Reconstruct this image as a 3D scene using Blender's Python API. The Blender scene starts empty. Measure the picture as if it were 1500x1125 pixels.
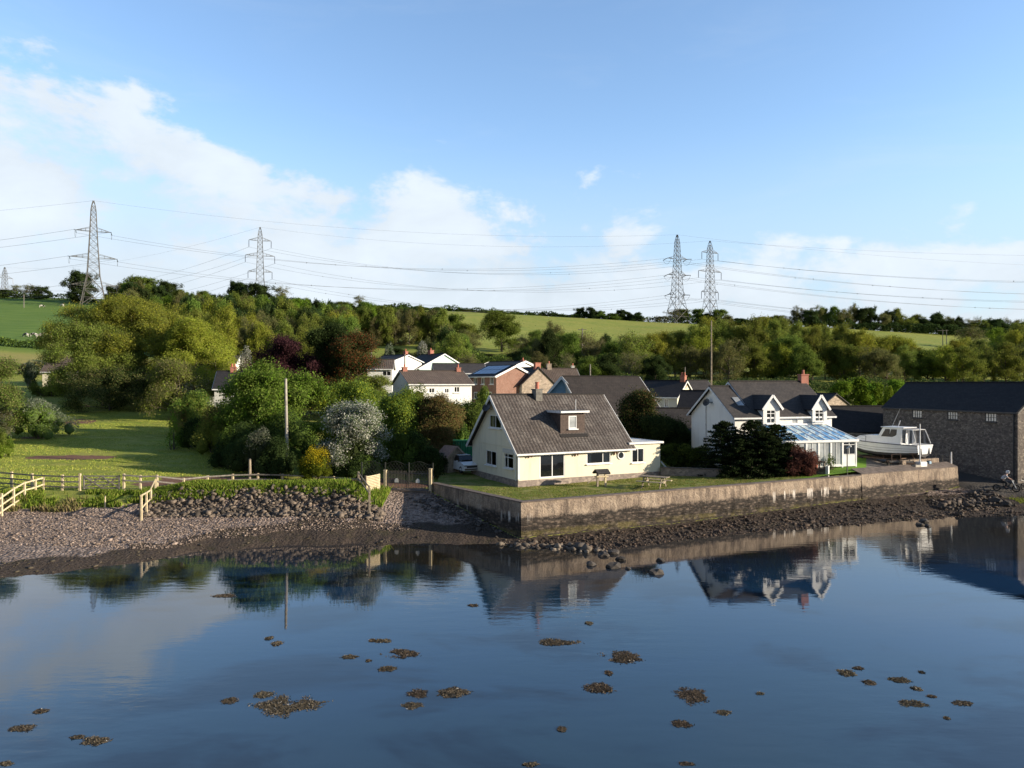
import bpy, math, random
import numpy as np
from mathutils import Vector, Matrix, noise as mnoise
R = math.radians
scene = bpy.context.scene
col = scene.collection
# ------------------------------------------------------------------ camera, sky, sun, exposure
CAMZ = 10.1; F = 1077.0
cam_d = bpy.data.cameras.new('camera'); cam = bpy.data.objects.new('camera', cam_d); col.objects.link(cam)
cam.location = (0, 0, CAMZ); cam.rotation_euler = (R(90), 0, 0)
cam_d.sensor_width = 36; cam_d.lens = F/1500*36; cam_d.clip_start = .5; cam_d.clip_end = 9000
scene.camera = cam
SUN_EL = R(14.0); SUN_AZ = R(-14.0)          # azimuth from +X towards the camera (-Y)
sdir = Vector((math.cos(SUN_AZ)*math.cos(SUN_EL), math.sin(SUN_AZ)*math.cos(SUN_EL), math.sin(SUN_EL)))
sun_d = bpy.data.lights.new('sun', 'SUN'); sun = bpy.data.objects.new('sun', sun_d); col.objects.link(sun)
sun_d.energy = 5.0; sun_d.angle = R(.5); sun_d.color = (1, .86, .66)
sun.rotation_euler = sdir.to_track_quat('Z', 'Y').to_euler(); sun.location = (60, 0, 60)
scene.view_settings.view_transform = 'Standard'; scene.view_settings.look = 'None'
scene.view_settings.exposure = 0.72; scene.view_settings.gamma = 1
scene.cycles.max_bounces = 6; scene.cycles.transparent_max_bounces = 6
scene.cycles.use_adaptive_sampling = True; scene.cycles.adaptive_threshold = .01; scene.cycles.use_denoising = True; scene.cycles.denoiser = 'OPENIMAGEDENOISE'; scene.cycles.denoising_input_passes = 'RGB_ALBEDO_NORMAL'; scene.cycles.denoising_prefilter = 'ACCURATE'

CLOUD_SEED = 8.9
class NT:
    """small helper for node trees"""
    def __init__(s, tree): s.t = tree; s.n = tree.nodes; s.l = tree.links
    def node(s, typ, **kw):
        n = s.n.new(typ)
        for k, v in kw.items():
            if k == 'ins':
                for a, b in v.items(): s.put(n.inputs[a], b)
            else: setattr(n, k, v)
        return n
    def put(s, inp, v):
        if isinstance(v, bpy.types.NodeSocket): s.l.new(v, inp)
        else:
            if isinstance(v, tuple) and len(v) == 3 and inp.type == 'RGBA': v = (*v, 1)
            inp.default_value = v
    def math(s, op, a, b=0.0, c=None, clamp=False):
        n = s.node('ShaderNodeMath', operation=op, use_clamp=clamp); s.put(n.inputs[0], a); s.put(n.inputs[1], b)
        if c is not None: s.put(n.inputs[2], c)
        return n.outputs[0]
    def mix(s, f, a, b, blend='MIX'):
        n = s.node('ShaderNodeMix', data_type='RGBA', blend_type=blend)
        s.put(n.inputs[0], f); s.put(n.inputs[6], a); s.put(n.inputs[7], b); return n.outputs[2]
    def ss(s, v, lo, hi, a=0.0, b=1.0):
        n = s.node('ShaderNodeMapRange', interpolation_type='SMOOTHSTEP')
        for i, q in enumerate((v, lo, hi, a, b)): s.put(n.inputs[i], q)
        return n.outputs[0]
    def noise(s, vec, scale, detail=4, rough=.55, dist=0.0):
        n = s.node('ShaderNodeTexNoise'); s.put(n.inputs['Vector'], vec); n.inputs['Scale'].default_value = scale
        n.inputs['Detail'].default_value = detail; n.inputs['Roughness'].default_value = rough; n.inputs['Distortion'].default_value = dist
        return n.outputs[0]
    def vscale(s, vec, sc):
        n = s.node('ShaderNodeMapping'); s.put(n.inputs['Vector'], vec); n.inputs['Scale'].default_value = sc; return n.outputs[0]
    def bump(s, h, strength=.5, dist=.05):
        n = s.node('ShaderNodeBump'); s.put(n.inputs['Height'], h); n.inputs['Strength'].default_value = strength
        n.inputs['Distance'].default_value = dist; return n.outputs[0]

world = bpy.data.worlds.new('World'); scene.world = world; world.use_nodes = True
w = NT(world.node_tree); w.n.clear()
sky = w.node('ShaderNodeTexSky', sky_type='NISHITA', sun_disc=False)
sky.sun_elevation = SUN_EL + R(6); sky.sun_rotation = math.atan2(sdir.x, sdir.y); sky.altitude = 0
sky.air_density = 1.0; sky.dust_density = .25; sky.ozone_density = 2.5
tc = w.node('ShaderNodeTexCoord').outputs['Generated']
sx = w.node('ShaderNodeSeparateXYZ'); w.l.new(tc, sx.inputs[0])
X_, Y_, Z_ = sx.outputs
hor = w.math('SQRT', w.math('ADD', w.math('MULTIPLY', X_, X_), w.math('MULTIPLY', Y_, Y_)))
el = w.math('DIVIDE', Z_, w.math('MAXIMUM', hor, .02))
az = w.math('ARCTAN2', X_, Y_)
crv = w.node('ShaderNodeFloatCurve')              # how high the cloud bank reaches over the compass
cm = crv.mapping; c0 = cm.curves[0]
pts = [(0, .44), (.18, .43), (.245, .415), (.29, .38), (.34, .33), (.40, .30), (.46, .265), (.505, .25), (.55, .245), (.575, .205), (.64, .165), (.72, .16), (.80, .17), (1, .2)]
c0.points[0].location = pts[0]; c0.points[-1].location = pts[-1]
for p in pts[1:-1]: c0.points.new(*p)
cm.update()
azn = w.math('ADD', w.math('MULTIPLY', az, .4), .5)     # -1.25 rad .. 1.25 rad
w.l.new(azn, crv.inputs['Value'])
cmb = w.node('ShaderNodeCombineXYZ'); w.put(cmb.inputs[0], w.math('MULTIPLY', az, 1.0)); w.put(cmb.inputs[1], w.math('MULTIPLY', el, 1.7)); w.put(cmb.inputs[2], CLOUD_SEED)
n1 = w.noise(cmb.outputs[0], 5.5, 9, .58, .25)           # billows
n2 = w.noise(cmb.outputs[0], 13.0, 7, .62, .2)
n0 = w.noise(cmb.outputs[0], 2.2, 3, .5, .0)             # large breaks
gap = w.math('SUBTRACT', crv.outputs[0], el)
nn = w.math('ADD', w.math('MULTIPLY', w.math('SUBTRACT', n1, .5), .42), w.math('MULTIPLY', w.math('SUBTRACT', n2, .5), .14))
edge = w.math('ADD', gap, nn)
m1 = w.ss(edge, .005, .065)
body = w.ss(w.math('ADD', w.math('MULTIPLY', n1, .8), w.math('MULTIPLY', n2, .45)), .50, .66)
low = w.ss(el, .235, .11)                                # the bank closes up towards the horizon
cover = w.math('MULTIPLY', m1, w.math('ADD', .30, w.math('MULTIPLY', w.math('MAXIMUM', body, w.math('MULTIPLY', low, .93)), .66)))
thin = w.math('MULTIPLY', w.ss(w.noise(w.vscale(cmb.outputs[0], (1, 2.2, 1)), 3.0, 6, .6, .6), .50, .85), .20)
thin = w.math('MULTIPLY', thin, w.ss(el, .75, .2))
cover = w.math('MAXIMUM', cover, thin)
hs = w.node('ShaderNodeHueSaturation', ins={'Saturation': 1.04, 'Value': 1.0}); w.l.new(sky.outputs[0], hs.inputs['Color'])
skyc = w.mix(1.0, hs.outputs[0], (1.72, 1.63, 1.58), 'MULTIPLY')
skyc = w.mix(w.ss(el, .36, .08, 0, .72), skyc, (3.15, 3.85, 4.6))
bright = w.math('ADD', 3.7, w.math('MULTIPLY', n1, 2.7))
clc = w.node('ShaderNodeVectorMath', operation='SCALE'); clc.inputs[0].default_value = (.88, .975, 1.07); w.l.new(bright, clc.inputs['Scale'])
final = w.mix(cover, skyc, clc.outputs[0])
dim = w.math('MULTIPLY', w.ss(el, .55, 1.6, 1.0, .40), w.ss(w.math('DIVIDE', Y_, w.math('MAXIMUM', hor, .02)), -.5, .35, .50, 1.0))   # unseen sky overhead and behind the camera dimmed to cut fill light
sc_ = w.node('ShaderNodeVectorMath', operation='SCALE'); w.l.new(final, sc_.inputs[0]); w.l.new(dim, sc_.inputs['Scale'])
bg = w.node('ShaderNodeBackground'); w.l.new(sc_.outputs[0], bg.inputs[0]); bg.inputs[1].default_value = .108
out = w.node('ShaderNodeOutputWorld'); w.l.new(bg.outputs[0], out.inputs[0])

# ------------------------------------------------------------------ pixel <-> world helpers (photograph is 1500 x 1125)
def W(px, py, d): return Vector(((px-750)/F*d, d, CAMZ-(py-562.5)/F*d))
def zat(py, d): return CAMZ-(py-562.5)/F*d

# ------------------------------------------------------------------ object helpers
def link(o): col.objects.link(o); return o
def tag(o, label=None, cat=None, group=None, kind=None):
    if label: o['label'] = label
    if cat: o['category'] = cat
    if group: o['group'] = group
    if kind: o['kind'] = kind
    return o
def thing(name, label, cat, loc=(0, 0, 0), rz=0.0, group=None):
    o = link(bpy.data.objects.new(name, None)); o.empty_display_size = .3
    o.location = loc; o.rotation_euler = (0, 0, rz); return tag(o, label, cat, group)
def copy_tree(o, parent=None):
    c = o.copy(); col.objects.link(c)
    if parent: c.parent = parent
    for ch in o.children: copy_tree(ch, c)
    return c

class MB:
    """collects polygons, boxes and tubes into ONE mesh object"""
    def __init__(s): s.v = []; s.f = []; s.m = []; s.uv = {}
    def poly(s, vs, m=0, uv=None):
        b = len(s.v); s.v += [tuple(p) for p in vs]; s.f.append(tuple(range(b, b+len(vs)))); s.m.append(m)
        if uv: s.uv[len(s.f)-1] = uv
    def box(s, c, size, m=0, rz=0.0, M=None):
        a, b_, c_ = size[0]/2, size[1]/2, size[2]/2
        P = [Vector((x, y, z)) for x in (-a, a) for y in (-b_, b_) for z in (-c_, c_)]
        T = Matrix.Translation(c) @ (Matrix.Rotation(rz, 4, 'Z') if M is None else M)
        b = len(s.v); s.v += [tuple(T @ p) for p in P]
        for f in ((0, 1, 3, 2), (4, 6, 7, 5), (0, 4, 5, 1), (2, 3, 7, 6), (0, 2, 6, 4), (1, 5, 7, 3)):
            s.f.append(tuple(b+i for i in f)); s.m.append(m)
    def bar(s, p0, p1, w, h=None, m=0, up=Vector((0, 0, 1))):
        p0 = Vector(p0); p1 = Vector(p1); d = p1-p0; L = d.length
        if L < 1e-6: return
        d /= L; x = d.cross(up)
        if x.length < 1e-3: x = d.cross(Vector((0, 1, 0)))
        x.normalize(); y = x.cross(d)
        M = Matrix((x, d, y)).transposed().to_4x4()
        s.box((p0+p1)/2, (w, L, h or w), m, M=M)
    def tube(s, p0, p1, r0, r1=None, n=6, m=0, caps=True):
        p0 = Vector(p0); p1 = Vector(p1); r1 = r0 if r1 is None else r1
        d = (p1-p0)
        if d.length < 1e-6: return
        d.normalize(); x = d.orthogonal().normalized(); y = d.cross(x); b = len(s.v)
        for p, r in ((p0, r0), (p1, r1)):
            for i in range(n):
                a = 2*math.pi*i/n; s.v.append(tuple(p+x*(r*math.cos(a))+y*(r*math.sin(a))))
        for i in range(n):
            j = (i+1) % n; s.f.append((b+i, b+j, b+n+j, b+n+i)); s.m.append(m)
        if caps:
            s.f.append(tuple(b+n-1-i for i in range(n))); s.m.append(m)
            s.f.append(tuple(b+n+i for i in range(n))); s.m.append(m)
    def path(s, P, r, n=5, m=0):
        for a, b in zip(P[:-1], P[1:]): s.tube(a, b, r, r, n, m)
    def ring(s, c, axis, rad, r, seg=20, n=6, m=0):
        axis = Vector(axis).normalized(); x = axis.orthogonal().normalized(); y = axis.cross(x); b = len(s.v); c = Vector(c)
        for i in range(seg):
            a = 2*math.pi*i/seg; e = x*math.cos(a)+y*math.sin(a)
            for j in range(n):
                t = 2*math.pi*j/n; s.v.append(tuple(c+e*(rad+r*math.cos(t))+axis*(r*math.sin(t))))
        for i in range(seg):
            for j in range(n):
                i2 = (i+1) % seg; j2 = (j+1) % n
                s.f.append((b+i*n+j, b+i2*n+j, b+i2*n+j2, b+i*n+j2)); s.m.append(m)
    def prism(s, prof, x0, x1, m=0, axis='x'):
        """extrude a closed (y,z) outline along x"""
        n = len(prof); A = [Vector((x0, y, z)) for y, z in prof]; B = [Vector((x1, y, z)) for y, z in prof]
        b = len(s.v); s.v += [tuple(p) for p in A+B]
        for i in range(n):
            j = (i+1) % n; s.f.append((b+i, b+n+i, b+n+j, b+j)); s.m.append(m)
        s.f.append(tuple(b+i for i in range(n))); s.m.append(m)
        s.f.append(tuple(b+n+n-1-i for i in range(n))); s.m.append(m)
    def build(s, name, mats, parent=None, loc=None, rz=None, smooth=False, bevel=0):
        me = bpy.data.meshes.new(name); me.from_pydata(s.v, [], s.f); 
        for mm in (mats if isinstance(mats, (list, tuple)) else [mats]): me.materials.append(mm)
        me.polygons.foreach_set('material_index', s.m)
        if s.uv:
            l = me.uv_layers.new(name='UVMap')
            for i, uv in s.uv.items():
                p = me.polygons[i]
                for k, q in zip(p.loop_indices, uv): l.data[k].uv = q
        if smooth: me.polygons.foreach_set('use_smooth', [True]*len(s.f))
        me.update()
        o = link(bpy.data.objects.new(name, me))
        if parent: o.parent = parent
        if loc is not None: o.location = loc
        if rz is not None: o.rotation_euler = (0, 0, rz)
        if bevel:
            md = o.modifiers.new('bevel', 'BEVEL'); md.width = bevel; md.segments = 2; md.limit_method = 'ANGLE'
        return o

def np_mesh(name, V, Fa, mats, tint=None, parent=None, smooth=False, midx=None, nper=4):
    """fast mesh from numpy arrays of equal-sided faces"""
    me = bpy.data.meshes.new(name); nv = len(V); nf = len(Fa)
    me.vertices.add(nv); me.vertices.foreach_set('co', np.asarray(V, dtype=np.float32).ravel())
    me.loops.add(nf*nper); me.loops.foreach_set('vertex_index', np.asarray(Fa, dtype=np.int32).ravel())
    me.polygons.add(nf); me.polygons.foreach_set('loop_start', np.arange(0, nf*nper, nper, dtype=np.int32))
    for mm in (mats if isinstance(mats, (list, tuple)) else [mats]): me.materials.append(mm)
    if midx is not None: me.polygons.foreach_set('material_index', np.asarray(midx, dtype=np.int32))
    if smooth: me.polygons.foreach_set('use_smooth', np.ones(nf, dtype=bool))
    if tint is not None:
        a = me.color_attributes.new('tint', 'FLOAT_COLOR', 'POINT')
        t = np.ones((nv, 4), dtype=np.float32); t[:, :tint.shape[1]] = tint; a.data.foreach_set('color', t.ravel())
    me.update(); me.validate()
    o = link(bpy.data.objects.new(name, me))
    if parent: o.parent = parent
    return o

# ------------------------------------------------------------------ materials
MATS = {}
def newmat(name):
    m = bpy.data.materials.new(name); m.use_nodes = True; t = NT(m.node_tree); t.n.clear()
    b = t.node('ShaderNodeBsdfPrincipled'); o = t.node('ShaderNodeOutputMaterial'); t.l.new(b.outputs[0], o.inputs[0])
    MATS[name] = m; return m, t, b
def ocoord(t): return t.node('ShaderNodeTexCoord').outputs['Object']
def simple(name, c1, c2=None, scale=3.0, rough=.7, bump=.0, metal=0.0, detail=5, lo=.35, hi=.65, spec=.5, stretch=None, bscale=None):
    m, t, b = newmat(name); v = ocoord(t)
    if stretch: v = t.vscale(v, stretch)
    n = t.noise(v, scale, detail, .6)
    t.put(b.inputs['Base Color'], t.mix(t.ss(n, lo, hi), c1, c2 or tuple(x*.8 for x in c1)))
    b.inputs['Roughness'].default_value = rough; b.inputs['Metallic'].default_value = metal; b.inputs['Specular IOR Level'].default_value = spec
    if bump: t.put(b.inputs['Normal'], t.bump(t.noise(v, bscale or scale*4, 4, .6), bump, .03))
    return m
def render_wall(name, c, dirt=(.35, .33, .27), amt=.5):
    m, t, b = newmat(name); v = ocoord(t)
    streak = t.noise(t.vscale(v, (1, 1, .18)), 1.6, 6, .65); fine = t.noise(v, 9, 5, .6)
    f = t.math('MULTIPLY', t.ss(streak, .48, .78), amt); f = t.math('ADD', f, t.math('MULTIPLY', t.ss(fine, .4, .8), .12))
    t.put(b.inputs['Base Color'], t.mix(f, c, dirt)); b.inputs['Roughness'].default_value = .85
    t.put(b.inputs['Normal'], t.bump(t.noise(v, 40, 3, .6), .25, .02)); return m
def tile_roof(name, c1, c2, lichen, cw=.3, ch=.33, profiled=True, lich=.5, bump=.8):
    m, t, b = newmat(name); uv = t.node('ShaderNodeTexCoord').outputs['UV']
    br = t.node('ShaderNodeTexBrick'); t.put(br.inputs['Vector'], uv); br.inputs['Scale'].default_value = 1
    br.inputs['Brick Width'].default_value = cw; br.inputs['Row Height'].default_value = ch; br.inputs['Mortar Size'].default_value = .012
    br.inputs['Color1'].default_value = (*c1, 1); br.inputs['Color2'].default_value = (*c2, 1); br.inputs['Mortar'].default_value = (*[x*.45 for x in c1], 1)
    big = t.noise(uv, .55, 6, .65); fine = t.noise(uv, 5.5, 5, .7)
    streak = t.noise(t.vscale(uv, (3.2, .35, 1)), 1.4, 5, .65)
    f = t.math('MULTIPLY', t.ss(t.math('ADD', t.math('MULTIPLY', big, .5), t.math('MULTIPLY', fine, .5)), .46, .62), lich)
    c = t.mix(f, br.outputs['Color'], lichen)
    c = t.mix(t.math('MULTIPLY', t.ss(streak, .52, .75), .35), c, tuple(x*.5 for x in c1))
    sp = t.node('ShaderNodeSeparateXYZ'); t.put(sp.inputs[0], uv)
    saw = t.math('FRACT', t.math('DIVIDE', sp.outputs[1], ch))
    h = t.math('MULTIPLY', saw, -.6)
    if profiled:
        wv = t.math('ABSOLUTE', t.math('SINE', t.math('MULTIPLY', sp.outputs[0], math.pi/cw)))
        h = t.math('ADD', h, t.math('MULTIPLY', wv, 1.0))
    h = t.math('ADD', h, t.math('MULTIPLY', fine, .5))
    t.put(b.inputs['Base Color'], c); b.inputs['Roughness'].default_value = .75; b.inputs['Specular IOR Level'].default_value = .3
    t.put(b.inputs['Normal'], t.bump(h, bump, .06)); return m
def stone_mat(name, cols, mortar, scale=2.6, bump=.8, patchy=None, zsq=1.5):
    m, t, b = newmat(name); v = t.vscale(ocoord(t), (1, 1, zsq))
    v = t.node('ShaderNodeVectorMath', operation='ADD', ins={0: v}).outputs[0]
    nz = t.node('ShaderNodeTexNoise'); t.put(nz.inputs['Vector'], v); nz.inputs['Scale'].default_value = 3
    vv = t.node('ShaderNodeVectorMath', operation='MULTIPLY_ADD'); t.put(vv.inputs[0], nz.outputs[1]); vv.inputs[1].default_value = (.25, .25, .25); t.put(vv.inputs[2], v)
    vo = t.node('ShaderNodeTexVoronoi', feature='F1'); t.put(vo.inputs['Vector'], vv.outputs[0]); vo.inputs['Scale'].default_value = scale
    ed = t.node('ShaderNodeTexVoronoi', feature='DISTANCE_TO_EDGE'); t.put(ed.inputs['Vector'], vv.outputs[0]); ed.inputs['Scale'].default_value = scale
    sp = t.node('ShaderNodeSeparateXYZ'); t.put(sp.inputs[0], vo.outputs['Color'])
    c = t.mix(t.ss(sp.outputs[0], .1, .9), cols[0], cols[1]); c = t.mix(t.ss(sp.outputs[1], .6, .95), c, cols[2])
    c = t.mix(t.ss(t.noise(v, 7, 5, .6), .35, .8, 0, .5), c, tuple(x*.5 for x in cols[0]))
    e = t.ss(ed.outputs['Distance'], 0.0, .06)
    c = t.mix(e, mortar, c)
    t.put(b.inputs['Base Color'], c); b.inputs['Roughness'].default_value = .9
    t.put(b.inputs['Normal'], t.bump(t.math('ADD', t.math('MULTIPLY', e, .6), t.math('MULTIPLY', t.noise(v, 16, 4, .6), .5)), bump, .06)); return m
def brick_mat(name, c1, c2, mortar):
    m, t, b = newmat(name); v = ocoord(t); sp = t.node('ShaderNodeSeparateXYZ'); t.put(sp.inputs[0], v)
    cb = t.node('ShaderNodeCombineXYZ'); t.put(cb.inputs[0], t.math('ADD', sp.outputs[0], sp.outputs[1])); t.put(cb.inputs[1], sp.outputs[2])
    br = t.node('ShaderNodeTexBrick'); t.put(br.inputs['Vector'], cb.outputs[0]); br.inputs['Scale'].default_value = 1
    br.inputs['Brick Width'].default_value = .23; br.inputs['Row Height'].default_value = .08; br.inputs['Mortar Size'].default_value = .008
    br.inputs['Color1'].default_value = (*c1, 1); br.inputs['Color2'].default_value = (*c2, 1); br.inputs['Mortar'].default_value = (*mortar, 1)
    c = t.mix(t.ss(t.noise(v, 2, 5, .6), .4, .75, 0, .5), br.outputs['Color'], tuple(x*.55 for x in c1))
    t.put(b.inputs['Base Color'], c); b.inputs['Roughness'].default_value = .85; return m

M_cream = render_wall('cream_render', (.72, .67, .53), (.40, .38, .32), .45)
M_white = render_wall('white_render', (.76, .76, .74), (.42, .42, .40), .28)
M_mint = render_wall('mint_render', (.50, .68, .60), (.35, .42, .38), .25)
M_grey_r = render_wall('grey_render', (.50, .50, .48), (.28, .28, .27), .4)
M_pvc = simple('white_upvc', (.80, .81, .82), (.72, .73, .74), 2, .35)
M_trim = simple('white_painted_timber', (.76, .77, .78), (.60, .61, .62), 4, .5)
M_bluetrim = simple('pale_blue_timber', (.20, .36, .52), (.15, .28, .42), 4, .5)
M_dark_trim = simple('dark_fascia', (.03, .03, .035), (.05, .05, .05), 4, .6)
M_tile = tile_roof('profiled_brown_tiles', (.066, .056, .051), (.098, .082, .074), (.24, .22, .20), .3, .34, True, .5, .6)
M_tile2 = tile_roof('brown_tiles', (.10, .075, .062), (.14, .105, .085), (.22, .185, .15), .28, .3, True, .4, .5)
M_slate = tile_roof('grey_slate', (.048, .044, .043), (.072, .064, .061), (.115, .10, .09), .35, .22, False, .35, .3)
M_charcoal = tile_roof('charcoal_tiles', (.032, .027, .025), (.046, .038, .035), (.075, .064, .056), .3, .3, False, .35, .3)
M_slate_dark = tile_roof('dark_slate', (.026, .025, .028), (.038, .036, .038), (.055, .05, .048), .35, .22, False, .3, .3)
M_black_roof = tile_roof('black_slate', (.014, .014, .017), (.024, .023, .026), (.035, .033, .033), .35, .22, False, .3, .35)
M_stone = stone_mat('rubble_stone', ((.30, .24, .19), (.42, .34, .27), (.50, .40, .32)), (.40, .34, .28), 3.0)
M_stone_dark = stone_mat('dark_barn_stone', ((.115, .096, .084), (.19, .162, .14), (.28, .24, .20)), (.11, .095, .083), 4.6, .9)
M_stone_plinth = stone_mat('plinth_stone', ((.22, .18, .16), (.32, .26, .23), (.40, .33, .28)), (.24, .20, .18), 3.4, .5)
M_brick = brick_mat('red_brick', (.25, .105, .068), (.19, .08, .055), (.36, .30, .26))
M_brick_dark = brick_mat('chimney_brick', (.42, .13, .08), (.32, .10, .065), (.34, .26, .22))
M_pot = simple('terracotta', (.50, .16, .10), (.38, .12, .08), 6, .7)
M_wood_pale = simple('pale_new_timber', (.62, .52, .34), (.48, .39, .25), 5, .75, .2, stretch=(1, 1, 1))
M_wood = simple('weathered_timber', (.34, .28, .21), (.20, .165, .125), 5, .85, .3)
M_wood_grey = simple('grey_timber', (.24, .22, .20), (.15, .135, .12), 6, .9, .3)
M_iron = simple('black_iron', (.025, .025, .028), (.04, .04, .04), 6, .5)
M_galv = simple('galvanised_steel', (.12, .117, .112), (.085, .083, .08), 3, .7)
M_galv_dark = simple('dull_steel', (.06, .06, .065), (.04, .04, .045), 3, .6, metal=.2)
M_wire = simple('conductor', (.16, .16, .18), (.12, .12, .13), 3, .5)
M_ceramic = simple('insulator_glass', (.05, .06, .11), (.04, .04, .07), 3, .3)
M_bark = simple('bark', (.135, .108, .082), (.075, .060, .046), 5, .95, .6)
M_bark_pale = simple('pale_bark', (.20, .165, .125), (.11, .09, .07), 5, .95, .6)
M_gel = simple('boat_gelcoat', (.74, .75, .76), (.66, .67, .69), 1.5, .28)
M_antifoul_shade = simple('antifoul_and_hull_shade', (.02, .022, .028), (.035, .03, .03), 3, .7)
M_navy = simple('navy_rubbing_band', (.05, .06, .09), (.04, .05, .07), 3, .5)
M_canvas = simple('grey_canvas', (.30, .30, .31), (.22, .22, .23), 4, .9)
M_rust = simple('rusty_steel', (.07, .052, .045), (.12, .07, .045), 5, .85, .3)
M_rubber = simple('rubber', (.015, .015, .016), (.022, .022, .022), 5, .85)
M_green_metal = simple('green_sheet', (.03, .26, .13), (.022, .20, .10), 2, .5)
M_carpaint = simple('white_car_paint', (.72, .75, .80), (.70, .73, .78), 1, .2)
M_skin = simple('skin', (.55, .34, .25), (.50, .30, .22), 5, .6)
M_black_cloth = simple('dark_cloth', (.025, .025, .03), (.04, .04, .045), 9, .9)
M_pale_cloth = simple('pale_grey_cloth', (.52, .54, .58), (.42, .44, .48), 9, .9)
M_ivory = simple('white_plastic', (.72, .72, .70), (.62, .62, .60), 4, .5)
M_boatglass = simple('smoked_boat_window', (.016, .018, .022), (.01, .011, .013), 2, .25, spec=.3)
M_lamp = simple('copper_lamp', (.16, .075, .045), (.10, .05, .03), 6, .5)
M_cushion = simple('blue_fabric', (.25, .36, .42), (.2, .3, .36), 4, .9)
M_solar = None
def _solar():
    m, t, b = newmat('solar_cells'); uv = t.node('ShaderNodeTexCoord').outputs['UV']
    br = t.node('ShaderNodeTexBrick'); t.put(br.inputs['Vector'], uv); br.offset = 0
    br.inputs['Scale'].default_value = 1; br.inputs['Brick Width'].default_value = 1.0; br.inputs['Row Height'].default_value = 1.6; br.inputs['Mortar Size'].default_value = .03
    br.inputs['Color1'].default_value = (.012, .045, .16, 1); br.inputs['Color2'].default_value = (.016, .055, .19, 1); br.inputs['Mortar'].default_value = (.08, .11, .2, 1)
    t.put(b.inputs['Base Color'], br.outputs[0]); b.inputs['Roughness'].default_value = .12; return m
M_solar = _solar()
def _glass(name, base, rough=.04, spec=.8):
    m, t, b = newmat(name); v = ocoord(t)
    t.put(b.inputs['Base Color'], t.mix(t.ss(t.noise(v, .8, 2, .5), .4, .6), base, tuple(x*.6 for x in base)))
    b.inputs['Roughness'].default_value = rough; b.inputs['Specular IOR Level'].default_value = spec; b.inputs['IOR'].default_value = 1.6
    t.put(b.inputs['Normal'], t.bump(t.noise(v, 1.2, 2, .5), .05, .03)); return m
M_glass = _glass('window_glass', (.012, .014, .017)); M_glass_pale = _glass('curtained_glass', (.44, .47, .49))
def _clear():
    m = bpy.data.materials.new('clear_glass'); m.use_nodes = True; t = NT(m.node_tree); t.n.clear()
    tr = t.node('ShaderNodeBsdfTransparent'); tr.inputs[0].default_value = (.78, .82, .82, 1); gl = t.node('ShaderNodeBsdfGlossy'); gl.inputs['Roughness'].default_value = .03
    fr = t.node('ShaderNodeFresnel'); fr.inputs[0].default_value = 1.7; mx = t.node('ShaderNodeMixShader'); t.l.new(t.math('ADD', fr.outputs[0], .05, clamp=True), mx.inputs[0]); t.l.new(tr.outputs[0], mx.inputs[1]); t.l.new(gl.outputs[0], mx.inputs[2])
    o = t.node('ShaderNodeOutputMaterial'); t.l.new(mx.outputs[0], o.inputs[0]); return m
M_clear = _clear(); M_curtain = simple('pale_curtain', (.62, .60, .55), (.50, .48, .44), 6, .95)
M_glass_roof = None
def _cons():
    m, t, b = newmat('blue_polycarbonate'); v = ocoord(t); vo = t.node('ShaderNodeTexVoronoi', feature='F1'); t.put(vo.inputs['Vector'], v); vo.inputs['Scale'].default_value = 1.6
    sp = t.node('ShaderNodeSeparateXYZ'); t.put(sp.inputs[0], vo.outputs['Color'])
    t.put(b.inputs['Base Color'], t.mix(t.ss(t.noise(v, 1.3, 3, .6, 1.0), .46, .56), (.10, .27, .52), (.52, .66, .72)))
    b.inputs['Roughness'].default_value = .12; b.inputs['Specular IOR Level'].default_value = .8; return m
M_glass_roof = _cons()
def _leaf(name, trans=.42):
    m = bpy.data.materials.new(name); m.use_nodes = True; t = NT(m.node_tree); t.n.clear()
    a = t.node('ShaderNodeVertexColor', layer_name='tint'); oi = t.node('ShaderNodeObjectInfo')
    hv = t.node('ShaderNodeHueSaturation'); t.put(hv.inputs['Color'], a.outputs[0])
    t.put(hv.inputs['Value'], t.math('ADD', .80, t.math('MULTIPLY', oi.outputs['Random'], .42)))
    t.put(hv.inputs['Hue'], t.math('ADD', .485, t.math('MULTIPLY', oi.outputs['Random'], .03)))
    df = t.node('ShaderNodeBsdfDiffuse'); t.put(df.inputs[0], hv.outputs[0])
    tr = t.node('ShaderNodeBsdfTranslucent'); t.put(tr.inputs[0], hv.outputs[0])
    m1 = t.node('ShaderNodeMixShader'); m1.inputs[0].default_value = trans; t.l.new(df.outputs[0], m1.inputs[1]); t.l.new(tr.outputs[0], m1.inputs[2])
    o = t.node('ShaderNodeOutputMaterial'); t.l.new(m1.outputs[0], o.inputs[0]); return m
M_leaf = _leaf('foliage'); M_grass_blade = _leaf('grass_blades', .25)
def _rock(name):
    m, t, b = newmat(name); v = ocoord(t); a = t.node('ShaderNodeVertexColor', layer_name='tint')
    c = t.mix(t.ss(t.noise(v, 5, 5, .65), .35, .7, 0, .6), a.outputs[0], (.045, .036, .028))
    t.put(b.inputs['Base Color'], c); b.inputs['Roughness'].default_value = .85
    t.put(b.inputs['Normal'], t.bump(t.noise(v, 9, 5, .65), .6, .05)); return m
M_rock = _rock('shore_rock')


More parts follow.
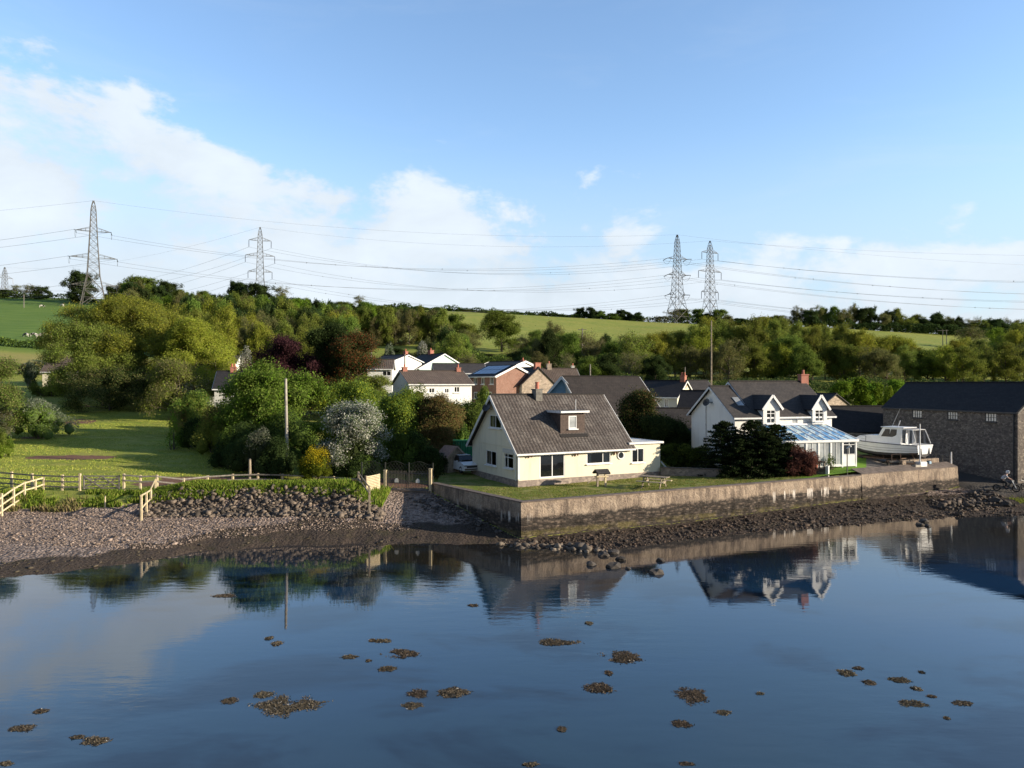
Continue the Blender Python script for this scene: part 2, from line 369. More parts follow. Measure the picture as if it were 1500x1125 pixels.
# ------------------------------------------------------------------ terrain
def vnoise(x, y, seed=0):
    xi = np.floor(x).astype(np.int64); yi = np.floor(y).astype(np.int64); fx = x-xi; fy = y-yi
    fx = fx*fx*(3-2*fx); fy = fy*fy*(3-2*fy)
    def h(a, b):
        n = (a*374761393 + b*668265263 + seed*1442695041) & 0x7fffffff
        n = ((n ^ (n >> 13))*1274126177) & 0x7fffffff
        return ((n ^ (n >> 16)) & 0xffff)/65535.0
    return (h(xi, yi)*(1-fx)+h(xi+1, yi)*fx)*(1-fy)+(h(xi, yi+1)*(1-fx)+h(xi+1, yi+1)*fx)*fy
def fbm(x, y, o=4, seed=0):
    s = 0; a = .5; t = 0
    for i in range(o): s = s+a*vnoise(x*2**i, y*2**i, seed+i); t += a; a *= .5
    return s/t
def sstep(x, a, b): t = np.clip((x-a)/(b-a), 0, 1); return t*t*(3-2*t)

TY = np.array([50, 62, 70, 85, 100, 120, 150, 200, 250, 300, 350, 400, 450, 600, 1200, 3000, 8000.])
TP = np.array([-400, 0, 150, 300, 500, 700, 900, 1100, 1250, 1300, 1500, 1900.])
TZ = np.array([
 [2.1]*6+[2.1, 2.2, 2.3, 2.3, 2.3, 2.0],
 [2.75, 2.75, 2.7, 2.6, 2.3, 2.1, 2.15, 2.4, 2.85, 2.6, 2.5, 2.0],
 [3.5, 3.5, 3.5, 3.4, 2.6, 2.4, 2.3, 2.8, 3.1, 2.7, 2.6, 2.2],
 [4.7, 4.7, 4.7, 4.6, 4.2, 4.0, 3.6, 3.9, 3.9, 3.6, 3.2, 3.0],
 [6, 6, 6, 6, 6, 6, 6, 6, 6, 6, 5.6, 5.2],
 [7.6, 7.6, 7.6, 7.6, 7.5, 7.5, 7.5, 7.6, 7.6, 7.6, 7.2, 7],
 [11, 11, 11, 10.5, 10.2, 10, 9.8, 9.8, 9.8, 9.8, 9.5, 9],
 [20, 20, 18.5, 17, 16, 16, 14.5, 14, 14, 14, 13, 12],
 [29, 29, 27.5, 26, 24, 23.5, 20.5, 20, 20, 20, 18, 17],
 [38, 38, 36.5, 34, 32, 31, 28, 26.8, 26, 26, 24, 22],
 [48, 48, 46.5, 44, 42, 39.5, 36.5, 34, 33, 32.5, 29, 26],
 [57.5, 57.5, 56, 54, 52, 49, 45, 41.8, 40, 39, 34.5, 32],
 [60, 60, 58.5, 56, 54, 50.5, 46.5, 43.4, 41.5, 40.5, 36, 33],
 [50, 50, 50, 48, 46, 44, 42, 40, 38, 37, 34, 30],
 [10]*12, [5]*12, [5]*12])
def table(X, Y):
    px = np.clip(X/np.maximum(Y, 1)*F+750, TP[0], TP[-1]); Yc = np.clip(Y, TY[0], TY[-1])
    i = np.clip(np.searchsorted(TP, px, side='right')-1, 0, len(TP)-2); j = np.clip(np.searchsorted(TY, Yc, side='right')-1, 0, len(TY)-2)
    fx = (px-TP[i])/(TP[i+1]-TP[i]); fy = (Yc-TY[j])/(TY[j+1]-TY[j])
    return (TZ[j, i]*(1-fx)+TZ[j, i+1]*fx)*(1-fy)+(TZ[j+1, i]*(1-fx)+TZ[j+1, i+1]*fx)*fy
WC = np.array([.57, 47.0]); WL = np.array([-6.15, 56.1]); WR = np.array([40.3, 66.5])
WT = 2.57                                                            # sea wall top
wd = (WR-WC)/np.linalg.norm(WR-WC); wn = np.array([wd[1], -wd[0]])
ld = (WL-WC)/np.linalg.norm(WL-WC); ln = np.array([-ld[1], ld[0]]); ln = -ln if ln[0] > 0 else ln
def wall_s(X, Y): return (X-WC[0])*wn[0]+(Y-WC[1])*wn[1], (X-WC[0])*ln[0]+(Y-WC[1])*ln[1]
YWX = [-60, -40, -26.5, -21.5, -18.7, -15, -11, 0, 2.5, 4.6, 7, 12.3, 21.4, 27, 33.8, 42, 60, 120]
YWY = [31, 34.5, 38.1, 41.2, 44.3, 45.6, 46.3, 46.4, 45.2, 44.2, 45.6, 48.6, 51.8, 53.8, 56, 57.2, 58, 60]
def waterline(X): return np.interp(X, YWX, YWY)+.5*(vnoise(X*.9, X*0+3.1, 5)-.5)+.25*(vnoise(X*2.7, X*0+1.1, 6)-.5)
def ground_np(X, Y, lower=True):
    X = np.asarray(X, float); Y = np.asarray(Y, float)
    T = table(X, Y); yw = waterline(X); t = Y-yw
    sr, sl = wall_s(X, Y)
    # left shore
    yt = 50+.5*(fbm(X*.25, X*0+9, 2, 3)-.5); yb = 53.0+.4*(fbm(X*.3, X*0+2, 2, 8)-.5)
    zl = np.where(Y < yt, 1.1*t/np.maximum(yt-yw, .5), np.where(Y < yb, 1.1+1.0*sstep(Y, yt, yb), np.minimum(T, 2.1+.09*(Y-yb))))
    hump = .62*sstep(X, -26.5, -23)*sstep(X, -9.8, -12.5)*sstep(Y, 51.0, 52.8)*sstep(Y, 56, 53.6)
    zl = zl+hump*(.8+.5*fbm(X*.6, Y*.6, 3, 4))
    # slip in front of the gate
    zs = np.where(Y < 56.4, 2.0*np.clip(t/np.maximum(56.4-yw, 1), -9, 1)**1.15 if False else 2.0*t/np.maximum(56.4-yw, 1), np.minimum(T, 2.05+.05*(Y-56.4)))
    k = sstep(X, -11.5, -8.0); zleft = zl*(1-k)+zs*k
    # right strip below the wall
    yl = WC[1]+(X-WC[0])*wd[1]/wd[0]; zb = np.interp(X, [.57, 8, 13, 25, 33, 40], [.30, .22, .2, .5, .62, .78])
    zr = zb*t/np.maximum(yl-yw, 1.0)
    zroad = np.interp(Y, [40, 57, 60, 64, 70, 80, 100], [-2, 0, .45, .9, 1.3, 2.4, 6.0]); zroad = np.where(Y < 66, (Y-yw)*.125, zroad)
    k2 = sstep(X, 39.0, 41.5); zr = zr*(1-k2)+zroad*k2
    k3 = sstep(X, .1, .9)
    Z = zleft*(1-k3)+zr*k3
    # ground behind the walls
    inside = (sr < 0) & (sl < 0) & (X < 40.6-.12*(Y-66.5))
    q = np.minimum(np.minimum(-sr, -sl), 40.6-.12*(Y-66.5)-X)
    kin = np.where(Y <= 84, sstep(q, .35, 1.3), sstep(Y, 80, 90)); kin = np.where(Y > 84, 1.0, kin)
    low = np.where((Y < 70) & lower, .30*sstep(Y, 70, 68.5), 0.0)
    Zin = T-low
    gate = (sl > 0) & (Y > 56.4) ; kin = np.where(gate & (X > -12), np.maximum(kin, sstep(Y, 56.4, 57.2)), kin)
    Z = np.where(inside | (Y > 84), Z*(1-kin)+Zin*kin, Z)
    Z = np.where((Y > 84), T, Z)
    Z = np.where((Y > 78) & (Y <= 84) & ~inside, Z*(1-sstep(Y, 78, 84))+T*sstep(Y, 78, 84), Z)
    Z = np.where(t < 0, np.maximum(-1.6, .16*t), Z)
    rough = .10*(fbm(X*1.6, Y*1.6, 3, 11)-.5)
    beach = ((~inside) & (Y < 53.5)) | ((~inside) & (X > 0) & (Y < 66))
    Z = Z+np.where(beach, rough*np.where(t > 0, 1.0, .3), np.where(Y > 90, 1.2*sstep(Y, 90, 200)*(fbm(X*.02, Y*.02, 3, 2)-.5), .06*(fbm(X*.5, Y*.5, 2, 1)-.5)))
    return Z
def G(x, y): return float(ground_np(np.array([x]), np.array([y]), False)[0])

def build_ground():
    u = np.concatenate([np.linspace(-1.9, -.8, 60, endpoint=False), np.linspace(-.8, .8, 470), np.linspace(.8, 1.9, 61)[1:]])
    ys = np.concatenate([np.arange(26, 36, 1.0), np.arange(36, 62, .22), np.arange(62, 78, .5), np.arange(78, 130, 1.5), np.arange(130, 470, 4.5), np.geomspace(470, 8000, 30)])
    U, Y = np.meshgrid(u, ys); X = U*Y
    Z = ground_np(X, Y)
    V = np.stack([X, Y, Z], -1).reshape(-1, 3); nr, nc = X.shape
    i = np.arange(nr-1)[:, None]*nc+np.arange(nc-1)[None, :]; i = i.ravel()
    Fa = np.stack([i, i+1, i+nc+1, i+nc], 1)
    yw = waterline(X); t = Y-yw; sr, sl = wall_s(X, Y)
    inside = ((sr < 0.1) & (sl < 0.1) & (X < 40.3)) | (Y > 66)
    n = fbm(X*.5, Y*.5, 3, 21)-.5
    beach = np.where(X < .6, sstep(Y+n*1.4-1.0*sstep(X, -28, -25), 51.8, 50.7), sstep(Y, 67, 64.5)); slip = sstep(X, -11.5, -8.5)*sstep(Y, 57.4, 56.4)
    beach = np.where((X < .6), np.maximum(beach, slip), beach)*(~inside)
    wet = np.where(X < .3, sstep(t+n*2.5, 4.2, 2.2), sstep(t, 9, 5)*.9+.0)
    bare = np.zeros_like(X)
    def patch(cx, cy, rx, ry, s=1.0):
        nonlocal bare
        d = ((X-cx)/rx)**2+((Y-cy)/ry)**2+1.1*(fbm(X*.7, Y*.7, 3, 31)-.5); bare = np.maximum(bare, s*sstep(d, 1.1, .55))
    patch(*W(105, 673, 68).xy, 4.5, 1.2); patch(*W(55, 639, 80).xy, 2.4, .8, .9); patch(*W(325, 700, 58.5).xy, 6.5, 1.9); patch(*W(250, 706, 56.5).xy, 4.0, 1.1, .9)
    patch(*W(440, 697, 59).xy, 4.5, 1.5); patch(*W(112, 618, 92).xy, 2.6, 3.0, .9); patch(*W(585, 700, 59).xy, 5, 2.4, .8)
    road = np.where(X > 40, sstep(Y, 61.5, 63)*sstep(Y, 80, 76), 0); 
    lush = sstep(Y, 185, 205)*sstep(X/Y, -.42, -.50)
    px = X/Y*F+750
    dry = sstep(Y, 158, 166)*sstep(Y, 194, 186)*sstep(px, 330, 200)
    tone = np.clip(.35+.5*dry-.35*lush, 0, 1)
    a = np.stack([beach, wet, np.maximum(bare, 0), tone], -1).reshape(-1, 4)
    b = np.stack([road, lush, dry, np.ones_like(X)], -1).reshape(-1, 4)
    m, tt, bs = newmat('terrain')
    o = np_mesh('ground', V, Fa, m, smooth=True); tag(o, kind='structure')
    for nme, arr in (('zone', a), ('zone_b', b)):
        at = o.data.color_attributes.new(nme, 'FLOAT_COLOR', 'POINT'); at.data.foreach_set('color', arr.astype(np.float32).ravel())
    v = ocoord(tt)
    za = tt.node('ShaderNodeVertexColor', layer_name='zone'); zs = tt.node('ShaderNodeSeparateColor'); tt.l.new(za.outputs[0], zs.inputs[0])
    zb_ = tt.node('ShaderNodeVertexColor', layer_name='zone_b'); zs2 = tt.node('ShaderNodeSeparateColor'); tt.l.new(zb_.outputs[0], zs2.inputs[0])
    n_l = tt.noise(v, .09, 5, .6); n_m = tt.noise(v, .7, 5, .65); n_f = tt.noise(v, 7, 5, .7)
    g = tt.mix(tt.ss(n_m, .35, .68), (.28, .315, .054), (.46, .42, .105)); g = tt.mix(tt.ss(n_f, .38, .72), g, (.18, .225, .042))
    g = tt.mix(tt.ss(n_l, .35, .7, 0, .45), g, (.15, .25, .036))
    stripe = tt.noise(tt.vscale(v, (.12, 1.6, 1)), 1.0, 3, .5); g = tt.mix(tt.ss(stripe, .45, .7, 0, .35), g, (.36, .33, .11))
    lushc = tt.mix(tt.ss(tt.noise(tt.vscale(v, (.05, .4, .4)), 1.0, 4, .6), .35, .65), (.105, .19, .035), (.155, .24, .048))
    g = tt.mix(zs2.outputs[1], g, lushc)
    g = tt.mix(zs2.outputs[2], g, tt.mix(tt.ss(n_m, .3, .7), (.38, .32, .11), (.28, .28, .08)))
    dirt = tt.mix(tt.ss(n_f, .35, .7), (.24, .135, .095), (.15, .09, .065))
    g = tt.mix(tt.ss(tt.math('ADD', zs.outputs[2], tt.math('MULTIPLY', tt.math('SUBTRACT', n_f, .5), .7)), .35, .62), g, dirt)
    vo = tt.node('ShaderNodeTexVoronoi', feature='F1'); tt.put(vo.inputs['Vector'], v); vo.inputs['Scale'].default_value = 5.5
    vsp = tt.node('ShaderNodeSeparateXYZ'); tt.put(vsp.inputs[0], vo.outputs['Color'])
    peb = tt.mix(tt.ss(vsp.outputs[0], .1, .95), (.16, .125, .108), (.40, .32, .275)); peb = tt.mix(tt.ss(n_m, .38, .68, 0, .6), peb, (.27, .205, .17))
    mud = tt.mix(tt.ss(n_f, .4, .7), (.055, .042, .034), (.10, .078, .062)); mud = tt.mix(tt.ss(n_m, .5, .75, 0, .7), mud, (.05, .048, .022))
    sh = tt.mix(tt.ss(tt.math('ADD', zs.outputs[1], tt.math('MULTIPLY', tt.math('SUBTRACT', n_m, .5), .6)), .3, .7), peb, mud)
    c = tt.mix(tt.ss(tt.math('ADD', zs.outputs[0], tt.math('MULTIPLY', tt.math('SUBTRACT', n_f, .5), .5)), .35, .65), g, sh)
    c = tt.mix(zs2.outputs[0], c, tt.mix(n_f, (.07, .065, .06), (.11, .10, .09)))
    tt.put(bs.inputs['Base Color'], c); bs.inputs['Roughness'].default_value = .95; bs.inputs['Specular IOR Level'].default_value = .15
    tt.put(bs.inputs['Normal'], tt.bump(tt.math('ADD', n_f, tt.math('MULTIPLY', vo.outputs['Distance'], tt.math('MULTIPLY', tt.math('MULTIPLY', zs.outputs[0], tt.math('SUBTRACT', 1.0, tt.math('MULTIPLY', zs.outputs[1], .75))), -2.5))), .9, .10))
    return o
build_ground()

# water
def build_water():
    m, t, b = newmat('estuary_water'); v = ocoord(t)
    big = t.noise(v, .045, 4, .6); patchn = t.noise(t.vscale(v, (.55, 1, 1)), .16, 5, .62, .5)
    c = t.mix(t.ss(big, .35, .65), (.009, .036, .088), (.012, .040, .068))
    c = t.mix(t.ss(patchn, .50, .61, 0, 1.0), c, (.001, .005, .013))
    sy = t.node('ShaderNodeSeparateXYZ'); t.put(sy.inputs[0], v); shoal = t.math('ADD', t.math('SUBTRACT', sy.outputs[1], t.math('MULTIPLY', t.math('ABSOLUTE', t.math('SUBTRACT', sy.outputs[0], 2)), .16)), t.math('MULTIPLY', t.math('SUBTRACT', big, .5), 10.0))
    c = t.mix(t.ss(sy.outputs[1], 29, 18, 0, .7), c, t.mix(t.ss(patchn, .46, .60), (.018, .040, .050), (.004, .010, .016)))
    c = t.mix(t.ss(shoal, 33, 43, 0, .8), c, (.020, .016, .009))
    t.put(b.inputs['Base Color'], c); b.inputs['Roughness'].default_value = .015; b.inputs['IOR'].default_value = 1.62; b.inputs['Specular IOR Level'].default_value = .5
    wv = t.noise(t.vscale(v, (.55, 1.8, 1)), 1.15, 3, .5, .3); wv2 = t.noise(t.vscale(v, (.7, 1.6, 1)), 4.2, 3, .55, .2)
    calm = t.ss(t.noise(v, .05, 3, .5), .42, .62, .22, 1.0)
    h = t.math('MULTIPLY', t.math('ADD', wv, t.math('MULTIPLY', wv2, .30)), calm)
    t.put(b.inputs['Normal'], t.bump(h, .062, .12))
    mb = MB(); mb.poly([(-4000, -5000, 0), (4000, -5000, 0), (4000, 62, 0), (-4000, 62, 0)])
    o = mb.build('water', m); tag(o, kind='structure')
build_water()
# opposite shore behind the camera (seen only mirrored in panes)
def far_shore():
    xs = np.linspace(-1400, 1400, 60); prof = [( -420, -1), (-450, 8), (-520, 26), (-640, 40), (-900, 46)]
    V = []; 
    for y, z in prof:
        for x in xs: V.append((x, y-60*math.cos(x*.002), z+ (6*math.sin(x*.006+y) if z > 5 else 0)))
    nc = len(xs); Fa = [(j*nc+i, j*nc+i+1, (j+1)*nc+i+1, (j+1)*nc+i) for j in range(len(prof)-1) for i in range(nc-1)]
    o = np_mesh('far_hills', np.array(V), np.array(Fa), simple('far_hillside', (.05, .075, .025), (.03, .045, .018), .02, .95), smooth=True); tag(o, kind='structure')
far_shore()

# garden lawn behind the sea wall
def build_lawn():
    N = 150; M_ = 52
    s = np.linspace(0, 1, N); V = []
    a0 = WL+np.array([.28, .2]); a1 = WC+np.array([0, .5]); a2 = WR+np.array([-.4, .35])
    n1 = 30
    P = np.concatenate([a0+(a1-a0)*np.linspace(0, 1, n1)[:, None], a1+(a2-a1)*np.linspace(0, 1, N-n1+1)[1:, None]])
    bx = np.interp(np.linspace(0, 1, N), [0, .2, 1], [-6.6, -5, 38.6]); by = np.interp(np.linspace(0, 1, N), [0, .2, 1], [69.2, 69.4, 71.5])
    Q = np.stack([bx, by], -1); tt_ = np.linspace(0, 1, M_)[:, None, None]
    XY = P[None]*(1-tt_)+Q[None]*tt_
    X = XY[..., 0]; Y = XY[..., 1]; Z = table(X, Y)+.08*(fbm(X*.5, Y*.5, 3, 1)-.5)
    V = np.stack([X, Y, Z], -1).reshape(-1, 3)
    i = (np.arange(M_-1)[:, None]*N+np.arange(N-1)[None]).ravel(); Fa = np.stack([i, i+1, i+N+1, i+N], 1)
    m, t, b = newmat('lawn_grass'); v = ocoord(t); n_m = t.noise(v, .8, 5, .65); n_f = t.noise(v, 8, 5, .7)
    g = t.mix(t.ss(n_m, .38, .62), (.16, .22, .042), (.36, .32, .13)); g = t.mix(t.ss(n_f, .4, .72), g, (.12, .16, .034))
    pv = t.node('ShaderNodeVertexColor', layer_name='zone'); sp = t.node('ShaderNodeSeparateColor'); t.l.new(pv.outputs[0], sp.inputs[0])
    lush = t.mix(t.ss(n_f, .4, .7), (.17, .31, .04), (.13, .24, .03)); g = t.mix(sp.outputs[1], g, lush)
    pave = t.mix(t.ss(n_f, .4, .65), (.22, .20, .18), (.15, .135, .125)); g = t.mix(t.ss(sp.outputs[0], .4, .6), g, pave)
    t.put(b.inputs['Base Color'], g); b.inputs['Roughness'].default_value = .95; b.inputs['Specular IOR Level'].default_value = .1
    t.put(b.inputs['Normal'], t.bump(n_f, .8, .08))
    o = np_mesh('lawn', V, Fa, m, smooth=True); tag(o, kind='structure')
    px = X/Y*F+750; pave_ = sstep(px, 1262, 1276)*sstep(Y, 62.3, 63.2); lush_ = sstep(px, 1165, 1180)
    a = np.stack([pave_, lush_, 0*X, 0*X+1], -1).reshape(-1, 4)
    at = o.data.color_attributes.new('zone', 'FLOAT_COLOR', 'POINT'); at.data.foreach_set('color', a.astype(np.float32).ravel())
build_lawn()

# sea wall
def _wallmat():
    m, t, b = newmat('sea_wall_concrete'); v = ocoord(t); sp = t.node('ShaderNodeSeparateXYZ'); t.put(sp.inputs[0], v); z = sp.outputs[2]
    n1 = t.noise(v, .55, 5, .65); st = t.noise(t.vscale(v, (1, 1, .22)), 2.2, 6, .7); fn = t.noise(v, 7, 5, .7)
    lay = t.noise(t.vscale(v, (.35, .35, 3.2)), 1.6, 5, .65)
    c = t.mix(t.ss(st, .38, .62), (.41, .32, .24), (.16, .123, .096)); c = t.mix(t.ss(n1, .45, .64, 0, .6), c, (.48, .39, .30))
    c = t.mix(t.ss(fn, .45, .70, 0, .75), c, (.17, .13, .105))
    jn = t.math('ABSOLUTE', t.math('SUBTRACT', t.math('FRACT', t.math('ADD', t.math('MULTIPLY', sp.outputs[0], .134), t.math('MULTIPLY', n1, .03))), .5)); c = t.mix(t.ss(jn, .0045, .0015, 0, .7), c, (.07, .055, .045))
    hgt = t.math('ADD', z, t.math('MULTIPLY', t.math('SUBTRACT', n1, .5), .9)); hgt = t.math('ADD', hgt, t.math('MULTIPLY', t.math('SUBTRACT', fn, .5), .5))
    rub = t.mix(t.ss(lay, .42, .62), (.032, .024, .019), (.13, .098, .076)); rub = t.mix(t.ss(fn, .52, .72, 0, .6), rub, (.25, .20, .16))
    vr = t.node('ShaderNodeTexVoronoi', feature='F1'); t.put(vr.inputs['Vector'], t.vscale(v, (1, 1, 2.4))); vr.inputs['Scale'].default_value = 2.6; vs = t.node('ShaderNodeSeparateXYZ'); t.put(vs.inputs[0], vr.outputs['Color'])
    rub = t.mix(t.ss(vs.outputs[0], .45, .9, 0, .65), rub, (.21, .165, .13)); rub = t.mix(t.ss(vr.outputs['Distance'], .32, .55, 0, .8), rub, (.025, .02, .016))
    c = t.mix(t.ss(hgt, 1.72, 1.42), c, rub)
    # pale lime runs under the render
    lime = t.math('MULTIPLY', t.ss(t.noise(t.vscale(v, (1, 1, .05)), 2.6, 3, .6), .54, .60), t.math('MULTIPLY', t.ss(z, 1.9, 1.7), t.ss(hgt, .95, 1.35)))
    c = t.mix(t.math('MULTIPLY', lime, t.math('MAXIMUM', t.math('MULTIPLY', t.ss(sp.outputs[0], 19.5, 21), t.ss(sp.outputs[0], 28, 26)), t.ss(t.noise(v, .13, 2, .5), .60, .68))), c, (.66, .60, .54))
    alg = t.math('MULTIPLY', t.ss(hgt, .80, .62), t.ss(hgt, .28, .45)); c = t.mix(t.math('MULTIPLY', alg, t.ss(n1, .42, .6, 0, .65)), c, (.18, .15, .05))
    c = t.mix(t.ss(hgt, .42, .2), c, (.05, .04, .034))
    t.put(b.inputs['Base Color'], c); b.inputs['Roughness'].default_value = .92
    t.put(b.inputs['Normal'], t.bump(t.math('ADD', fn, t.math('MULTIPLY', lay, t.ss(hgt, 1.6, 1.2, 0, 3.0))), 1.0, .16)); return m
M_seawall = _wallmat()
M_coping = simple('wall_coping', (.17, .135, .115), (.10, .08, .07), 2.5, .9, .5)
def wall_run(mb, A, B, z0, z1, nrm, th=.45, batter=.12, m=0, seg=1, jit=.0, rng=None):
    A = np.array(A); B = np.array(B); nrm = np.array(nrm)
    N = max(1, seg); rows = 8
    for side in (0, 1):
        pass
    grid = []
    for i in range(N+1):
        p = A+(B-A)*i/N; colm = []
        for r in range(rows+1):
            f = r/rows; off = batter*(1-f)
            if rng is not None and 0 < i < N: off += rng.uniform(-jit, jit)*(1.6 if f < .55 else .35)
            colm.append((p[0]+nrm[0]*off, p[1]+nrm[1]*off, z0+(z1-z0)*f))
        grid.append(colm)
    for i in range(N):
        for r in range(rows): mb.poly([grid[i][r], grid[i+1][r], grid[i+1][r+1], grid[i][r+1]], m)
    a = grid[0][-1]; b = grid[-1][-1]; ai = (A[0]-nrm[0]*th, A[1]-nrm[1]*th); bi = (B[0]-nrm[0]*th, B[1]-nrm[1]*th)
    for i in range(N):
        p = A+(B-A)*i/N-nrm*th; q = A+(B-A)*(i+1)/N-nrm*th
        mb.poly([grid[i][-1], grid[i+1][-1], (q[0], q[1], z1), (p[0], p[1], z1)], m)
        mb.poly([(p[0], p[1], z0), (p[0], p[1], z1), (q[0], q[1], z1), (q[0], q[1], z0)], m)
    for k, (X0, I) in enumerate(((grid[0], ai), (grid[-1], bi))):
        mb.poly([X0[0]]+[x for x in X0[1:]]+[(I[0], I[1], z1), (I[0], I[1], z0)], m)
def build_seawall():
    t = thing('sea_wall', 'long weathered concrete and rubble sea wall holding up the gardens at the water\'s edge', 'sea wall', (0, 0, 0))
    rng = random.Random(5)
    mb = MB(); E = WC+wd*31.6                                          # the plain stretch ends where the battered quay begins
    wall_run(mb, WC, E+wd*.5, -.8, WT-.06, wn, .5, .10, 0, 90, .05, rng); mb.build('front_face', M_seawall, t)
    mb = MB(); wall_run(mb, WL, WC, -.8, WT-.06, ln, .5, .06, 0, 24, .03, rng); mb.build('side_face', M_seawall, t)
    mb = MB(); wall_run(mb, E, WR, -.8, WT+.02, wn, 1.1, .22, 0, 24, .02, rng)
    en = wd; R2 = WR+np.array([-1.9, 15.5]); wall_run(mb, WR-wn*1.1, R2, -.8, WT+.02, np.array([1, .12]), .6, .3, 0, 20, .02, rng); mb.build('quay_end', M_seawall, t)
    mb = MB()
    def cop(A, B, nrm, z, th, w_in, w_out, tilt=0):
        a = A+nrm*w_out; b = B+nrm*w_out; c = B-nrm*w_in; d = A-nrm*w_in
        lo = [(*a, z), (*b, z), (*c, z+tilt), (*d, z+tilt)]; hi = [(p[0], p[1], p[2]+th) for p in lo]
        mb.poly(hi); mb.poly(lo[::-1])
        for i in range(4): j = (i+1) % 4; mb.poly([lo[i], lo[j], hi[j], hi[i]])
    cop(WC+wn*0.03, E, wn, WT-.06, .07, .46, .05); cop(WL, WC, ln, WT-.062, .07, .46, .05); cop(E+wd*.02, WR, wn, WT+.022, .06, 1.0, .02, .34)
    mb.build('coping', M_coping, t)
    # raised block on the quay
    mb = MB(); a = WC+wd*38.2-wn*1.05; b = WC+wd*43.2-wn*1.05
    wall_run(mb, a, b, WT-.3, WT+.78, wn, .35, .02, 0, 8, .01, rng); mb.build('parapet', M_seawall, t)
build_seawall()


# ------------------------------------------------------------------ buildings
def clip_below(poly, x0, z0, x1, z1):
    """keep the part of an (x,z) polygon under the line through the two points"""
    def s(p): return (z0+(z1-z0)*(p[0]-x0)/(x1-x0))-p[1]
    out = []
    for i in range(len(poly)):
        a = poly[i]; b = poly[(i+1) % len(poly)]; sa = s(a); sb = s(b)
        if sa >= 0: out.append(a)
        if (sa > 1e-9 and sb < -1e-9) or (sa < -1e-9 and sb > 1e-9):
            k = sa/(sa-sb); out.append((a[0]+(b[0]-a[0])*k, a[1]+(b[1]-a[1])*k))
    return out
def wall_panel(mb, O, U, Nn, top, zlo, holes, m=0, reveal=.12):
    """a wall sheet with real openings; top = [(x,z)...]; holes = [(x0,x1,z0,z1)]"""
    O = Vector(O); U = Vector(U); Nn = Vector(Nn)
    def P(x, z, d=0): return O+U*x+Vector((0, 0, z))-Nn*d
    xs = sorted(set([p[0] for p in top]+[h[0] for h in holes]+[h[1] for h in holes]))
    zmax = max(p[1] for p in top); zs = sorted(set([zlo, zmax]+[h[2] for h in holes]+[h[3] for h in holes]))
    def seg(x):
        for a, b in zip(top[:-1], top[1:]):
            if a[0]-1e-6 <= x <= b[0]+1e-6: return a, b
        return top[-2], top[-1]
    for x0, x1 in zip(xs[:-1], xs[1:]):
        xm = (x0+x1)/2; a, b = seg(xm)
        for z0, z1 in zip(zs[:-1], zs[1:]):
            zm = (z0+z1)/2
            if any(h[0] < xm < h[1] and h[2] < zm < h[3] for h in holes): continue
            pl = clip_below([(x0, z0), (x1, z0), (x1, z1), (x0, z1)], *a, *b)
            if len(pl) >= 3: mb.poly([P(*p) for p in pl], m)
    for (x0, x1, z0, z1) in holes:
        for (xa, za), (xb, zb) in (((x0, z0), (x1, z0)), ((x1, z0), (x1, z1)), ((x1, z1), (x0, z1)), ((x0, z1), (x0, z0))):
            mb.poly([P(xa, za), P(xb, zb), P(xb, zb, reveal), P(xa, za, reveal)], m)
def add_window(parent, O, U, Nn, h, bars=1, rail=None, fm=None, gm=None, fw=.07, sill=True, depth=.05, name='window', label=None, grid=0):
    """frame (mesh) with pane and sill as its own parts"""
    O = Vector(O); U = Vector(U); Nn = Vector(Nn); x0, x1, z0, z1 = h; fm = fm or M_pvc; gm = gm or M_glass
    M = Matrix((U, Nn, Vector((0, 0, 1)))).transposed().to_4x4()
    def C(x, z, d): return O+U*x+Vector((0, 0, z))-Nn*d
    mb = MB(); T = .06; g = .003
    mb.box(C((x0+x1)/2, z0+fw/2+g, depth), (x1-x0-2*g, T, fw), 0, M=M); mb.box(C((x0+x1)/2, z1-fw/2-g, depth), (x1-x0-2*g, T, fw), 0, M=M)
    for x in (x0+fw/2+g, x1-fw/2-g): mb.box(C(x, (z0+z1)/2, depth), (fw, T, z1-z0-2*fw-2*g), 0, M=M)
    iw = x1-x0-2*fw
    if isinstance(bars, (list, tuple)): bx = [x0+(x1-x0)*b for b in bars]
    else: bx = [x0+fw+iw*(i+1)/(bars+1) for i in range(bars)]
    for x in bx: mb.box(C(x, (z0+z1)/2, depth), (fw*.8 if grid == 0 else .04, T*.8, z1-z0-2*fw-2*g), 0, M=M)
    for r in ([rail] if isinstance(rail, float) else (rail or [])):
        mb.box(C((x0+x1)/2, z0+(z1-z0)*r, depth), (iw, T*.7, fw*.7 if grid == 0 else .04), 0, M=M)
    wdw = mb.build(name, fm, parent)
    if label: wdw['label'] = label
    mp = MB(); d = depth+.012; mp.poly([C(x0+g, z0+g, d), C(x1-g, z0+g, d), C(x1-g, z1-g, d), C(x0+g, z1-g, d)])
    mp.build('pane', gm, wdw)
    if gm is M_clear:
        wd_ = x1-x0
        for a, b in ((x0+.03, x0+wd_*.24), (x1-wd_*.22, x1-.03)):
            mc = MB(); n = 8
            for i in range(n): mc.poly([C(a+(b-a)*i/n, z0+.02, .2+.03*(i % 2)), C(a+(b-a)*(i+1)/n, z0+.02, .2+.03*((i+1) % 2)), C(a+(b-a)*(i+1)/n, z1-.02, .2+.03*((i+1) % 2)), C(a+(b-a)*i/n, z1-.02, .2+.03*(i % 2))])
            mc.build('curtain', M_curtain, wdw)
    if sill:
        ms = MB(); ms.box(C((x0+x1)/2, z0-.045, -.04), (x1-x0+.16, .22, .08), 0, M=M); ms.build('sill', M_pvc if fm is M_pvc else fm, wdw)
    return wdw
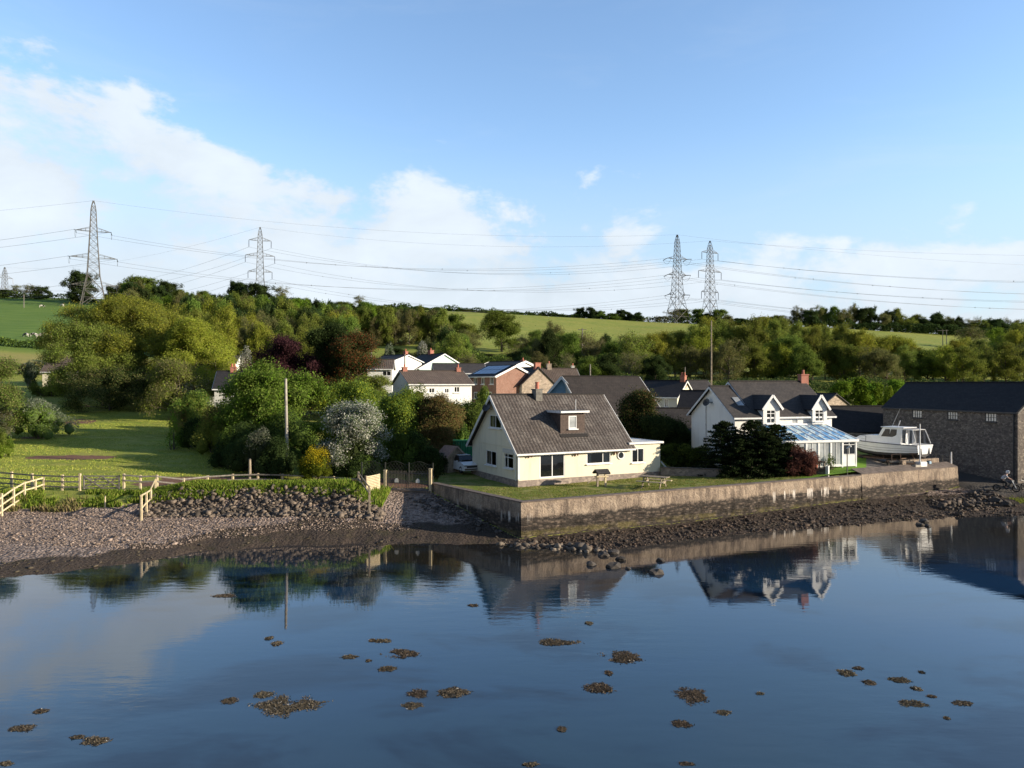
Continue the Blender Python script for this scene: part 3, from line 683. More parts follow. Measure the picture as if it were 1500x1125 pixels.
def roof_mesh(mb, x0, x1, y0, z0, y1, z1, th=.12, m=0, ridge_hip=None):
    """one pitched slab from eaves (y0,z0) to ridge (y1,z1), running x0..x1, with slope UVs"""
    L = math.hypot(y1-y0, z1-z0); n = Vector((0, -(z1-z0), (y1-y0))); n = n if n.z > 0 else -n; n.normalize(); o = n*th
    a, b, c, d = [Vector(p) for p in ((x0, y0, z0), (x1, y0, z0), (x1, y1, z1), (x0, y1, z1))]
    T = [p+o for p in (a, b, c, d)]
    mb.poly(T, m, [(x0, 0), (x1, 0), (x1, L), (x0, L)]); q = [(0, 0), (.3, 0), (.3, .1), (0, .1)]
    mb.poly([a, d, c, b], m, q)
    for p, r, P_, R_ in ((a, b, T[0], T[1]), (b, c, T[1], T[2]), (d, a, T[3], T[0]), (c, d, T[2], T[3])): mb.poly([p, r, R_, P_], m, q)
class House: pass
def house(name, label, cat, loc, rz, L, Wd, eave, ridge, wm, rm, front=(), back=(), gl=(), gr=(), chim=(), ov=.35, ovg=.22, sink=2.0, group=None,
          gwm=None, trim=M_trim, trim_w=.16, glass=None, eave_b=None, parent=None, partname=None, ridge_tiles=True, gutter=True, fm=None, rb=None, fwm=None):
    """gabled building; local x along the front, y to the back; loc = front left corner at floor level"""
    h = House()
    root = thing(name, label, cat, loc, rz, group) if parent is None else parent
    if parent is not None:
        root = link(bpy.data.objects.new(partname, None)); root.parent = parent; root.location = loc; root.rotation_euler = (0, 0, rz)
    eb = eave if eave_b is None else eave_b; half = Wd/2
    def holes(ws): return [w_[:4] for w_ in ws]
    X, Y = Vector((1, 0, 0)), Vector((0, 1, 0))
    mb = MB()
    wall_panel(mb, (0, 0, 0), X, -Y, [(0, eave), (L, eave)], -sink, holes(front), 1)
    wall_panel(mb, (L, Wd, 0), -X, Y, [(0, eb), (L, eb)], -sink, holes(back), 0)
    wall_panel(mb, (0, Wd, 0), -Y, -X, [(0, eb), (half, ridge), (Wd, eave)], -sink, holes(gl), 0)
    wall_panel(mb, (L, 0, 0), Y, X, [(0, eave), (half, ridge), (Wd, eb)], -sink, holes(gr), 0)
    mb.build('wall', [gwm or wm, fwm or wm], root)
    for ws, O, U, Nn in ((front, (0, 0, 0), X, -Y), (back, (L, Wd, 0), -X, Y), (gl, (0, Wd, 0), -Y, -X), (gr, (L, 0, 0), Y, X)):
        for w_ in ws:
            kw = w_[4] if len(w_) > 4 else {}
            kw = dict(kw); kw.setdefault('gm', glass or M_glass); kw.setdefault('fm', fm or M_pvc)
            add_window(root, O, U, Nn, w_[:4], **kw)
    sl = (ridge-eave)/half; slb = (ridge-eb)/half
    mb = MB(); roof_mesh(mb, -ovg, L+ovg, -ov, eave-ov*sl+.02, half, ridge+.02); roof_mesh(mb, -ovg, L+ovg, Wd+ov, eb-ov*slb+.02, half, ridge+.02)
    nrm = math.cos(math.atan(sl))
    rf = mb.build('roof', rm, root)
    if ridge_tiles:
        mb = MB(); n = int((L+2*ovg)/.45); 
        for i in range(n):
            a = -ovg+(L+2*ovg)*i/n; b = -ovg+(L+2*ovg)*(i+1)/n-.015
            mb.tube((a, half, ridge+.02+.12/nrm-.03), (b, half, ridge+.02+.12/nrm-.03), .11, .115, 6)
        mb.build('ridge_tiles', rm if rm is not M_tile else M_slate, rf)
    if trim:
        for x in (-ovg-.03, L+ovg+.03):
            mb = MB()
            for y0, z0 in ((-ov, eave-ov*sl), (Wd+ov, eb-ov*slb)):
                p0 = Vector((x, y0, z0+.02)); p1 = Vector((x, half, ridge+.02)); mb.bar(p0, p1, .05, trim_w, up=Vector((0, 0, 1)))
            mb.build('bargeboard', trim, root)
        if gutter:
            mb = MB(); mb.box((L/2, -ov-.04, eave-ov*sl+.05), (L+2*ovg, .1, .14)); mb.build('gutter', trim, root)
            mb = MB(); mb.box((L/2, Wd+ov+.04, eb-ov*slb+.05), (L+2*ovg, .1, .14)); mb.build('gutter', trim, root)
    for c in chim:                          # (x, y offset from ridge, width x, width y, height over ridge, material, pots)
        x, yo, cx, cy, ch, cm = c[:6]; pots = c[6] if len(c) > 6 else 1
        mb = MB(); zb = ridge-abs(yo)*sl-.9; mb.box((x, half+yo, (zb+ridge+ch)/2), (cx, cy, ridge+ch-zb)); mb.box((x, half+yo, ridge+ch+.04), (cx+.1, cy+.1, .1))
        cho = mb.build('chimney', cm, rf)
        mb = MB()
        for k in range(pots):
            px_ = x+(k-(pots-1)/2)*.35; mb.tube((px_, half+yo, ridge+ch+.08), (px_, half+yo, ridge+ch+.5), .12, .10, 8)
        if pots: mb.build('chimney_pot', M_pot, cho)
    h.root = root; h.roof = rf; h.L = L; h.W = Wd; h.eave = eave; h.ridge = ridge; h.half = half; h.sl = sl; h.loc = Vector(loc); h.rz = rz
    h.u = Vector((math.cos(rz), math.sin(rz), 0)); h.v = Vector((-math.sin(rz), math.cos(rz), 0))
    return h
def t_on(loc, dr, px):
    k = (px-750)/F; return (k*loc[1]-loc[0])/(dr[0]-k*dr[1])
def rect_on(loc, dr, px0, py0, px1, py1, z0=0.0):
    """photo box -> local (t0,t1,z0,z1) on the vertical plane through loc along dr"""
    t0 = t_on(loc, dr, px0); t1 = t_on(loc, dr, px1); d = loc[1]+dr[1]*(t0+t1)/2
    return (t0, t1, zat(py1, d)-loc[2], zat(py0, d)-loc[2])

# --- yellow house
M_chim = simple('chimney_render', (.20, .19, .17), (.11, .105, .095), 4, .9, .4)
def yellow_house():
    rz = R(27); u = Vector((math.cos(rz), math.sin(rz), 0)); v = Vector((-math.sin(rz), math.cos(rz), 0))
    loc = Vector((.5, 57, 2.65))                              # top of the plinth, front left corner
    L = 10.45; Wd = 8.8; eave = 4.98-2.65; ridge = 9.05-2.65
    fr = lambda *a: rect_on(loc, u, *a)
    def gable(px0, py0, px1, py1):                              # the left gable runs away along v; its panel counts from the back
        t0, t1, z0, z1 = rect_on(loc, v, px0, py0, px1, py1); return (Wd-t0, Wd-t1, z0, z1)
    door = fr(790.5, 665, 827.5, 700.5); door = (door[0], door[1], .03, door[3])
    win = fr(859.5, 662, 894.5, 679)
    g1 = gable(712, 660, 727, 681.5); g2 = gable(739, 664, 752, 686); g3 = gable(717, 608, 734, 627)
    h = house('yellow_house', 'cream gabled house with brown tiled roof and dormer by the sea wall corner', 'house', loc, rz, L, Wd, eave, ridge, M_cream, M_tile,
              glass=M_clear, front=[(*door, dict(bars=1, sill=False, name='patio_door', fw=.09, gm=M_glass)), (*win, dict(bars=[.68], rail=None))],
              gl=[(*g1, dict(bars=1)), (*g2, dict(bars=[.35], rail=.72)), (*g3, dict(bars=1))], ov=.42, ovg=.38, sink=.25, trim_w=.24,
              chim=[(3.95, -.25, .62, .75, .55, M_chim, 0)])
    root = h.root
    mb = MB(); px = t_on(loc, u, 783); mb.tube((3.95, h.half-.25, ridge+.6), (3.95, h.half-.25, ridge+1.15), .17, .15, 10); mb.tube((3.95, h.half-.25, ridge+1.15), (3.95, h.half-.25, ridge+1.22), .19, .19, 10)
    mb.build('chimney_pot', M_pot, root)
    # plinth in stone
    mb = MB(); TE = t_on(loc, u, 967)
    mb.box((TE/2, Wd/2, -.66), (TE+.16, Wd+.16, 1.2)); mb.build('plinth', M_stone_plinth, root)
    # corner pillar, grey lintel over the small window
    mb = MB(); mb.box((-.004, -.004, eave/2-.1), (.12, .12, eave-.3)); mb.build('corner_board', M_trim, root)
    mb = MB(); mb.box((-.03, Wd-(g2[0]+g2[1])/2, g2[3]+.17), (.08, abs(g2[1]-g2[0])+.45, .32)); mb.build('lintel', M_grey_r, root)
    # flat-roofed extension on the right
    ex = Vector((L, 0, 0)); EL = TE-L; EH = zat(649, 63)-2.65
    ew = fr(925.5, 656.5, 943.5, 677.5); ew = (ew[0]-L, ew[1]-L, ew[2], ew[3])
    mb = MB(); X, Y = Vector((1, 0, 0)), Vector((0, 1, 0)); D = 6.0
    wall_panel(mb, ex, X, -Y, [(0, EH), (EL, EH)], -.3, [ew]); wall_panel(mb, ex+X*EL, Y, X, [(0, EH), (D, EH)], -.3, []); wall_panel(mb, ex+X*EL+Y*D, -X, Y, [(0, EH), (EL, EH)], -.3, [])
    e = mb.build('extension', M_cream, root)
    add_window(e, ex, X, -Y, ew, 1, gm=M_clear)
    mb = MB(); mb.box((L+EL/2+.04, D/2-.05, EH+.07), (EL+.3, D+.4, .16)); mb.build('flat_roof', M_trim, e)
    # round window (porthole) beside the eaves
    pc = fr(903, 660, 915, 674); cx = (pc[0]+pc[1])/2; cz = (pc[2]+pc[3])/2
    mb = MB(); mb.ring((cx, -.03, cz), (0, 1, 0), .30, .065, 20, 6); ro = mb.build('round_window', M_pvc, root)
    mb = MB(); n = 20; mb.poly([(cx+.28*math.cos(2*math.pi*i/n), -.012, cz+.28*math.sin(2*math.pi*i/n)) for i in range(n)]); mb.build('pane', M_glass, ro)
    # dormer
    yd = .98; zb = eave+yd*h.sl+.1; zt = zat(604, 59.7)-2.65
    base = loc+v*yd; a = t_on(base, u, 821); b = t_on(base, u, 856.5)
    yb = (zt-eave)/h.sl+.1
    dw = rect_on(base, u, 833, 609, 845, 628); dw = (dw[0]-a, dw[1]-a, dw[2], dw[3])
    M_cheek = tile_roof('hung_tiles', (.075, .052, .045), (.11, .08, .065), (.17, .13, .11), .22, .18, False, .4, .5)
    mb = MB()
    wall_panel(mb, (a, yd, 0), X, -Y, [(0, zt), (b-a, zt)], zb-.1, [dw])
    for x in (a, b): mb.poly([(x, yd, zb-.1), (x, yd, zt), (x, yb, zt)])
    M_hung = simple('hung_tile_face', (.095, .068, .058), (.06, .042, .036), 6, .85, .6)
    dm = mb.build('dormer', M_hung, root)
    add_window(dm, (a, yd, 0), X, -Y, dw, 0, gm=M_glass_pale, fw=.08)
    mb = MB(); mb.box(((a+b)/2, (yd+yb)/2-.15, zt+.06), (b-a+.36, yb-yd+.5, .10)); mb.build('flat_roof', M_dark_trim, dm)
    mb = MB(); mb.box(((a+b)/2, yd-.41, zt+.03), (b-a+.40, .03, .16)); 
    mb.box((a-.19, (yd+yb)/2-.15, zt+.03), (.03, yb-yd+.48, .2)); mb.box((b+.19, (yd+yb)/2-.15, zt+.03), (.03, yb-yd+.48, .2)); mb.build('fascia', M_trim, dm)
    mb = MB(); mb.box(((a+b)/2, yd-.22, zb-.10), (b-a+.3, .36, .05), M=Matrix.Rotation(math.atan(h.sl), 4, 'X')); mb.build('flashing', M_slate, dm)
    mb = MB(); mb.tube((b-.25, yd+1.0, zt+.1), (b-.25, yd+1.0, zt+1.0), .03); mb.build('vent_pipe', M_trim, dm)
    # wall lamps, dish, pipes
    for px_, py_ in ((775, 667), (843, 664.5), (900, 663)):
        r = fr(px_-2, py_-2, px_+2, py_+2); x = (r[0]+r[1])/2; z = (r[2]+r[3])/2
        mb = MB(); mb.box((x-.06, -.06, z), (.05, .12, .05)); mb.tube((x-.10, -.16, z+.04), (x-.10, -.16, z-.16), .085, .05, 8); mb.tube((x+.12, -.16, z+.04), (x+.12, -.16, z-.16), .085, .05, 8); mb.box((x, -.12, z+.05), (.34, .04, .04)); mb.build('wall_lamp', M_lamp, root)
    t0 = Wd-gable(720, 590, 722, 600)[0]
    mb = MB(); c = Vector((-.42, t0, zat(597, 60.5)-2.65)); n = Vector((-.75, -.35, .5)).normalized(); x = n.orthogonal().normalized(); y = n.cross(x)
    for k in range(3):
        r0, r1 = .14*k, .14*(k+1); d0, d1 = .09*(k/3)**2, .09*((k+1)/3)**2
        for i in range(16):
            a0, a1 = 2*math.pi*i/16, 2*math.pi*(i+1)/16; f = lambda r, d, an: c+x*(r*math.cos(an))+y*(r*math.sin(an))+n*d
            mb.poly([f(r0, d0, a0), f(r1, d1, a0), f(r1, d1, a1), f(r0, d0, a1)] if k else [f(0, 0, 0), f(r1, d1, a0), f(r1, d1, a1)])
    mb.tube(c, c+n*.35, .02); mb.tube(c, (0, t0, c.z-.2), .025); mb.build('satellite_dish', M_iron, root)
    mb = MB(); mb.tube((-.06, .35, eave-.2), (-.06, .35, -.1), .04, .04, 8); mb.build('downpipe', M_trim, root)
    mb = MB(); mb.box((-.03, Wd/2, eave+.12), (.05, Wd-.3, .05)); mb.build('string_course', M_cream, root)
    return h
YH = yellow_house()

# --- white house with dormers and a conservatory
def white_house():
    rz = R(16); u = Vector((math.cos(rz), math.sin(rz), 0)); v = Vector((-math.sin(rz), math.cos(rz), 0))
    zb = 3.0; loc = Vector((19.4, 64.0, zb)); EV = 7.25-zb
    Wd = 7.4; Lw = 2.1; TE = t_on(loc, u, 1219); X, Y = Vector((1, 0, 0)), Vector((0, 1, 0))
    h0 = house('white_house', 'white rendered house with two gabled dormers, red chimney and a blue-roofed conservatory', 'house', loc, rz, Lw, Wd, EV, 9.75-zb, M_white, M_slate, ov=.3, ovg=.3, sink=2, gutter=True,
               gl=[], front=[])
    root = h0.root
    # main block, stepping up from the wing
    L = TE-Lw-.06; dep = 8.0; ridge = zat(561, 71.0)-zb
    fr = lambda *a: rect_on(loc, u, *a)
    def off(r): return (r[0]-Lw-.06, r[1]-Lw-.06, r[2], r[3])
    sm = off(fr(1160.5, 613, 1169, 620.5))
    main = house(None, None, None, (Lw+.06, .05, 0), 0, L, dep, EV, ridge, M_white, M_slate, parent=root, partname='main_block', ov=.25, ovg=.25, front=[(*sm, dict(bars=0, fw=.06, gm=M_glass_pale))],
                 chim=[(0, 0, .1, .1, -.8, M_brick_dark, 0)] if False else [(t_on(loc+v*4, u, 1177)-Lw-.06, .0, .8, .55, .75, M_brick_dark, 1)])
    sl = main.sl
    # dormers: gabled wall dormers rising from the front
    for k, (p0, p1, papex, wx0, wx1, wy0, wy1) in enumerate(((1113, 1140, 1127.5, 1119, 1132.5, 600, 620), (1185, 1209, 1197, 1190, 1203, 600, 617))):
        a = t_on(loc, u, p0+1.5)-Lw-.06; b = t_on(loc, u, p1-1.5)-Lw-.06; d = loc.y+u.y*(a+Lw); zap = zat(580, d)-zb; zev = zat(597, d)-zb; wdt = b-a
        wr = off(fr(wx0, wy0, wx1, wy1)); wr = (wr[0]-a, wr[1]-a, wr[2], wr[3])
        dm = link(bpy.data.objects.new('dormer', None)); dm.parent = main.root
        mb = MB(); y0 = -.40
        wall_panel(mb, (a, y0, 0), X, -Y, [(0, zev), (wdt/2, zap), (wdt, zev)], EV-.75, [wr])
        yb = (zev-EV)/sl
        for x in (a, b): mb.poly([(x, y0, EV-.75), (x, y0, zev), (x, yb+.2, zev), (x, .02, EV-.05)])
        mb.build('dormer_wall', M_white, dm)
        add_window(dm, (a, y0, 0), X, -Y, wr, 1, rail=.72, gm=M_clear)
        mb = MB(); o = .2; yr = (zap-EV)/sl+.25; s2 = (zap-zev)/(wdt/2)
        for sgn, xe in ((-1, a-o), (1, b+o)):
            xm = (a+b)/2; ze = zev-o*s2
            P = [Vector((xe, y0-.2, ze)), Vector((xm, y0-.2, zap)), Vector((xm, yr, zap)), Vector((xe, max(.05, (ze-EV)/sl+.1), ze))]
            n = (P[1]-P[0]).cross(P[2]-P[1]).normalized(); n = n if n.z > 0 else -n
            T = [p+n*.1+Vector((0, 0, .02)) for p in P]; B = [p+Vector((0, 0, .02)) for p in P]
            mb.poly(T, 0, [(0, 0), (0, 1.5), (2, 1.5), (2, 0)]); mb.poly(B[::-1], 0, [(0, 0)]*4)
            for i in range(4): j = (i+1) % 4; mb.poly([B[i], B[j], T[j], T[i]], 0, [(0, 0)]*4)
        mb.build('dormer_roof', M_slate_dark, dm)
        mb = MB(); xm = (a+b)/2
        for xe in (a-o, b+o): mb.bar((xe, y0-.23, zev-o*s2+.06), (xm, y0-.23, zap+.06), .05, .2)
        mb.build('bargeboard', M_trim, dm)
    # skylight on the wing roof, dish and pipe on the gable
    mb = MB(); s0 = h0.sl; yy = 1.6; ang = math.atan(s0)
    mb.box((1.35, yy, EV+yy*s0+.2), (.62, 1.25, .08), M=Matrix.Rotation(ang, 4, 'X')); mb.build('skylight', M_glass_pale, root)
    mb = MB(); c = Vector((-.45, 3.9, 9.75-zb-1.35)); n = Vector((-.8, -.4, .35)).normalized(); x = n.orthogonal().normalized(); y = n.cross(x)
    for i in range(14):
        a0, a1 = 2*math.pi*i/14, 2*math.pi*(i+1)/14; mb.poly([c, c+x*.36*math.cos(a0)+y*.36*math.sin(a0)+n*.07, c+x*.36*math.cos(a1)+y*.36*math.sin(a1)+n*.07])
    mb.tube(c, (0, 3.6, c.z), .03); mb.tube(c, c+n*.3, .02); mb.build('satellite_dish', M_iron, root)
    mb = MB(); mb.tube((-.07, 4.7, 5.4), (-.07, 4.7, -1.5), .06, .06, 8); mb.tube((-.07, 4.7, 1.9), (-.07, 5.5, 1.9), .04, .04, 6); mb.build('soil_pipe', M_trim, root)
    # conservatory
    D = 2.75; x0 = t_on(loc-v*D, u, 1146); x1 = TE+.25; ze = zat(643.5, 64.2)-zb; zt = zat(622, 66.6)-zb
    cs = link(bpy.data.objects.new('conservatory', None)); cs.parent = root
    mb = MB(); n = 9
    a = Vector((x0, -.06, zt)); b = Vector((x1-1.0, -.06, zt)); c = Vector((x1+.1, -D-.1, ze)); d = Vector((x0, -D-.1, ze))
    up = Vector((0, 0, .02)); mb.poly([d, c, b, a]); e = Vector((x1+.1, -.06, ze)); mb.poly([c, e, b]); mb.build('glass_roof', M_glass_roof, cs)
    mb = MB()
    for i in range(n+1):
        p = a+(b-a)*i/n+up; q = d+(c-d)*i/n+up; mb.bar(q, p, .055, .05)
    mb.bar(b+up, c+up, .08, .06); mb.bar(b+up, e+up, .08, .06); mb.build('glazing_bars', M_pvc, cs)
    mb = MB(); mb.box(((x0+x1)/2, -D-.07, ze-.09), (x1-x0+.3, .18, .2)); mb.box((x1+.07, -D/2-.06, ze-.09), (.18, D-.0, .2)); mb.box(((x0+x1)/2-.4, -.09, zt+.08), (x1-x0-.6, .12, .14)); mb.build('ring_beam', M_pvc, cs)
    mb = MB()
    edges = [x0, t_on(loc-v*D, u, 1180), t_on(loc-v*D, u, 1198), t_on(loc-v*D, u, 1216), t_on(loc-v*D, u, 1233), x1]
    edges = [x0, x0+(edges[1]-x0), *edges[2:5], x1]
    for x in edges[:-1]: mb.box((x+.06, -D, (ze-.2)/2-.25), (.12, .10, ze+.3))
    mb.box((x1-.06, -D, (ze-.2)/2-.25), (.12, .1, ze+.3)); mb.box((x1-.05, -.25, (ze-.2)/2-.25), (.1, .12, ze+.3))
    mb.box(((x0+x1)/2, -D, .02), (x1-x0, .09, .14)); mb.build('frame', M_pvc, cs)
    for p, q in zip(edges[:-1], edges[1:]):
        last = q == x1
        if last:
            add_window(cs, (0, -D-.02, 0), X, -Y, (p+.12, q-.12, .95, ze-.2), 1, rail=.78, gm=M_glass, fw=.06, sill=False, depth=.03)
            mm = MB(); mm.box(((p+q)/2, -D, .5), (q-p-.24, .05, .86)); mm.build('panel', M_pvc, cs)
        else: add_window(cs, (0, -D-.02, 0), X, -Y, (p+.12, q, .1, ze-.2), 1, gm=M_glass_pale, fw=.05, sill=False, depth=.03, name='sliding_door')
    add_window(cs, (x1-.02, -D, 0), Y, X, (.12, D-.35, .95, ze-.2), 2, rail=.78, gm=M_glass, fw=.06, sill=False, depth=.03)
    mm = MB(); mm.box((x1-.05, -D/2-.1, .45), (.06, D-.4, .9)); mm.build('panel', M_pvc, cs)
    return h0
WH = white_house()

# --- the stone barn and the dark outbuilding beside it
def barn():
    loc = Vector((40.9, 81.0, 2.0)); end = Vector((45.4, 67.5, 0)); dv = (end-loc); dv.z = 0; dv.normalize()
    rz = math.atan2(dv.y, dv.x); eave = 7.5-2.0; L = 15.3; Wd = 6.6; ridge = 10.1-2.0
    ws = []
    for a, b, y0, y1 in ((1336, 1350.5, 601.5, 611), (1387.5, 1403, 603, 613), (1442.5, 1460, 604.5, 615)):
        t0, t1 = t_on(loc, dv, a), t_on(loc, dv, b); d = loc.y+dv.y*(t0+t1)/2; z0 = min(zat(y1, d)-2.0, eave-.95); ws.append((t0, t1, z0, z0+.82, dict(bars=3, rail=[.5], fw=.07, fm=M_dark_trim, gm=M_glass_pale, sill=True, grid=1)))
    h = house('stone_barn', 'long dark stone barn with black slate roof and small white grid windows beside the boat', 'barn', loc, rz, L, Wd, eave, ridge, M_stone_dark, M_black_roof, front=ws, ov=.12, ovg=.08, sink=3.5, trim=M_dark_trim, trim_w=.1)
    t = t_on(loc, dv, 1486); mb = MB(); mb.tube((t, -.1, eave-.1), (t, -.1, -2.6), .06, .06, 8); mb.build('drainpipe', M_iron, h.root)
barn()
def outbuilding():
    loc = W(1200, 632, 82); loc.z = 2.4
    h = house('slate_outbuilding', 'low outbuilding with a plain black roof between white house and stone barn', 'outbuilding', loc, R(2), 9.5, 5.6, zat(632, 82)-2.4, zat(597, 84.8)-2.4, M_stone_dark, M_black_roof, ov=.2, ovg=.1, trim=None)
outbuilding()

# --- village behind
def vhouse(name, label, near, d, rot, L, Wd, py_eave, py_ridge, wm, rm, from_right=False, base=None, **kw):
    """near = photo column of the near front corner; from_right when that corner is the right-hand one"""
    rz = R(rot); u = Vector((math.cos(rz), math.sin(rz), 0)); v = Vector((-u.y, u.x, 0))
    p = W(near, 600, d); p.z = 0
    if from_right: p = p-u*L
    c = p+u*L/2+v*Wd/2; zb = G(c.x, c.y)-.2 if base is None else base
    ze = zat(py_eave, d); zr = zat(py_ridge, (p+v*Wd/2+u*(L if from_right else 0)).y)
    p.z = zb
    cv = dict(kw); 
    def conv(ws, dr, origin, flip=None):
        out = []
        for w_ in ws:
            r = rect_on(origin, dr, *w_[:4]); 
            if flip: r = (flip-r[1], flip-r[0], r[2], r[3])
            out.append((min(r[:2]), max(r[:2]), r[2], r[3], w_[4] if len(w_) > 4 else {}))
        return out
    cv['front'] = conv(kw.get('front', ()), u, p)
    if 'gr' in kw: cv['gr'] = conv(kw['gr'], v, p+u*L)
    if 'gl' in kw: cv['gl'] = conv(kw['gl'], -v, p+v*Wd)
    return house(name, label, kw.pop('cat', 'house') if 'cat' in kw else 'house', p, rz, L, Wd, ze-zb, zr-zb, wm, rm, **{k: q for k, q in cv.items() if k != 'cat'})
VG = 'village houses behind the shore'
S = dict(fw=.09)
vhouse('white_village_house', 'white two-storey house with worn brown roof and two red chimneys behind the shrubs', 691, 95, 26, 8.4, 7.0, 562.5, 545, M_white, M_tile2, True, group=VG,
       front=[(628, 568, 637, 576, S), (651, 568.5, 658, 576, S), (665, 566, 673.5, 575, dict(bars=1, fw=.09))], chim=[(.5, 0, .6, .6, .5, M_brick_dark, 1), (7.9, 0, .6, .6, .5, M_brick_dark, 1)], ov=.3)
# lean-to on its right
h_ = vhouse('brick_house', 'red brick house with solar panels and a white verge behind the white village house', 727, 104, -52, 6.8, 6.8, 551, 536.5, M_brick, M_slate_dark, True, group=VG,
       front=[(694, 553, 699, 563, S), (705, 553, 710, 563, S), (717.5, 552, 723, 563, S), (694, 574, 700, 584, S), (712, 574, 720, 584, S)], trim_w=.28)
mb = MB(); sl_ = h_.sl; n_ = 0
for i in range(5):
    for j in range(2):
        x = .55+i*1.12; y = .35+j*1.45; a = math.atan(sl_)
        P = [(x, y, 0), (x+1.05, y, 0), (x+1.05, y+1.35, 0), (x, y+1.35, 0)]
        mb.poly([(q[0], q[1], h_.eave+q[1]*sl_+.24) for q in P], 0, [(0, 0), (1, 0), (1, 1.6), (0, 1.6)])
mb.build('solar_panel', M_solar, h_.root)
vhouse('stone_cottage', 'cottage with a sunlit rubble stone gable, black roof and a square red chimney', 764.5, 106, -60, 5.8, 5.6, 563, 539.5, M_stone, M_slate_dark, True, group=VG,
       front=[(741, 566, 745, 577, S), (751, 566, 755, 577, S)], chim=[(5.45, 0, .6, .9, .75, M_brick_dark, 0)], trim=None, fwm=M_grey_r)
vhouse('long_bungalow', 'long bungalow with dark grey roof right behind the yellow house', 967, 82, 22, 9.6, 9.5, 602.5, 553.5, M_grey_r, M_charcoal, True, group=VG,
       front=[(936, 605, 943, 620, dict(fw=.1, gm=M_glass)), (945, 605, 953, 620, dict(fw=.1)), ], ov=.5, trim_w=.26)
vhouse('brown_roofed_cottage', 'cottage with a plain brown roof and two red-potted chimneys behind the stone gable', 852, 116, 12, 6.6, 7, 563, 541, M_white, M_tile2, True, group=VG, chim=[(2.2, 0, .7, .7, .8, M_stone, 1), (6.3, .4, .5, .5, .5, M_grey_r, 1)])
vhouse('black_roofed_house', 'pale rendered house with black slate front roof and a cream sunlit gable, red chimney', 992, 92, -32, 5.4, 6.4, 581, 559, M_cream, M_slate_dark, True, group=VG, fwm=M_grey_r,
       front=[(972.5, 584, 979, 597, dict(fw=.1))], chim=[(5.1, 0, .6, .8, .7, M_brick_dark, 2)])
vhouse('dark_roofed_annexe', 'low annexe with a dark roof and red ridge below the cream gable', 1038, 84, -24, 3.4, 5.0, 599, 574, M_grey_r, M_slate_dark, True, group=VG, trim=None, base=4.0)
vhouse('hipped_roof_house', 'small grey roof poking out between cream gable and white house gable', 1048, 104, 10, 3.4, 6, 577, 558.5, M_white, M_slate, True, group=VG)
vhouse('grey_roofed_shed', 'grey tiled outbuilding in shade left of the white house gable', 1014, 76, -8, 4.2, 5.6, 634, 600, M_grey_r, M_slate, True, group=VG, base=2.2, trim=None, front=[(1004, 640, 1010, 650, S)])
vhouse('mint_house', 'pale mint green gabled house with black roof beyond the white village house', 614.5, 128, -48, 6.8, 10.6, 539, 519, M_mint, M_slate_dark, True, group=VG, chim=[(2.5, .2, .8, .8, .8, M_brick_dark, 1)], trim_w=.2)
vhouse('white_gabled_house', 'small white gabled house with black slate roof left of the mint house', 575.5, 124, -40, 5.8, 6.6, 529, 520.5, M_white, M_slate_dark, True, group=VG, chim=[(5.3, 0, .6, .6, .6, M_brick_dark, 1)])
vhouse('brown_roofed_bungalow', 'low white bungalow with a brown roof in front of the small white gable', 574.5, 114, 6, 3.8, 5.2, 540, 528, M_white, M_tile2, True, group=VG, front=[(560, 543, 573, 551, dict(bars=1, fw=.1))])
vhouse('long_grey_roofed_house', 'long low house with grey roof seen above the worn brown roof', 712, 116, 10, 8.0, 7, 546.5, 534, M_white, M_slate, True, group=VG)
vhouse('verge_house', 'white gable with thick white verge and red chimney peeping over the solar roof', 754, 120, -40, 7.6, 5.2, 536, 530, M_white, M_slate_dark, True, group=VG, chim=[(7.2, 0, .6, .6, .2, M_brick_dark, 1)], trim_w=.35)
vhouse('far_left_bungalow', 'low bungalow with a brown tiled roof beyond the left hedge and lawn', 62, 138, 8, 9.6, 6.4, 543.5, 524, M_cream, M_tile2, group=VG, front=[(76, 545, 86, 551, dict(bars=1, fw=.1)), (92, 545, 104, 551, dict(bars=1, fw=.1))])
vhouse('sloping_dark_roof_house', 'house with a black roof and rooflights half hidden by the big sycamore', 314, 92, 14, 7.6, 7.5, 569, 545, M_grey_r, M_slate_dark, group=VG, chim=[(1.8, 0, .7, .7, .6, M_brick_dark, 2)])
vhouse('bright_white_house', 'bright white house wall showing under the great pale green tree', 318, 110, 8, 5.6, 6, 548, 535, M_white, M_slate, True, group=VG)
vhouse('white_rear_house', 'white house behind trunks, above the black roof with rooflights', 345, 128, 10, 5.0, 6, 532, 522, M_white, M_slate, True, group=VG)
vhouse('stone_end_barn', 'small stone gable with rounded top behind the right end of the white house', 1207, 98, -62, 3.0, 4.6, 592, 578, M_stone, M_slate_dark, True, group=VG, trim=None)
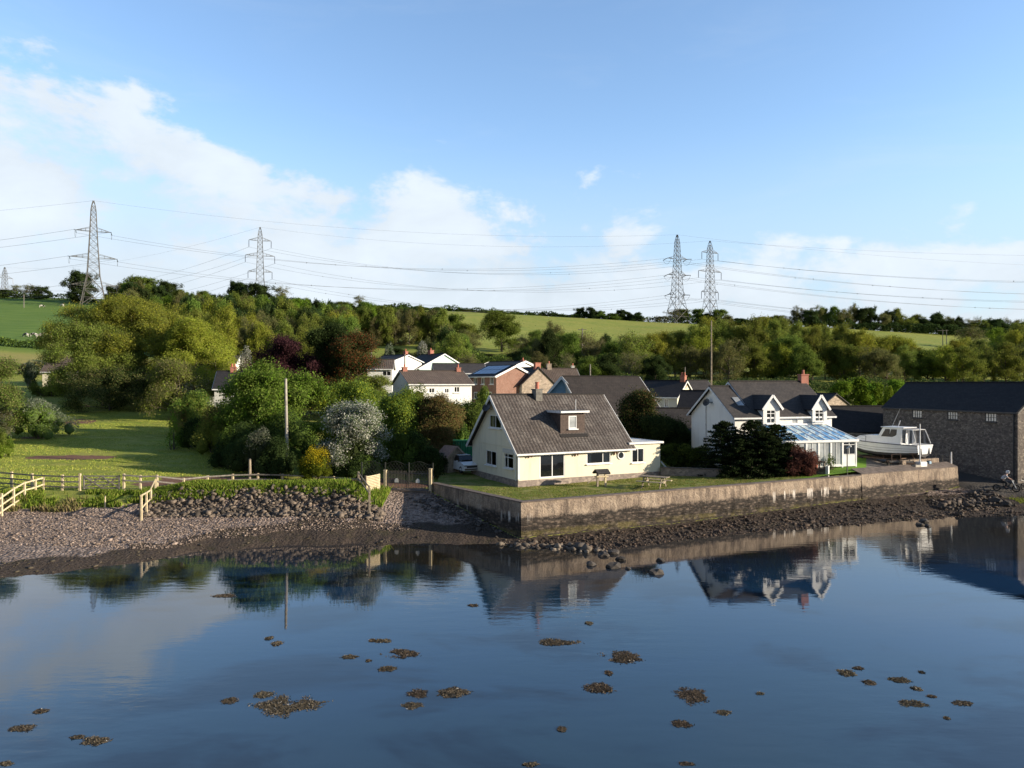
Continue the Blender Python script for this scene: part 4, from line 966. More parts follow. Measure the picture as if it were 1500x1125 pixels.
# blue-trimmed porch gable of the long bungalow
def porch():
    p = W(808, 0, 84); p.z = 6.0
    h = house('blue_porch_gable', 'pale blue trimmed porch gable at the left end of the long bungalow', 'porch', p, R(-62), 3.2, 3.6, zat(574, 84)-6, zat(554, 84)-6, M_bluetrim, M_slate, trim=M_trim, trim_w=.3, gutter=False)
p_ = W(842, 0, 82.0); p_.z = 5.2
house('blue_porch_gable', 'pale blue gable with white verge at the left end of the long bungalow roof', 'porch', p_-Vector((2.9, 0, 0)), R(0), 2.9, 2.5, zat(574, 82)-5.2, zat(567, 82)-5.2, M_white, M_slate, trim=None, gutter=False, ridge_tiles=False) if False else None
def gable_porch():
    d = 82.5; pts_ = [W(803, 577, d), W(824, 553.5, d), W(846, 572, d)]
    t = thing('blue_porch_gable', 'pale blue porch gable with white trim at the left end of the long bungalow', 'porch', (pts_[1].x, d, 5.0), R(-20))
    wdt = 3.1; zr = pts_[1].z-5.0; ze = zr-1.75
    mb = MB(); wall_panel(mb, (-wdt/2, 0, 0), (1, 0, 0), (0, -1, 0), [(0, ze), (wdt/2, zr), (wdt, ze)], -1, []); 
    for s in (-1, 1): mb.poly([(s*wdt/2, 0, -1), (s*wdt/2, 0, ze), (s*wdt/2, 4, ze), (s*wdt/2, 4, -1)])
    mb.build('wall', M_bluetrim, t)
    mb = MB()
    for s in (-1, 1):
        a = Vector((s*(wdt/2+.3), -.4, ze-.34)); b = Vector((0, -.4, zr)); mb.poly([a, b, b+Vector((0, 4.2, 0)), a+Vector((0, 4.2, 0))], 0, [(0, 0), (0, 2), (4, 2), (4, 0)]); 
        mb.poly([a+Vector((0, 0, .12)), b+Vector((0, 0, .12)), b+Vector((0, 4.2, .12)), a+Vector((0, 4.2, .12))], 0, [(0, 0), (0, 2), (4, 2), (4, 0)])
    mb.build('roof', M_slate, t)
    mb = MB()
    for s in (-1, 1): mb.bar((s*(wdt/2+.3), -.45, ze-.28), (0, -.45, zr+.06), .08, .26)
    mb.build('bargeboard', M_pvc, t)
gable_porch()

# ------------------------------------------------------------------ vegetation
def leaf_quads(rng, P, N, size, jitter=.35, aspect=.62):
    """leaf-sized rhombi at points P facing roughly N"""
    n = len(P)
    D = N+rng.normal(0, .75, (n, 3)); D /= np.linalg.norm(D, axis=1, keepdims=True)+1e-9
    A = np.cross(D, rng.normal(0, 1, (n, 3))); A /= np.linalg.norm(A, axis=1, keepdims=True)+1e-9
    B = np.cross(D, A); s = size*(1+jitter*rng.normal(0, 1, (n, 1))); s = np.clip(s, size*.4, size*2)
    A = A*s*.5; B = B*s*.5*aspect
    V = np.stack([P-A, P+B, P+A, P-B], 1).reshape(-1, 3)
    return V, np.arange(n*4).reshape(n, 4)
def tints(rng, n, pal, clump=None):
    pal = np.array(pal); w_ = rng.random(n); i = rng.integers(0, len(pal), n)
    if clump is not None: i = np.where(rng.random(n) < .78, clump % len(pal), i)
    c = pal[i]*(1+.13*rng.normal(0, 1, (n, 1))); return np.repeat(np.clip(c, .004, .9), 4, axis=0)
def skeleton(rng, H, levels=5, spread=.62, up=.25, kids=(2, 3), first=.24, r0=None, lean=0.0, clear=.10, Wd=None, pvar=.85):
    """leader with side limbs all the way up; every limb forks down to twigs"""
    segs = []; tips = []; r0 = r0 or H*.020; Wd = Wd or H*.8
    def grow(p, d, L, r, lev):
        q = p
        for k in range(2):
            d2 = d+rng.normal(0, .16, 3); d2[2] += .03; d2 /= np.linalg.norm(d2); q2 = q+d2*L/2
            segs.append((q, q2, r*(1-.18*k), r*(1-.18*(k+1)))); q = q2; d = d2
            if lev <= 1: tips.append((q2, lev))
        if lev == 0: return
        n = rng.integers(2, 4); ph = rng.random()*6.28
        for k in range(n):
            a = ph+6.28*k/n+rng.normal(0, .35); x = np.cross(d, [0.3, .2, 1.0] if abs(d[2]) < .9 else [1., 0, 0]); x /= np.linalg.norm(x); y = np.cross(d, x)
            sp = spread*(.7+.6*rng.random()); e = d+(x*math.cos(a)+y*math.sin(a))*sp+np.array([0, 0, up*rng.random()]); e /= np.linalg.norm(e)
            grow(q, e, L*(.55+.25*rng.random()), r*.58, lev-1)
    n = 9; p = np.zeros(3); P = [p]
    for i in range(n):
        d = np.array([lean+rng.normal(0, .10), rng.normal(0, .10), 1.0]); p = p+d*H*.88/n; P.append(p); f = i/n
        segs.append((P[-2], P[-1], r0*(1-f)**.8+.02, r0*(1-(i+1)/n)**.8+.02))
    nl = 6+3*levels; hs = clear+(.92-clear)*(np.arange(nl)+rng.random(nl)*.8)/nl; ph = rng.random()*6.28
    for k, h in enumerate(hs):
        i = min(int(h*n), n-1); q = P[i]+(P[i+1]-P[i])*(h*n-i); a = ph+k*2.4+rng.normal(0, .3)
        prof = math.sqrt(max(.06, 1-((h-.46)/.60)**2))*(.945-pvar/2+pvar*rng.random()); L = Wd*.5*prof*.50
        el = .15+1.1*h+rng.normal(0, .12); d = np.array([math.cos(a)*math.cos(el), math.sin(a)*math.cos(el), math.sin(el)])
        grow(q, d, L, r0*(.45-.28*h), max(2, levels-2))
    tips.append((P[-1], 0)); return segs, tips
def seg_mesh(segs, n=5, minr=.012):
    V = []; Fa = []; a = np.arange(n)*2*np.pi/n; ca = np.cos(a)[:, None]; sa = np.sin(a)[:, None]
    for p, q, r0, r1 in segs:
        d = q-p; d = d/(np.linalg.norm(d)+1e-9); x = np.cross(d, [0, 0, 1.0] if abs(d[2]) < .9 else [1.0, 0, 0]); x /= np.linalg.norm(x); y = np.cross(d, x)
        b = len(V)*n*0+sum(0 for _ in ())
        V.append(np.concatenate([p+(x*ca+y*sa)*max(r0, minr), q+(x*ca+y*sa)*max(r1, minr)]))
    V = np.concatenate(V); m = len(segs); base = (np.arange(m)*2*n)[:, None]; i = np.arange(n)[None]; j = (i+1) % n
    Fa = np.stack([base+i, base+j, base+n+j, base+n+i], -1).reshape(-1, 4)
    return V, Fa
def make_tree(name, seed, H, Wd, pal, leaf=.22, per=16, sigma=.5, levels=5, spread=.62, up=.25, bark=None, merged=False, low=0.0, ivy=0, r0=None, lean=0.0, ivypal=None, flat=1.0, clear=.10, pvar=.85):
    """unit-true tree: Empty > trunk, crown (or one mesh when merged). Returns the root, hidden nowhere: it is moved to its place."""
    rng = np.random.default_rng(seed); segs, tips = skeleton(rng, H, levels, spread, up=up, r0=r0, lean=lean, clear=clear, Wd=Wd, pvar=pvar)
    T = np.array([t[0] for t in tips]); zmax = T[:, 2].max(); rx = np.percentile(np.abs(T[:, :2]-T[:, :2].mean(0)), 97)
    S = np.array([Wd/2/rx, Wd/2/rx, H*.96/zmax]); cen = np.array([*T[:, :2].mean(0), 0])*np.array([1, 1, 0])
    f = lambda p: (p-cen*(p[2]/zmax if p[2] > 0 else 0))*S
    segs = [(f(p), f(q), a, b) for p, q, a, b in segs]; T = np.array([f(p) for p in T])
    pts = np.repeat(T, per, axis=0); cl = np.repeat(np.arange(len(T)), per)
    P = pts+rng.normal(0, sigma, pts.shape)*np.array([1, 1, .75*flat])
    if low:                                                       # foliage down the trunk and lower limbs
        k = int(len(P)*low); s = rng.integers(0, len(segs), k); t = rng.random((k, 1)); Q = np.array([segs[i][0] for i in s])*(1-t)+np.array([segs[i][1] for i in s])*t
        P = np.concatenate([P, Q+rng.normal(0, sigma*1.2, Q.shape)]); cl = np.concatenate([cl, rng.integers(0, 99, k)])
    P[:, 2] = np.maximum(P[:, 2], .1)
    C = np.array([0, 0, H*.45]); Nn = P-C; Nn /= np.linalg.norm(Nn, axis=1, keepdims=True)+1e-9
    V, Fa = leaf_quads(rng, P, Nn, leaf); tn = tints(rng, len(P), pal, cl)
    if ivy:
        big = [s for s in segs if s[2] > H*.009]; s = rng.integers(0, len(big), ivy); t = rng.random((ivy, 1))
        Q = np.array([big[i][0] for i in s])*(1-t)+np.array([big[i][1] for i in s])*t+rng.normal(0, .28, (ivy, 3)); Q[:, 2] = np.maximum(Q[:, 2], .05)
        V2, F2 = leaf_quads(rng, Q, rng.normal(0, 1, Q.shape), leaf*1.1); tn2 = tints(rng, ivy, ivypal or [(.022, .035, .012), (.03, .05, .016)])
        Fa = np.concatenate([Fa, F2+len(V)]); V = np.concatenate([V, V2]); tn = np.concatenate([tn, tn2])
    SV, SF = seg_mesh(segs, 5 if not merged else 4, .02 if not merged else .04)
    bark = bark or M_bark
    if merged:
        Vv = np.concatenate([SV, V]); Ff = np.concatenate([SF, Fa+len(SV)]); mi = np.concatenate([np.zeros(len(SF)), np.ones(len(Fa))])
        return np_mesh(name, Vv, Ff, [bark, M_leaf], np.concatenate([np.full((len(SV), 3), .08), tn]), midx=mi)
    root = thing(name, None, None); np_mesh('trunk', SV, SF, bark, parent=root, smooth=True); np_mesh('crown', V, Fa, M_leaf, tn, parent=root)
    return root
def make_bush(name, seed, w_, d_, h, pal, leaf=.16, n=5000, lumps=14, spiky=0.0, stems=True, core=True, top=None, merged=False, topz=.6, side=None, box=False):
    """rounded, lumpy leaf mass; w x d x h metres; top = palette for the upper, upward-facing shoots (blossom)"""
    rng = np.random.default_rng(seed)
    if box: c = np.stack([rng.uniform(-.92, .92, lumps), rng.uniform(-.6, .6, lumps), rng.uniform(.1, .78, lumps)], 1)
    else:
        th = rng.random(lumps)*6.283; zz = rng.random(lumps)**.8; rr = np.sqrt(np.clip(1-zz**2, 0, 1))*(.35+.5*rng.random(lumps)); c = np.stack([rr*np.cos(th), rr*np.sin(th), .12+.68*zz], 1)
    rad = .24+.20*rng.random(lumps)
    if box: rad = .22+.12*rng.random(lumps)
    k = rng.integers(0, lumps, n); dv = rng.normal(0, 1, (n, 3)); dv /= np.linalg.norm(dv, axis=1, keepdims=True)
    dv[:, 2] = np.where(rng.random(n) < .75, np.abs(dv[:, 2]), dv[:, 2]); rj = rad[k]*(.66+.42*rng.random(n)+spiky*np.maximum(rng.random(n)-.6, 0)*1.2)
    P = c[k]+dv*rj[:, None]*np.array([1, 1, 1.0])
    ins = np.zeros(n, bool)
    for i in range(lumps): ins |= (np.linalg.norm(P-c[i], axis=1) < rad[i]*.72) & (k != i)
    P = P[~ins]; N = dv[~ins]; k = k[~ins]; sc = np.array([w_/2, d_/2, h]); zm = np.percentile(P[:, 2], 99.5); P[:, 2] /= zm; P = P*sc/np.array([1.12, 1.12, 1]); P[:, 2] = np.maximum(P[:, 2], .02)
    V, Fa = leaf_quads(rng, P, N*np.array([1, 1, 1.0]), leaf); tn = tints(rng, len(P), pal, k)
    if top:
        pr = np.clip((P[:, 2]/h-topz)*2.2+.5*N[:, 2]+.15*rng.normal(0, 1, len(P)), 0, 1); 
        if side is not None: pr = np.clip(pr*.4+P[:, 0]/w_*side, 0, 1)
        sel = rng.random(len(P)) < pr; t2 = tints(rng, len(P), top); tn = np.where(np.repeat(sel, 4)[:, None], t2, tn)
    extra = None
    if core:
        me = bpy.data.meshes.new('t'); import bmesh; bm = bmesh.new(); CV = []; CF = []
        bmesh.ops.create_icosphere(bm, subdivisions=1, radius=1.0); iv = np.array([v_.co[:] for v_ in bm.verts]); bm.verts.index_update(); jf = np.array([[v_.index for v_ in f.verts] for f in bm.faces]); bm.free(); bpy.data.meshes.remove(me)
        for i in range(lumps):
            q = (c[i]+iv*rad[i]*.56*(1+.2*rng.normal(0, 1, (len(iv), 1)))); q[:, 2] /= zm; q = q*sc/np.array([1.12, 1.12, 1]); q[:, 2] = np.maximum(q[:, 2], 0); CV.append(q); CF.append(jf+i*len(iv))
        CV = np.concatenate(CV); CF = np.concatenate(CF); CF = np.concatenate([CF, CF[:, :1]], 1)   # degenerate quads keep one face size
        tri = CF[:, :3]
        # split every triangle into three quads so that the mesh stays all-quad
        m = (CV[tri[:, 0]]+CV[tri[:, 1]]+CV[tri[:, 2]])/3; ab = (CV[tri[:, 0]]+CV[tri[:, 1]])/2; bc = (CV[tri[:, 1]]+CV[tri[:, 2]])/2; ca = (CV[tri[:, 2]]+CV[tri[:, 0]])/2
        nt = len(tri); o0 = len(V); allv = np.concatenate([CV, m, ab, bc, ca]); b0 = len(CV); I = np.arange(nt)
        q = np.concatenate([np.stack([tri[:, 0], b0+nt+I, b0+I, b0+3*nt+I], 1), np.stack([tri[:, 1], b0+2*nt+I, b0+I, b0+nt+I], 1), np.stack([tri[:, 2], b0+3*nt+I, b0+I, b0+2*nt+I], 1)])
        V = np.concatenate([V, allv]); Fa = np.concatenate([Fa, q+o0]); pc = np.array(pal).mean(0); tn = np.concatenate([tn, np.tile(pc, (len(allv), 1))])
    if merged: return np_mesh(name, V, Fa, M_leaf, tn)
    root = thing(name, None, None); np_mesh('foliage', V, Fa, M_leaf, tn, parent=root)
    if stems:
        sg = []
        for i in range(min(lumps, 9)):
            q = c[i].copy(); q[2] /= zm; q = q*sc/1.12; p = np.array([q[0]*.15, q[1]*.15, -.3]); m = (p+q)/2+rng.normal(0, .1, 3); sg += [(p, m, h*.014+.02, h*.01+.015), (m, q, h*.01+.015, .012)]
        SV, SF = seg_mesh(sg, 5); np_mesh('stem', SV, SF, M_bark, parent=root, smooth=True)
    return root
# palettes (real leaf colours)
P_OLIVE = [(.200, .240, .044), (.165, .215, .038), (.240, .265, .055), (.160, .175, .050)]
P_YELLOW = [(.28, .30, .036), (.24, .28, .034), (.31, .31, .055), (.22, .225, .046)]
P_MID = [(0.124, 0.183, 0.035), (0.147, 0.212, 0.040), (0.100, 0.147, 0.031), (0.177, 0.236, 0.050)]
P_FRESH = [(0.150, 0.250, 0.028), (0.120, 0.210, 0.026), (0.190, 0.290, 0.036)]
P_DARK = [(0.035, 0.059, 0.020), (0.049, 0.078, 0.026), (0.061, 0.089, 0.030)]
P_DULL = [(0.149, 0.163, 0.053), (0.176, 0.176, 0.064), (0.127, 0.145, 0.046), (0.182, 0.163, 0.075)]
P_PURPLE = [(0.060, 0.026, 0.036), (0.042, 0.019, 0.026), (0.084, 0.038, 0.046)]
P_RUST = [(0.208, 0.078, 0.034), (0.156, 0.058, 0.029), (0.260, 0.111, 0.052)]
P_WHITE = [(.36, .36, .31), (.28, .30, .23), (.46, .45, .40)]
P_GREY = [(0.182, 0.208, 0.143), (0.143, 0.176, 0.111), (0.234, 0.247, 0.182)]
P_GORSE = [(.42, .34, .02), (.52, .42, .03), (.34, .30, .02)]
P_BROWN = [(0.210, 0.133, 0.063), (0.168, 0.119, 0.049), (0.126, 0.112, 0.042)]
ORD = ['leftmost', 'second', 'third', 'fourth', 'fifth', 'sixth', 'seventh', 'eighth', 'ninth', 'tenth', 'eleventh', 'twelfth', 'thirteenth', 'fourteenth', 'fifteenth', 'sixteenth', 'seventeenth', 'eighteenth', 'nineteenth', 'twentieth', 'twenty-first', 'twenty-second', 'twenty-third', 'twenty-fourth', 'twenty-fifth', 'twenty-sixth', 'twenty-seventh', 'twenty-eighth', 'twenty-ninth', 'thirtieth', 'thirty-first', 'thirty-second', 'thirty-third', 'thirty-fourth', 'thirty-fifth', 'thirty-sixth', 'thirty-seventh', 'thirty-eighth', 'thirty-ninth', 'fortieth']
def place_root(r, x, y, z=None, s=(1, 1, 1), rz=0.0): r.location = (x, y, G(x, y)-.15 if z is None else z); r.scale = s; r.rotation_euler = (0, 0, rz); return r

# prototypes for the woods: (tree, height, width)
rnd = random.Random(11)
WOOD = []
for i, (pal, sp, per, lf, low) in enumerate([(P_OLIVE, .60, 15, .30, .35), (P_YELLOW, .62, 15, .30, .3), (P_OLIVE, .7, 8, .28, .2), (P_MID, .62, 18, .32, .4), (P_DULL, .58, 9, .28, .25), (P_FRESH, .55, 14, .28, .3), (P_DARK, .6, 22, .34, .5), (P_DULL, .75, 5, .26, .1)]):
    WOOD.append((dict(pal=pal, spread=sp, per=per, leaf=lf, low=low), None, None))
_proto = {}
def wood_tree(kind, merged=False, variant=0):
    """a fresh copy of one of the woodland kinds (first use builds it): 11 m tall, 9 m wide"""
    key = (kind, merged, variant)
    if key not in _proto:
        k = WOOD[kind][0]; nm = 'tree'
        _proto[key] = [make_tree(nm, 40+kind*7+variant, 11, 9, k['pal'], k['leaf']*(1.05 if merged else .72), int(k['per']*(1.9 if not merged else .8)), .44, 5, k['spread'], low=k['low']+.5 if merged else k['low']*.5, r0=.30, clear=.03 if merged else .20, merged=merged, bark=M_bark if kind not in (2, 7) else M_bark_pale), 0]
    r, n = _proto[key]; _proto[key][1] += 1
    return r if n == 0 else copy_tree(r)
KINDW = {0: 'olive green', 1: 'yellow-green', 2: 'thin olive', 3: 'mid green', 4: 'dull brownish', 5: 'fresh green', 6: 'dark ivy-green', 7: 'nearly bare grey'}
def belt(rowname, group, spec, kinds, d, top, px0, px1, step, wid, seed, merged=False, jd=4.0):
    """a row of trees; top(px) gives the photo height of the crowns"""
    rg = random.Random(seed); px = px0; lst = []
    while px < px1:
        lst.append(px+rg.uniform(-.25, .25)*step); px += step*rg.uniform(.8, 1.2)
    for i, p in enumerate(lst):
        k = rg.choice(kinds); dd = d+rg.uniform(-jd, jd); x = (p-750)/F*dd; zb = G(x, dd); zt = zat(top(p)+rg.uniform(-5, 7), dd); h = max((zt-zb)*1.10, 3.0); wd_ = wid/F*dd*rg.uniform(.8, 1.3)
        t = wood_tree(k, merged, rg.randint(0, 1)); place_root(t, x, dd, zb-.2, (wd_/9, wd_/9, h/11), rg.uniform(0, 6.28))
        tag(t, f"{KINDW[k]} tree, {ORD[min(i, 39)]} from left in {rowname}", 'tree', group)
ip = lambda xs, ys: (lambda p: float(np.interp(p, xs, ys)))
G_R = 'trees of the right-hand wooded belt'; G_M = 'trees on the slope behind the village'; G_L = 'trees covering the left hillside'; G_C = 'trees along the skyline'
# right-hand belt
belt('the front row of the right-hand wood', G_R, None, [0, 0, 1, 2, 3, 4], 148, ip([940, 1040, 1120, 1230, 1330, 1420, 1500, 1600], [512, 505, 500, 502, 512, 512, 500, 495]), 950, 1620, 30, 42, 1)
belt('the middle row of the right-hand wood', G_R, None, [0, 0, 1, 1, 2], 164, ip([940, 1000, 1040, 1120, 1230, 1310, 1345, 1400, 1450, 1500, 1600], [492, 484, 474, 473, 482, 494, 514, 503, 503, 488, 483]), 945, 1620, 27, 40, 2)
belt('the back row of the right-hand wood', G_R, None, [0, 1, 1], 182, ip([960, 1000, 1040, 1120, 1230, 1290, 1345, 1400, 1450, 1490, 1600], [490, 482, 471, 470, 480, 492, 520, 499, 505, 482, 478]), 965, 1620, 26, 38, 3)
# slope behind the village
belt('the row just above village roofs', G_M, None, [3, 4, 6, 6, 7], 140, ip([600, 640, 690, 705, 755, 765, 830, 900, 960], [520, 516, 518, 530, 530, 520, 520, 522, 515]), 600, 955, 30, 38, 4)
belt('the dark row above the village', G_M, None, [6, 4, 3, 6, 7], 165, ip([590, 618, 640, 660, 690, 702, 755, 768, 800, 850, 900, 960], [516, 514, 490, 480, 500, 526, 526, 498, 485, 500, 498, 495]), 590, 950, 27, 36, 5)
belt('the row below the long meadow', G_M, None, [3, 4, 6, 0, 7], 200, ip([580, 618, 632, 650, 690, 702, 755, 768, 800, 840, 900, 950], [515, 514, 480, 470, 490, 524, 524, 482, 484, 490, 496, 492]), 580, 945, 25, 32, 6)
belt('the small wood at the meadow corner', G_M, None, [3, 4, 0, 7], 250, ip([540, 600, 650, 690], [462, 456, 456, 470]), 545, 690, 16, 24, 7, True)
# left hillside
for n_, (d_, tp, a, b, st, wd_, kd, nm) in enumerate([
    (138, ip([300, 360, 420, 500, 560], [478, 470, 478, 486, 492]), 330, 520, 25, 40, [0, 1, 2, 4], 'the lowest row above the purple tree'),
    (165, ip([280, 340, 420, 500, 600], [456, 455, 462, 472, 482]), 290, 516, 22, 34, [0, 1, 3, 4], 'the second row up the left hillside'),
    (200, ip([260, 340, 420, 500, 590], [446, 447, 454, 462, 472]), 270, 514, 20, 30, [1, 3, 0, 6], 'the third row up the left hillside'),
    (245, ip([180, 340, 420, 500, 600], [436, 440, 446, 452, 462]), 270, 590, 17, 25, [3, 6, 4, 0], 'the fourth row up the left hillside'),
    (300, ip([120, 200, 340, 420, 500, 600], [430, 428, 436, 440, 446, 454]), 180, 640, 15, 21, [3, 6, 4, 5], 'the fifth row up the left hillside'),
    (360, ip([120, 200, 280, 340, 420, 500, 600], [424, 416, 432, 434, 437, 444, 452]), 165, 640, 13, 18, [3, 6, 4, 6], 'the top row of the left hillside')]):
    belt(nm, G_L, None, kd, d_, tp, a, b, st, wd_, 20+n_, d_ > 190)
# skyline
def one_tree(label, px, d, top, wpx, kind, merged=True, base=None, cat='tree', group=None, rz=0.0):
    x = (px-750)/F*d; zb = G(x, d) if base is None else base; h = max(zat(top, d)-zb, 2.5); t = wood_tree(kind, merged, 0)
    place_root(t, x, d, zb-.2, (wpx/F*d/9, wpx/F*d/9, h/11), rz); tag(t, label, cat, group); return t
rg_ = random.Random(77)
belt('the skyline group right of the pylons', G_C, None, [6, 3, 4, 6, 0], 405, ip([1060, 1100, 1130, 1160, 1200, 1240, 1280, 1330, 1380, 1440, 1500, 1600], [464, 464, 468, 454, 450, 449, 453, 460, 463, 473, 470, 470]), 1062, 1600, 13, 22, 30, True)
belt('the skyline row on the distant ridge', G_C, None, [7, 6, 7, 4], 440, ip([1380, 1420, 1500], [466, 468, 468]), 1380, 1580, 14, 16, 31, True)
belt('the skyline group left of the right pylons', G_C, None, [6, 6, 3, 7], 412, ip([836, 860, 890, 930], [458, 452, 455, 462]), 840, 945, 13, 18, 32, True)
belt('the skyline clump under the right pylons', G_C, None, [6, 4, 3, 7], 414, ip([960, 990, 1020], [458, 450, 455]), 966, 1055, 17, 20, 33, True)
belt('the far left skyline clump', G_C, None, [7, 3, 6, 3], 398, ip([0, 25, 50, 62], [424, 413, 411, 420]), 4, 66, 17, 26, 34, True)
belt('the skyline row of the middle ridge', G_C, None, [6, 4, 3], 415, ip([540, 600, 700, 830], [449, 452, 457, 464]), 540, 835, 15, 16, 35, True)
one_tree('dark ivy-clad tree rising behind the foot of the left pylon', 118, 372, 394, 34, 6)
one_tree('slim dark conifer, first of the skyline trio by the second pylon', 343, 408, 409, 15, 6); one_tree('dark conifer in the middle of the skyline trio by the second pylon', 355, 406, 411, 20, 6)
one_tree('broad round dark tree under the second pylon', 378, 404, 413, 36, 6); one_tree('feathery half-bare tree right of the round skyline tree', 412, 402, 417, 30, 7)
one_tree('rounded green tree crowning the hill right of the left pylon', 212, 380, 404, 44, 3); one_tree('green bushy tree between left pylon and the crowning tree', 178, 376, 412, 34, 4); one_tree('lower green tree just right of the crowning tree', 246, 384, 410, 30, 6)
one_tree('lone leaning bare tree standing on the ridge', 526, 408, 431, 22, 7)
one_tree('spreading half-bare tree standing in the right-hand meadow', 1422, 300, 476, 44, 7)
one_tree('fresh green tree rising at the meadow edge on the right', 1462, 196, 478, 40, 5, False)
one_tree('tall green tree above the slate roofs left of the meadow', 735, 232, 453, 52, 3, False)
one_tree('tall thin tree with bare stems in the middle of the slope', 808, 190, 466, 36, 4, False)
one_tree('round yellow-green tree standing behind the mint house', 664, 150, 484, 50, 0, False)
one_tree('wide dark-limbed tree standing at the field edge', 924, 152, 482, 74, 2, False)
one_tree('pale stemmed bare tree beside the wide dark-limbed one', 858, 168, 480, 44, 7, False)

# the great pale green trees by the lawn
def own_tree(label, px, d, top, wpx, seed, pal, base=None, cat='tree', name='tree', group=None, **kw):
    x = (px-750)/F*d; zb = G(x, d) if base is None else base; H = zat(top, d)-zb
    t = make_tree(name, seed, H, wpx/F*d, pal, **kw); place_root(t, x, d, zb-.15); return tag(t, label, cat, group)
GT = 'great pale trees at the head of the left lawn'
own_tree('great olive spring tree, left of the three at the head of the lawn', 150, 110, 466, 112, 3, P_OLIVE+P_DULL[:1], leaf=.15, per=60, sigma=.42, levels=6, spread=.62, low=.3, group=GT, bark=M_bark_pale, pvar=.4)
own_tree('broadest and tallest great yellow-green tree at the head of the lawn', 210, 118, 427, 205, 8, P_OLIVE+P_YELLOW[:3], leaf=.16, per=110, sigma=.5, levels=6, spread=.6, low=.25, group=GT, bark=M_bark_pale, pvar=.35, clear=.14)
own_tree('great yellow-green tree on the right, leaning over the white house', 282, 109, 462, 104, 13, P_YELLOW, leaf=.15, per=60, sigma=.42, levels=6, spread=.6, low=.25, group=GT, bark=M_bark_pale, pvar=.4)
own_tree('darker green tree in front of the great pale trees', 160, 104, 534, 110, 21, P_DARK+P_DULL[:2], leaf=0.148, per=36, sigma=0.400, levels=5, low=.5)
own_tree('spreading green tree with a pale trunk at the right of the lawn', 258, 96, 524, 92, 25, P_DULL+P_OLIVE[:2], leaf=0.148, per=39, sigma=0.400, levels=5, low=.2, bark=M_bark_pale)
own_tree('dark shrubby tree closing the end of the lawn', 218, 122, 540, 90, 27, P_DARK+P_MID[:1], leaf=0.178, per=54, sigma=0.480, levels=5, low=.5)
own_tree('dull green tree right of the far bungalow', 160, 126, 508, 60, 29, P_DULL, leaf=0.148, per=36, sigma=0.400, levels=5, low=.4)
own_tree('dark copper-purple tree above the sycamore', 418, 98, 488, 104, 31, P_PURPLE, leaf=0.163, per=61, sigma=0.400, levels=5, low=.3)
own_tree('black-green conifer left of the rust-brown one', 482, 100, 474, 54, 33, P_DARK, leaf=0.163, per=108, sigma=0.400, levels=5, low=.8, spread=.45)
own_tree('dying conifer with rust-brown foliage beside the white gabled house', 512, 99, 484, 62, 35, P_RUST[:2]+P_DARK+[(.07, .04, .02)], leaf=0.148, per=64, sigma=0.360, levels=5, low=.8, spread=.5)
own_tree('big fresh green sycamore behind the telegraph pole', 398, 73, 528, 130, 37, P_MID+P_FRESH[:2], leaf=0.178, per=79, sigma=0.400, levels=5, low=.6)
own_tree('olive bushy tree right of the sycamore', 508, 76, 556, 90, 39, P_MID+P_YELLOW[:2], leaf=0.148, per=64, sigma=0.360, levels=5, low=.6)
own_tree('thin twiggy tree in front of the white village house', 545, 90, 545, 50, 41, P_OLIVE, leaf=0.104, per=18, sigma=0.240, levels=6, bark=M_bark_pale)
own_tree('yellow-green tree left of the yellow house', 588, 70, 566, 66, 43, P_MID+P_YELLOW[:2], leaf=0.126, per=72, sigma=0.336, levels=5, low=.8)
own_tree('brownish half-leafed tree left of the yellow house', 640, 70, 576, 64, 45, P_BROWN+P_DULL[:1], leaf=0.111, per=46, sigma=0.288, levels=6, low=.6)
own_tree('dark green tree just behind the yellow house gable', 690, 76, 588, 66, 47, P_DARK+P_MID, leaf=0.126, per=79, sigma=0.336, levels=5, low=.7)
own_tree('dark green pine right of the yellow house roof', 932, 76, 573, 62, 49, P_DARK+P_DULL[:1]+P_BROWN[:1], leaf=0.126, per=108, sigma=0.336, levels=5, low=.7)
own_tree('round dark tree in front of the grey shed', 972, 73, 610, 62, 51, P_DARK, leaf=0.126, per=82, sigma=0.320, levels=5, low=.7)
own_tree('bushy green tree at the left edge of the photo', -8, 78, 520, 70, 53, P_DULL+P_MID, leaf=0.126, per=36, sigma=0.336, levels=5, low=.5)
GS = 'small bright trees by the barn'
for k, (p, tpy, wp) in enumerate(((1234, 556, 34), (1260, 552, 18), (1271, 562, 14), (1282, 560, 20), (1312, 556, 22))):
    own_tree(['bright green bushy young tree by the small stone gable', 'bright green slim tree, tallest of those left of the barn', 'slenderest bright green tree left of the barn', 'bright green pointed tree right of the slenderest one', 'bright green sapling just over the barn roof corner'][k], p, 108, tpy, wp, 60+k, P_FRESH, leaf=.2, per=24, sigma=0.240, levels=4, low=.5, group=GS)

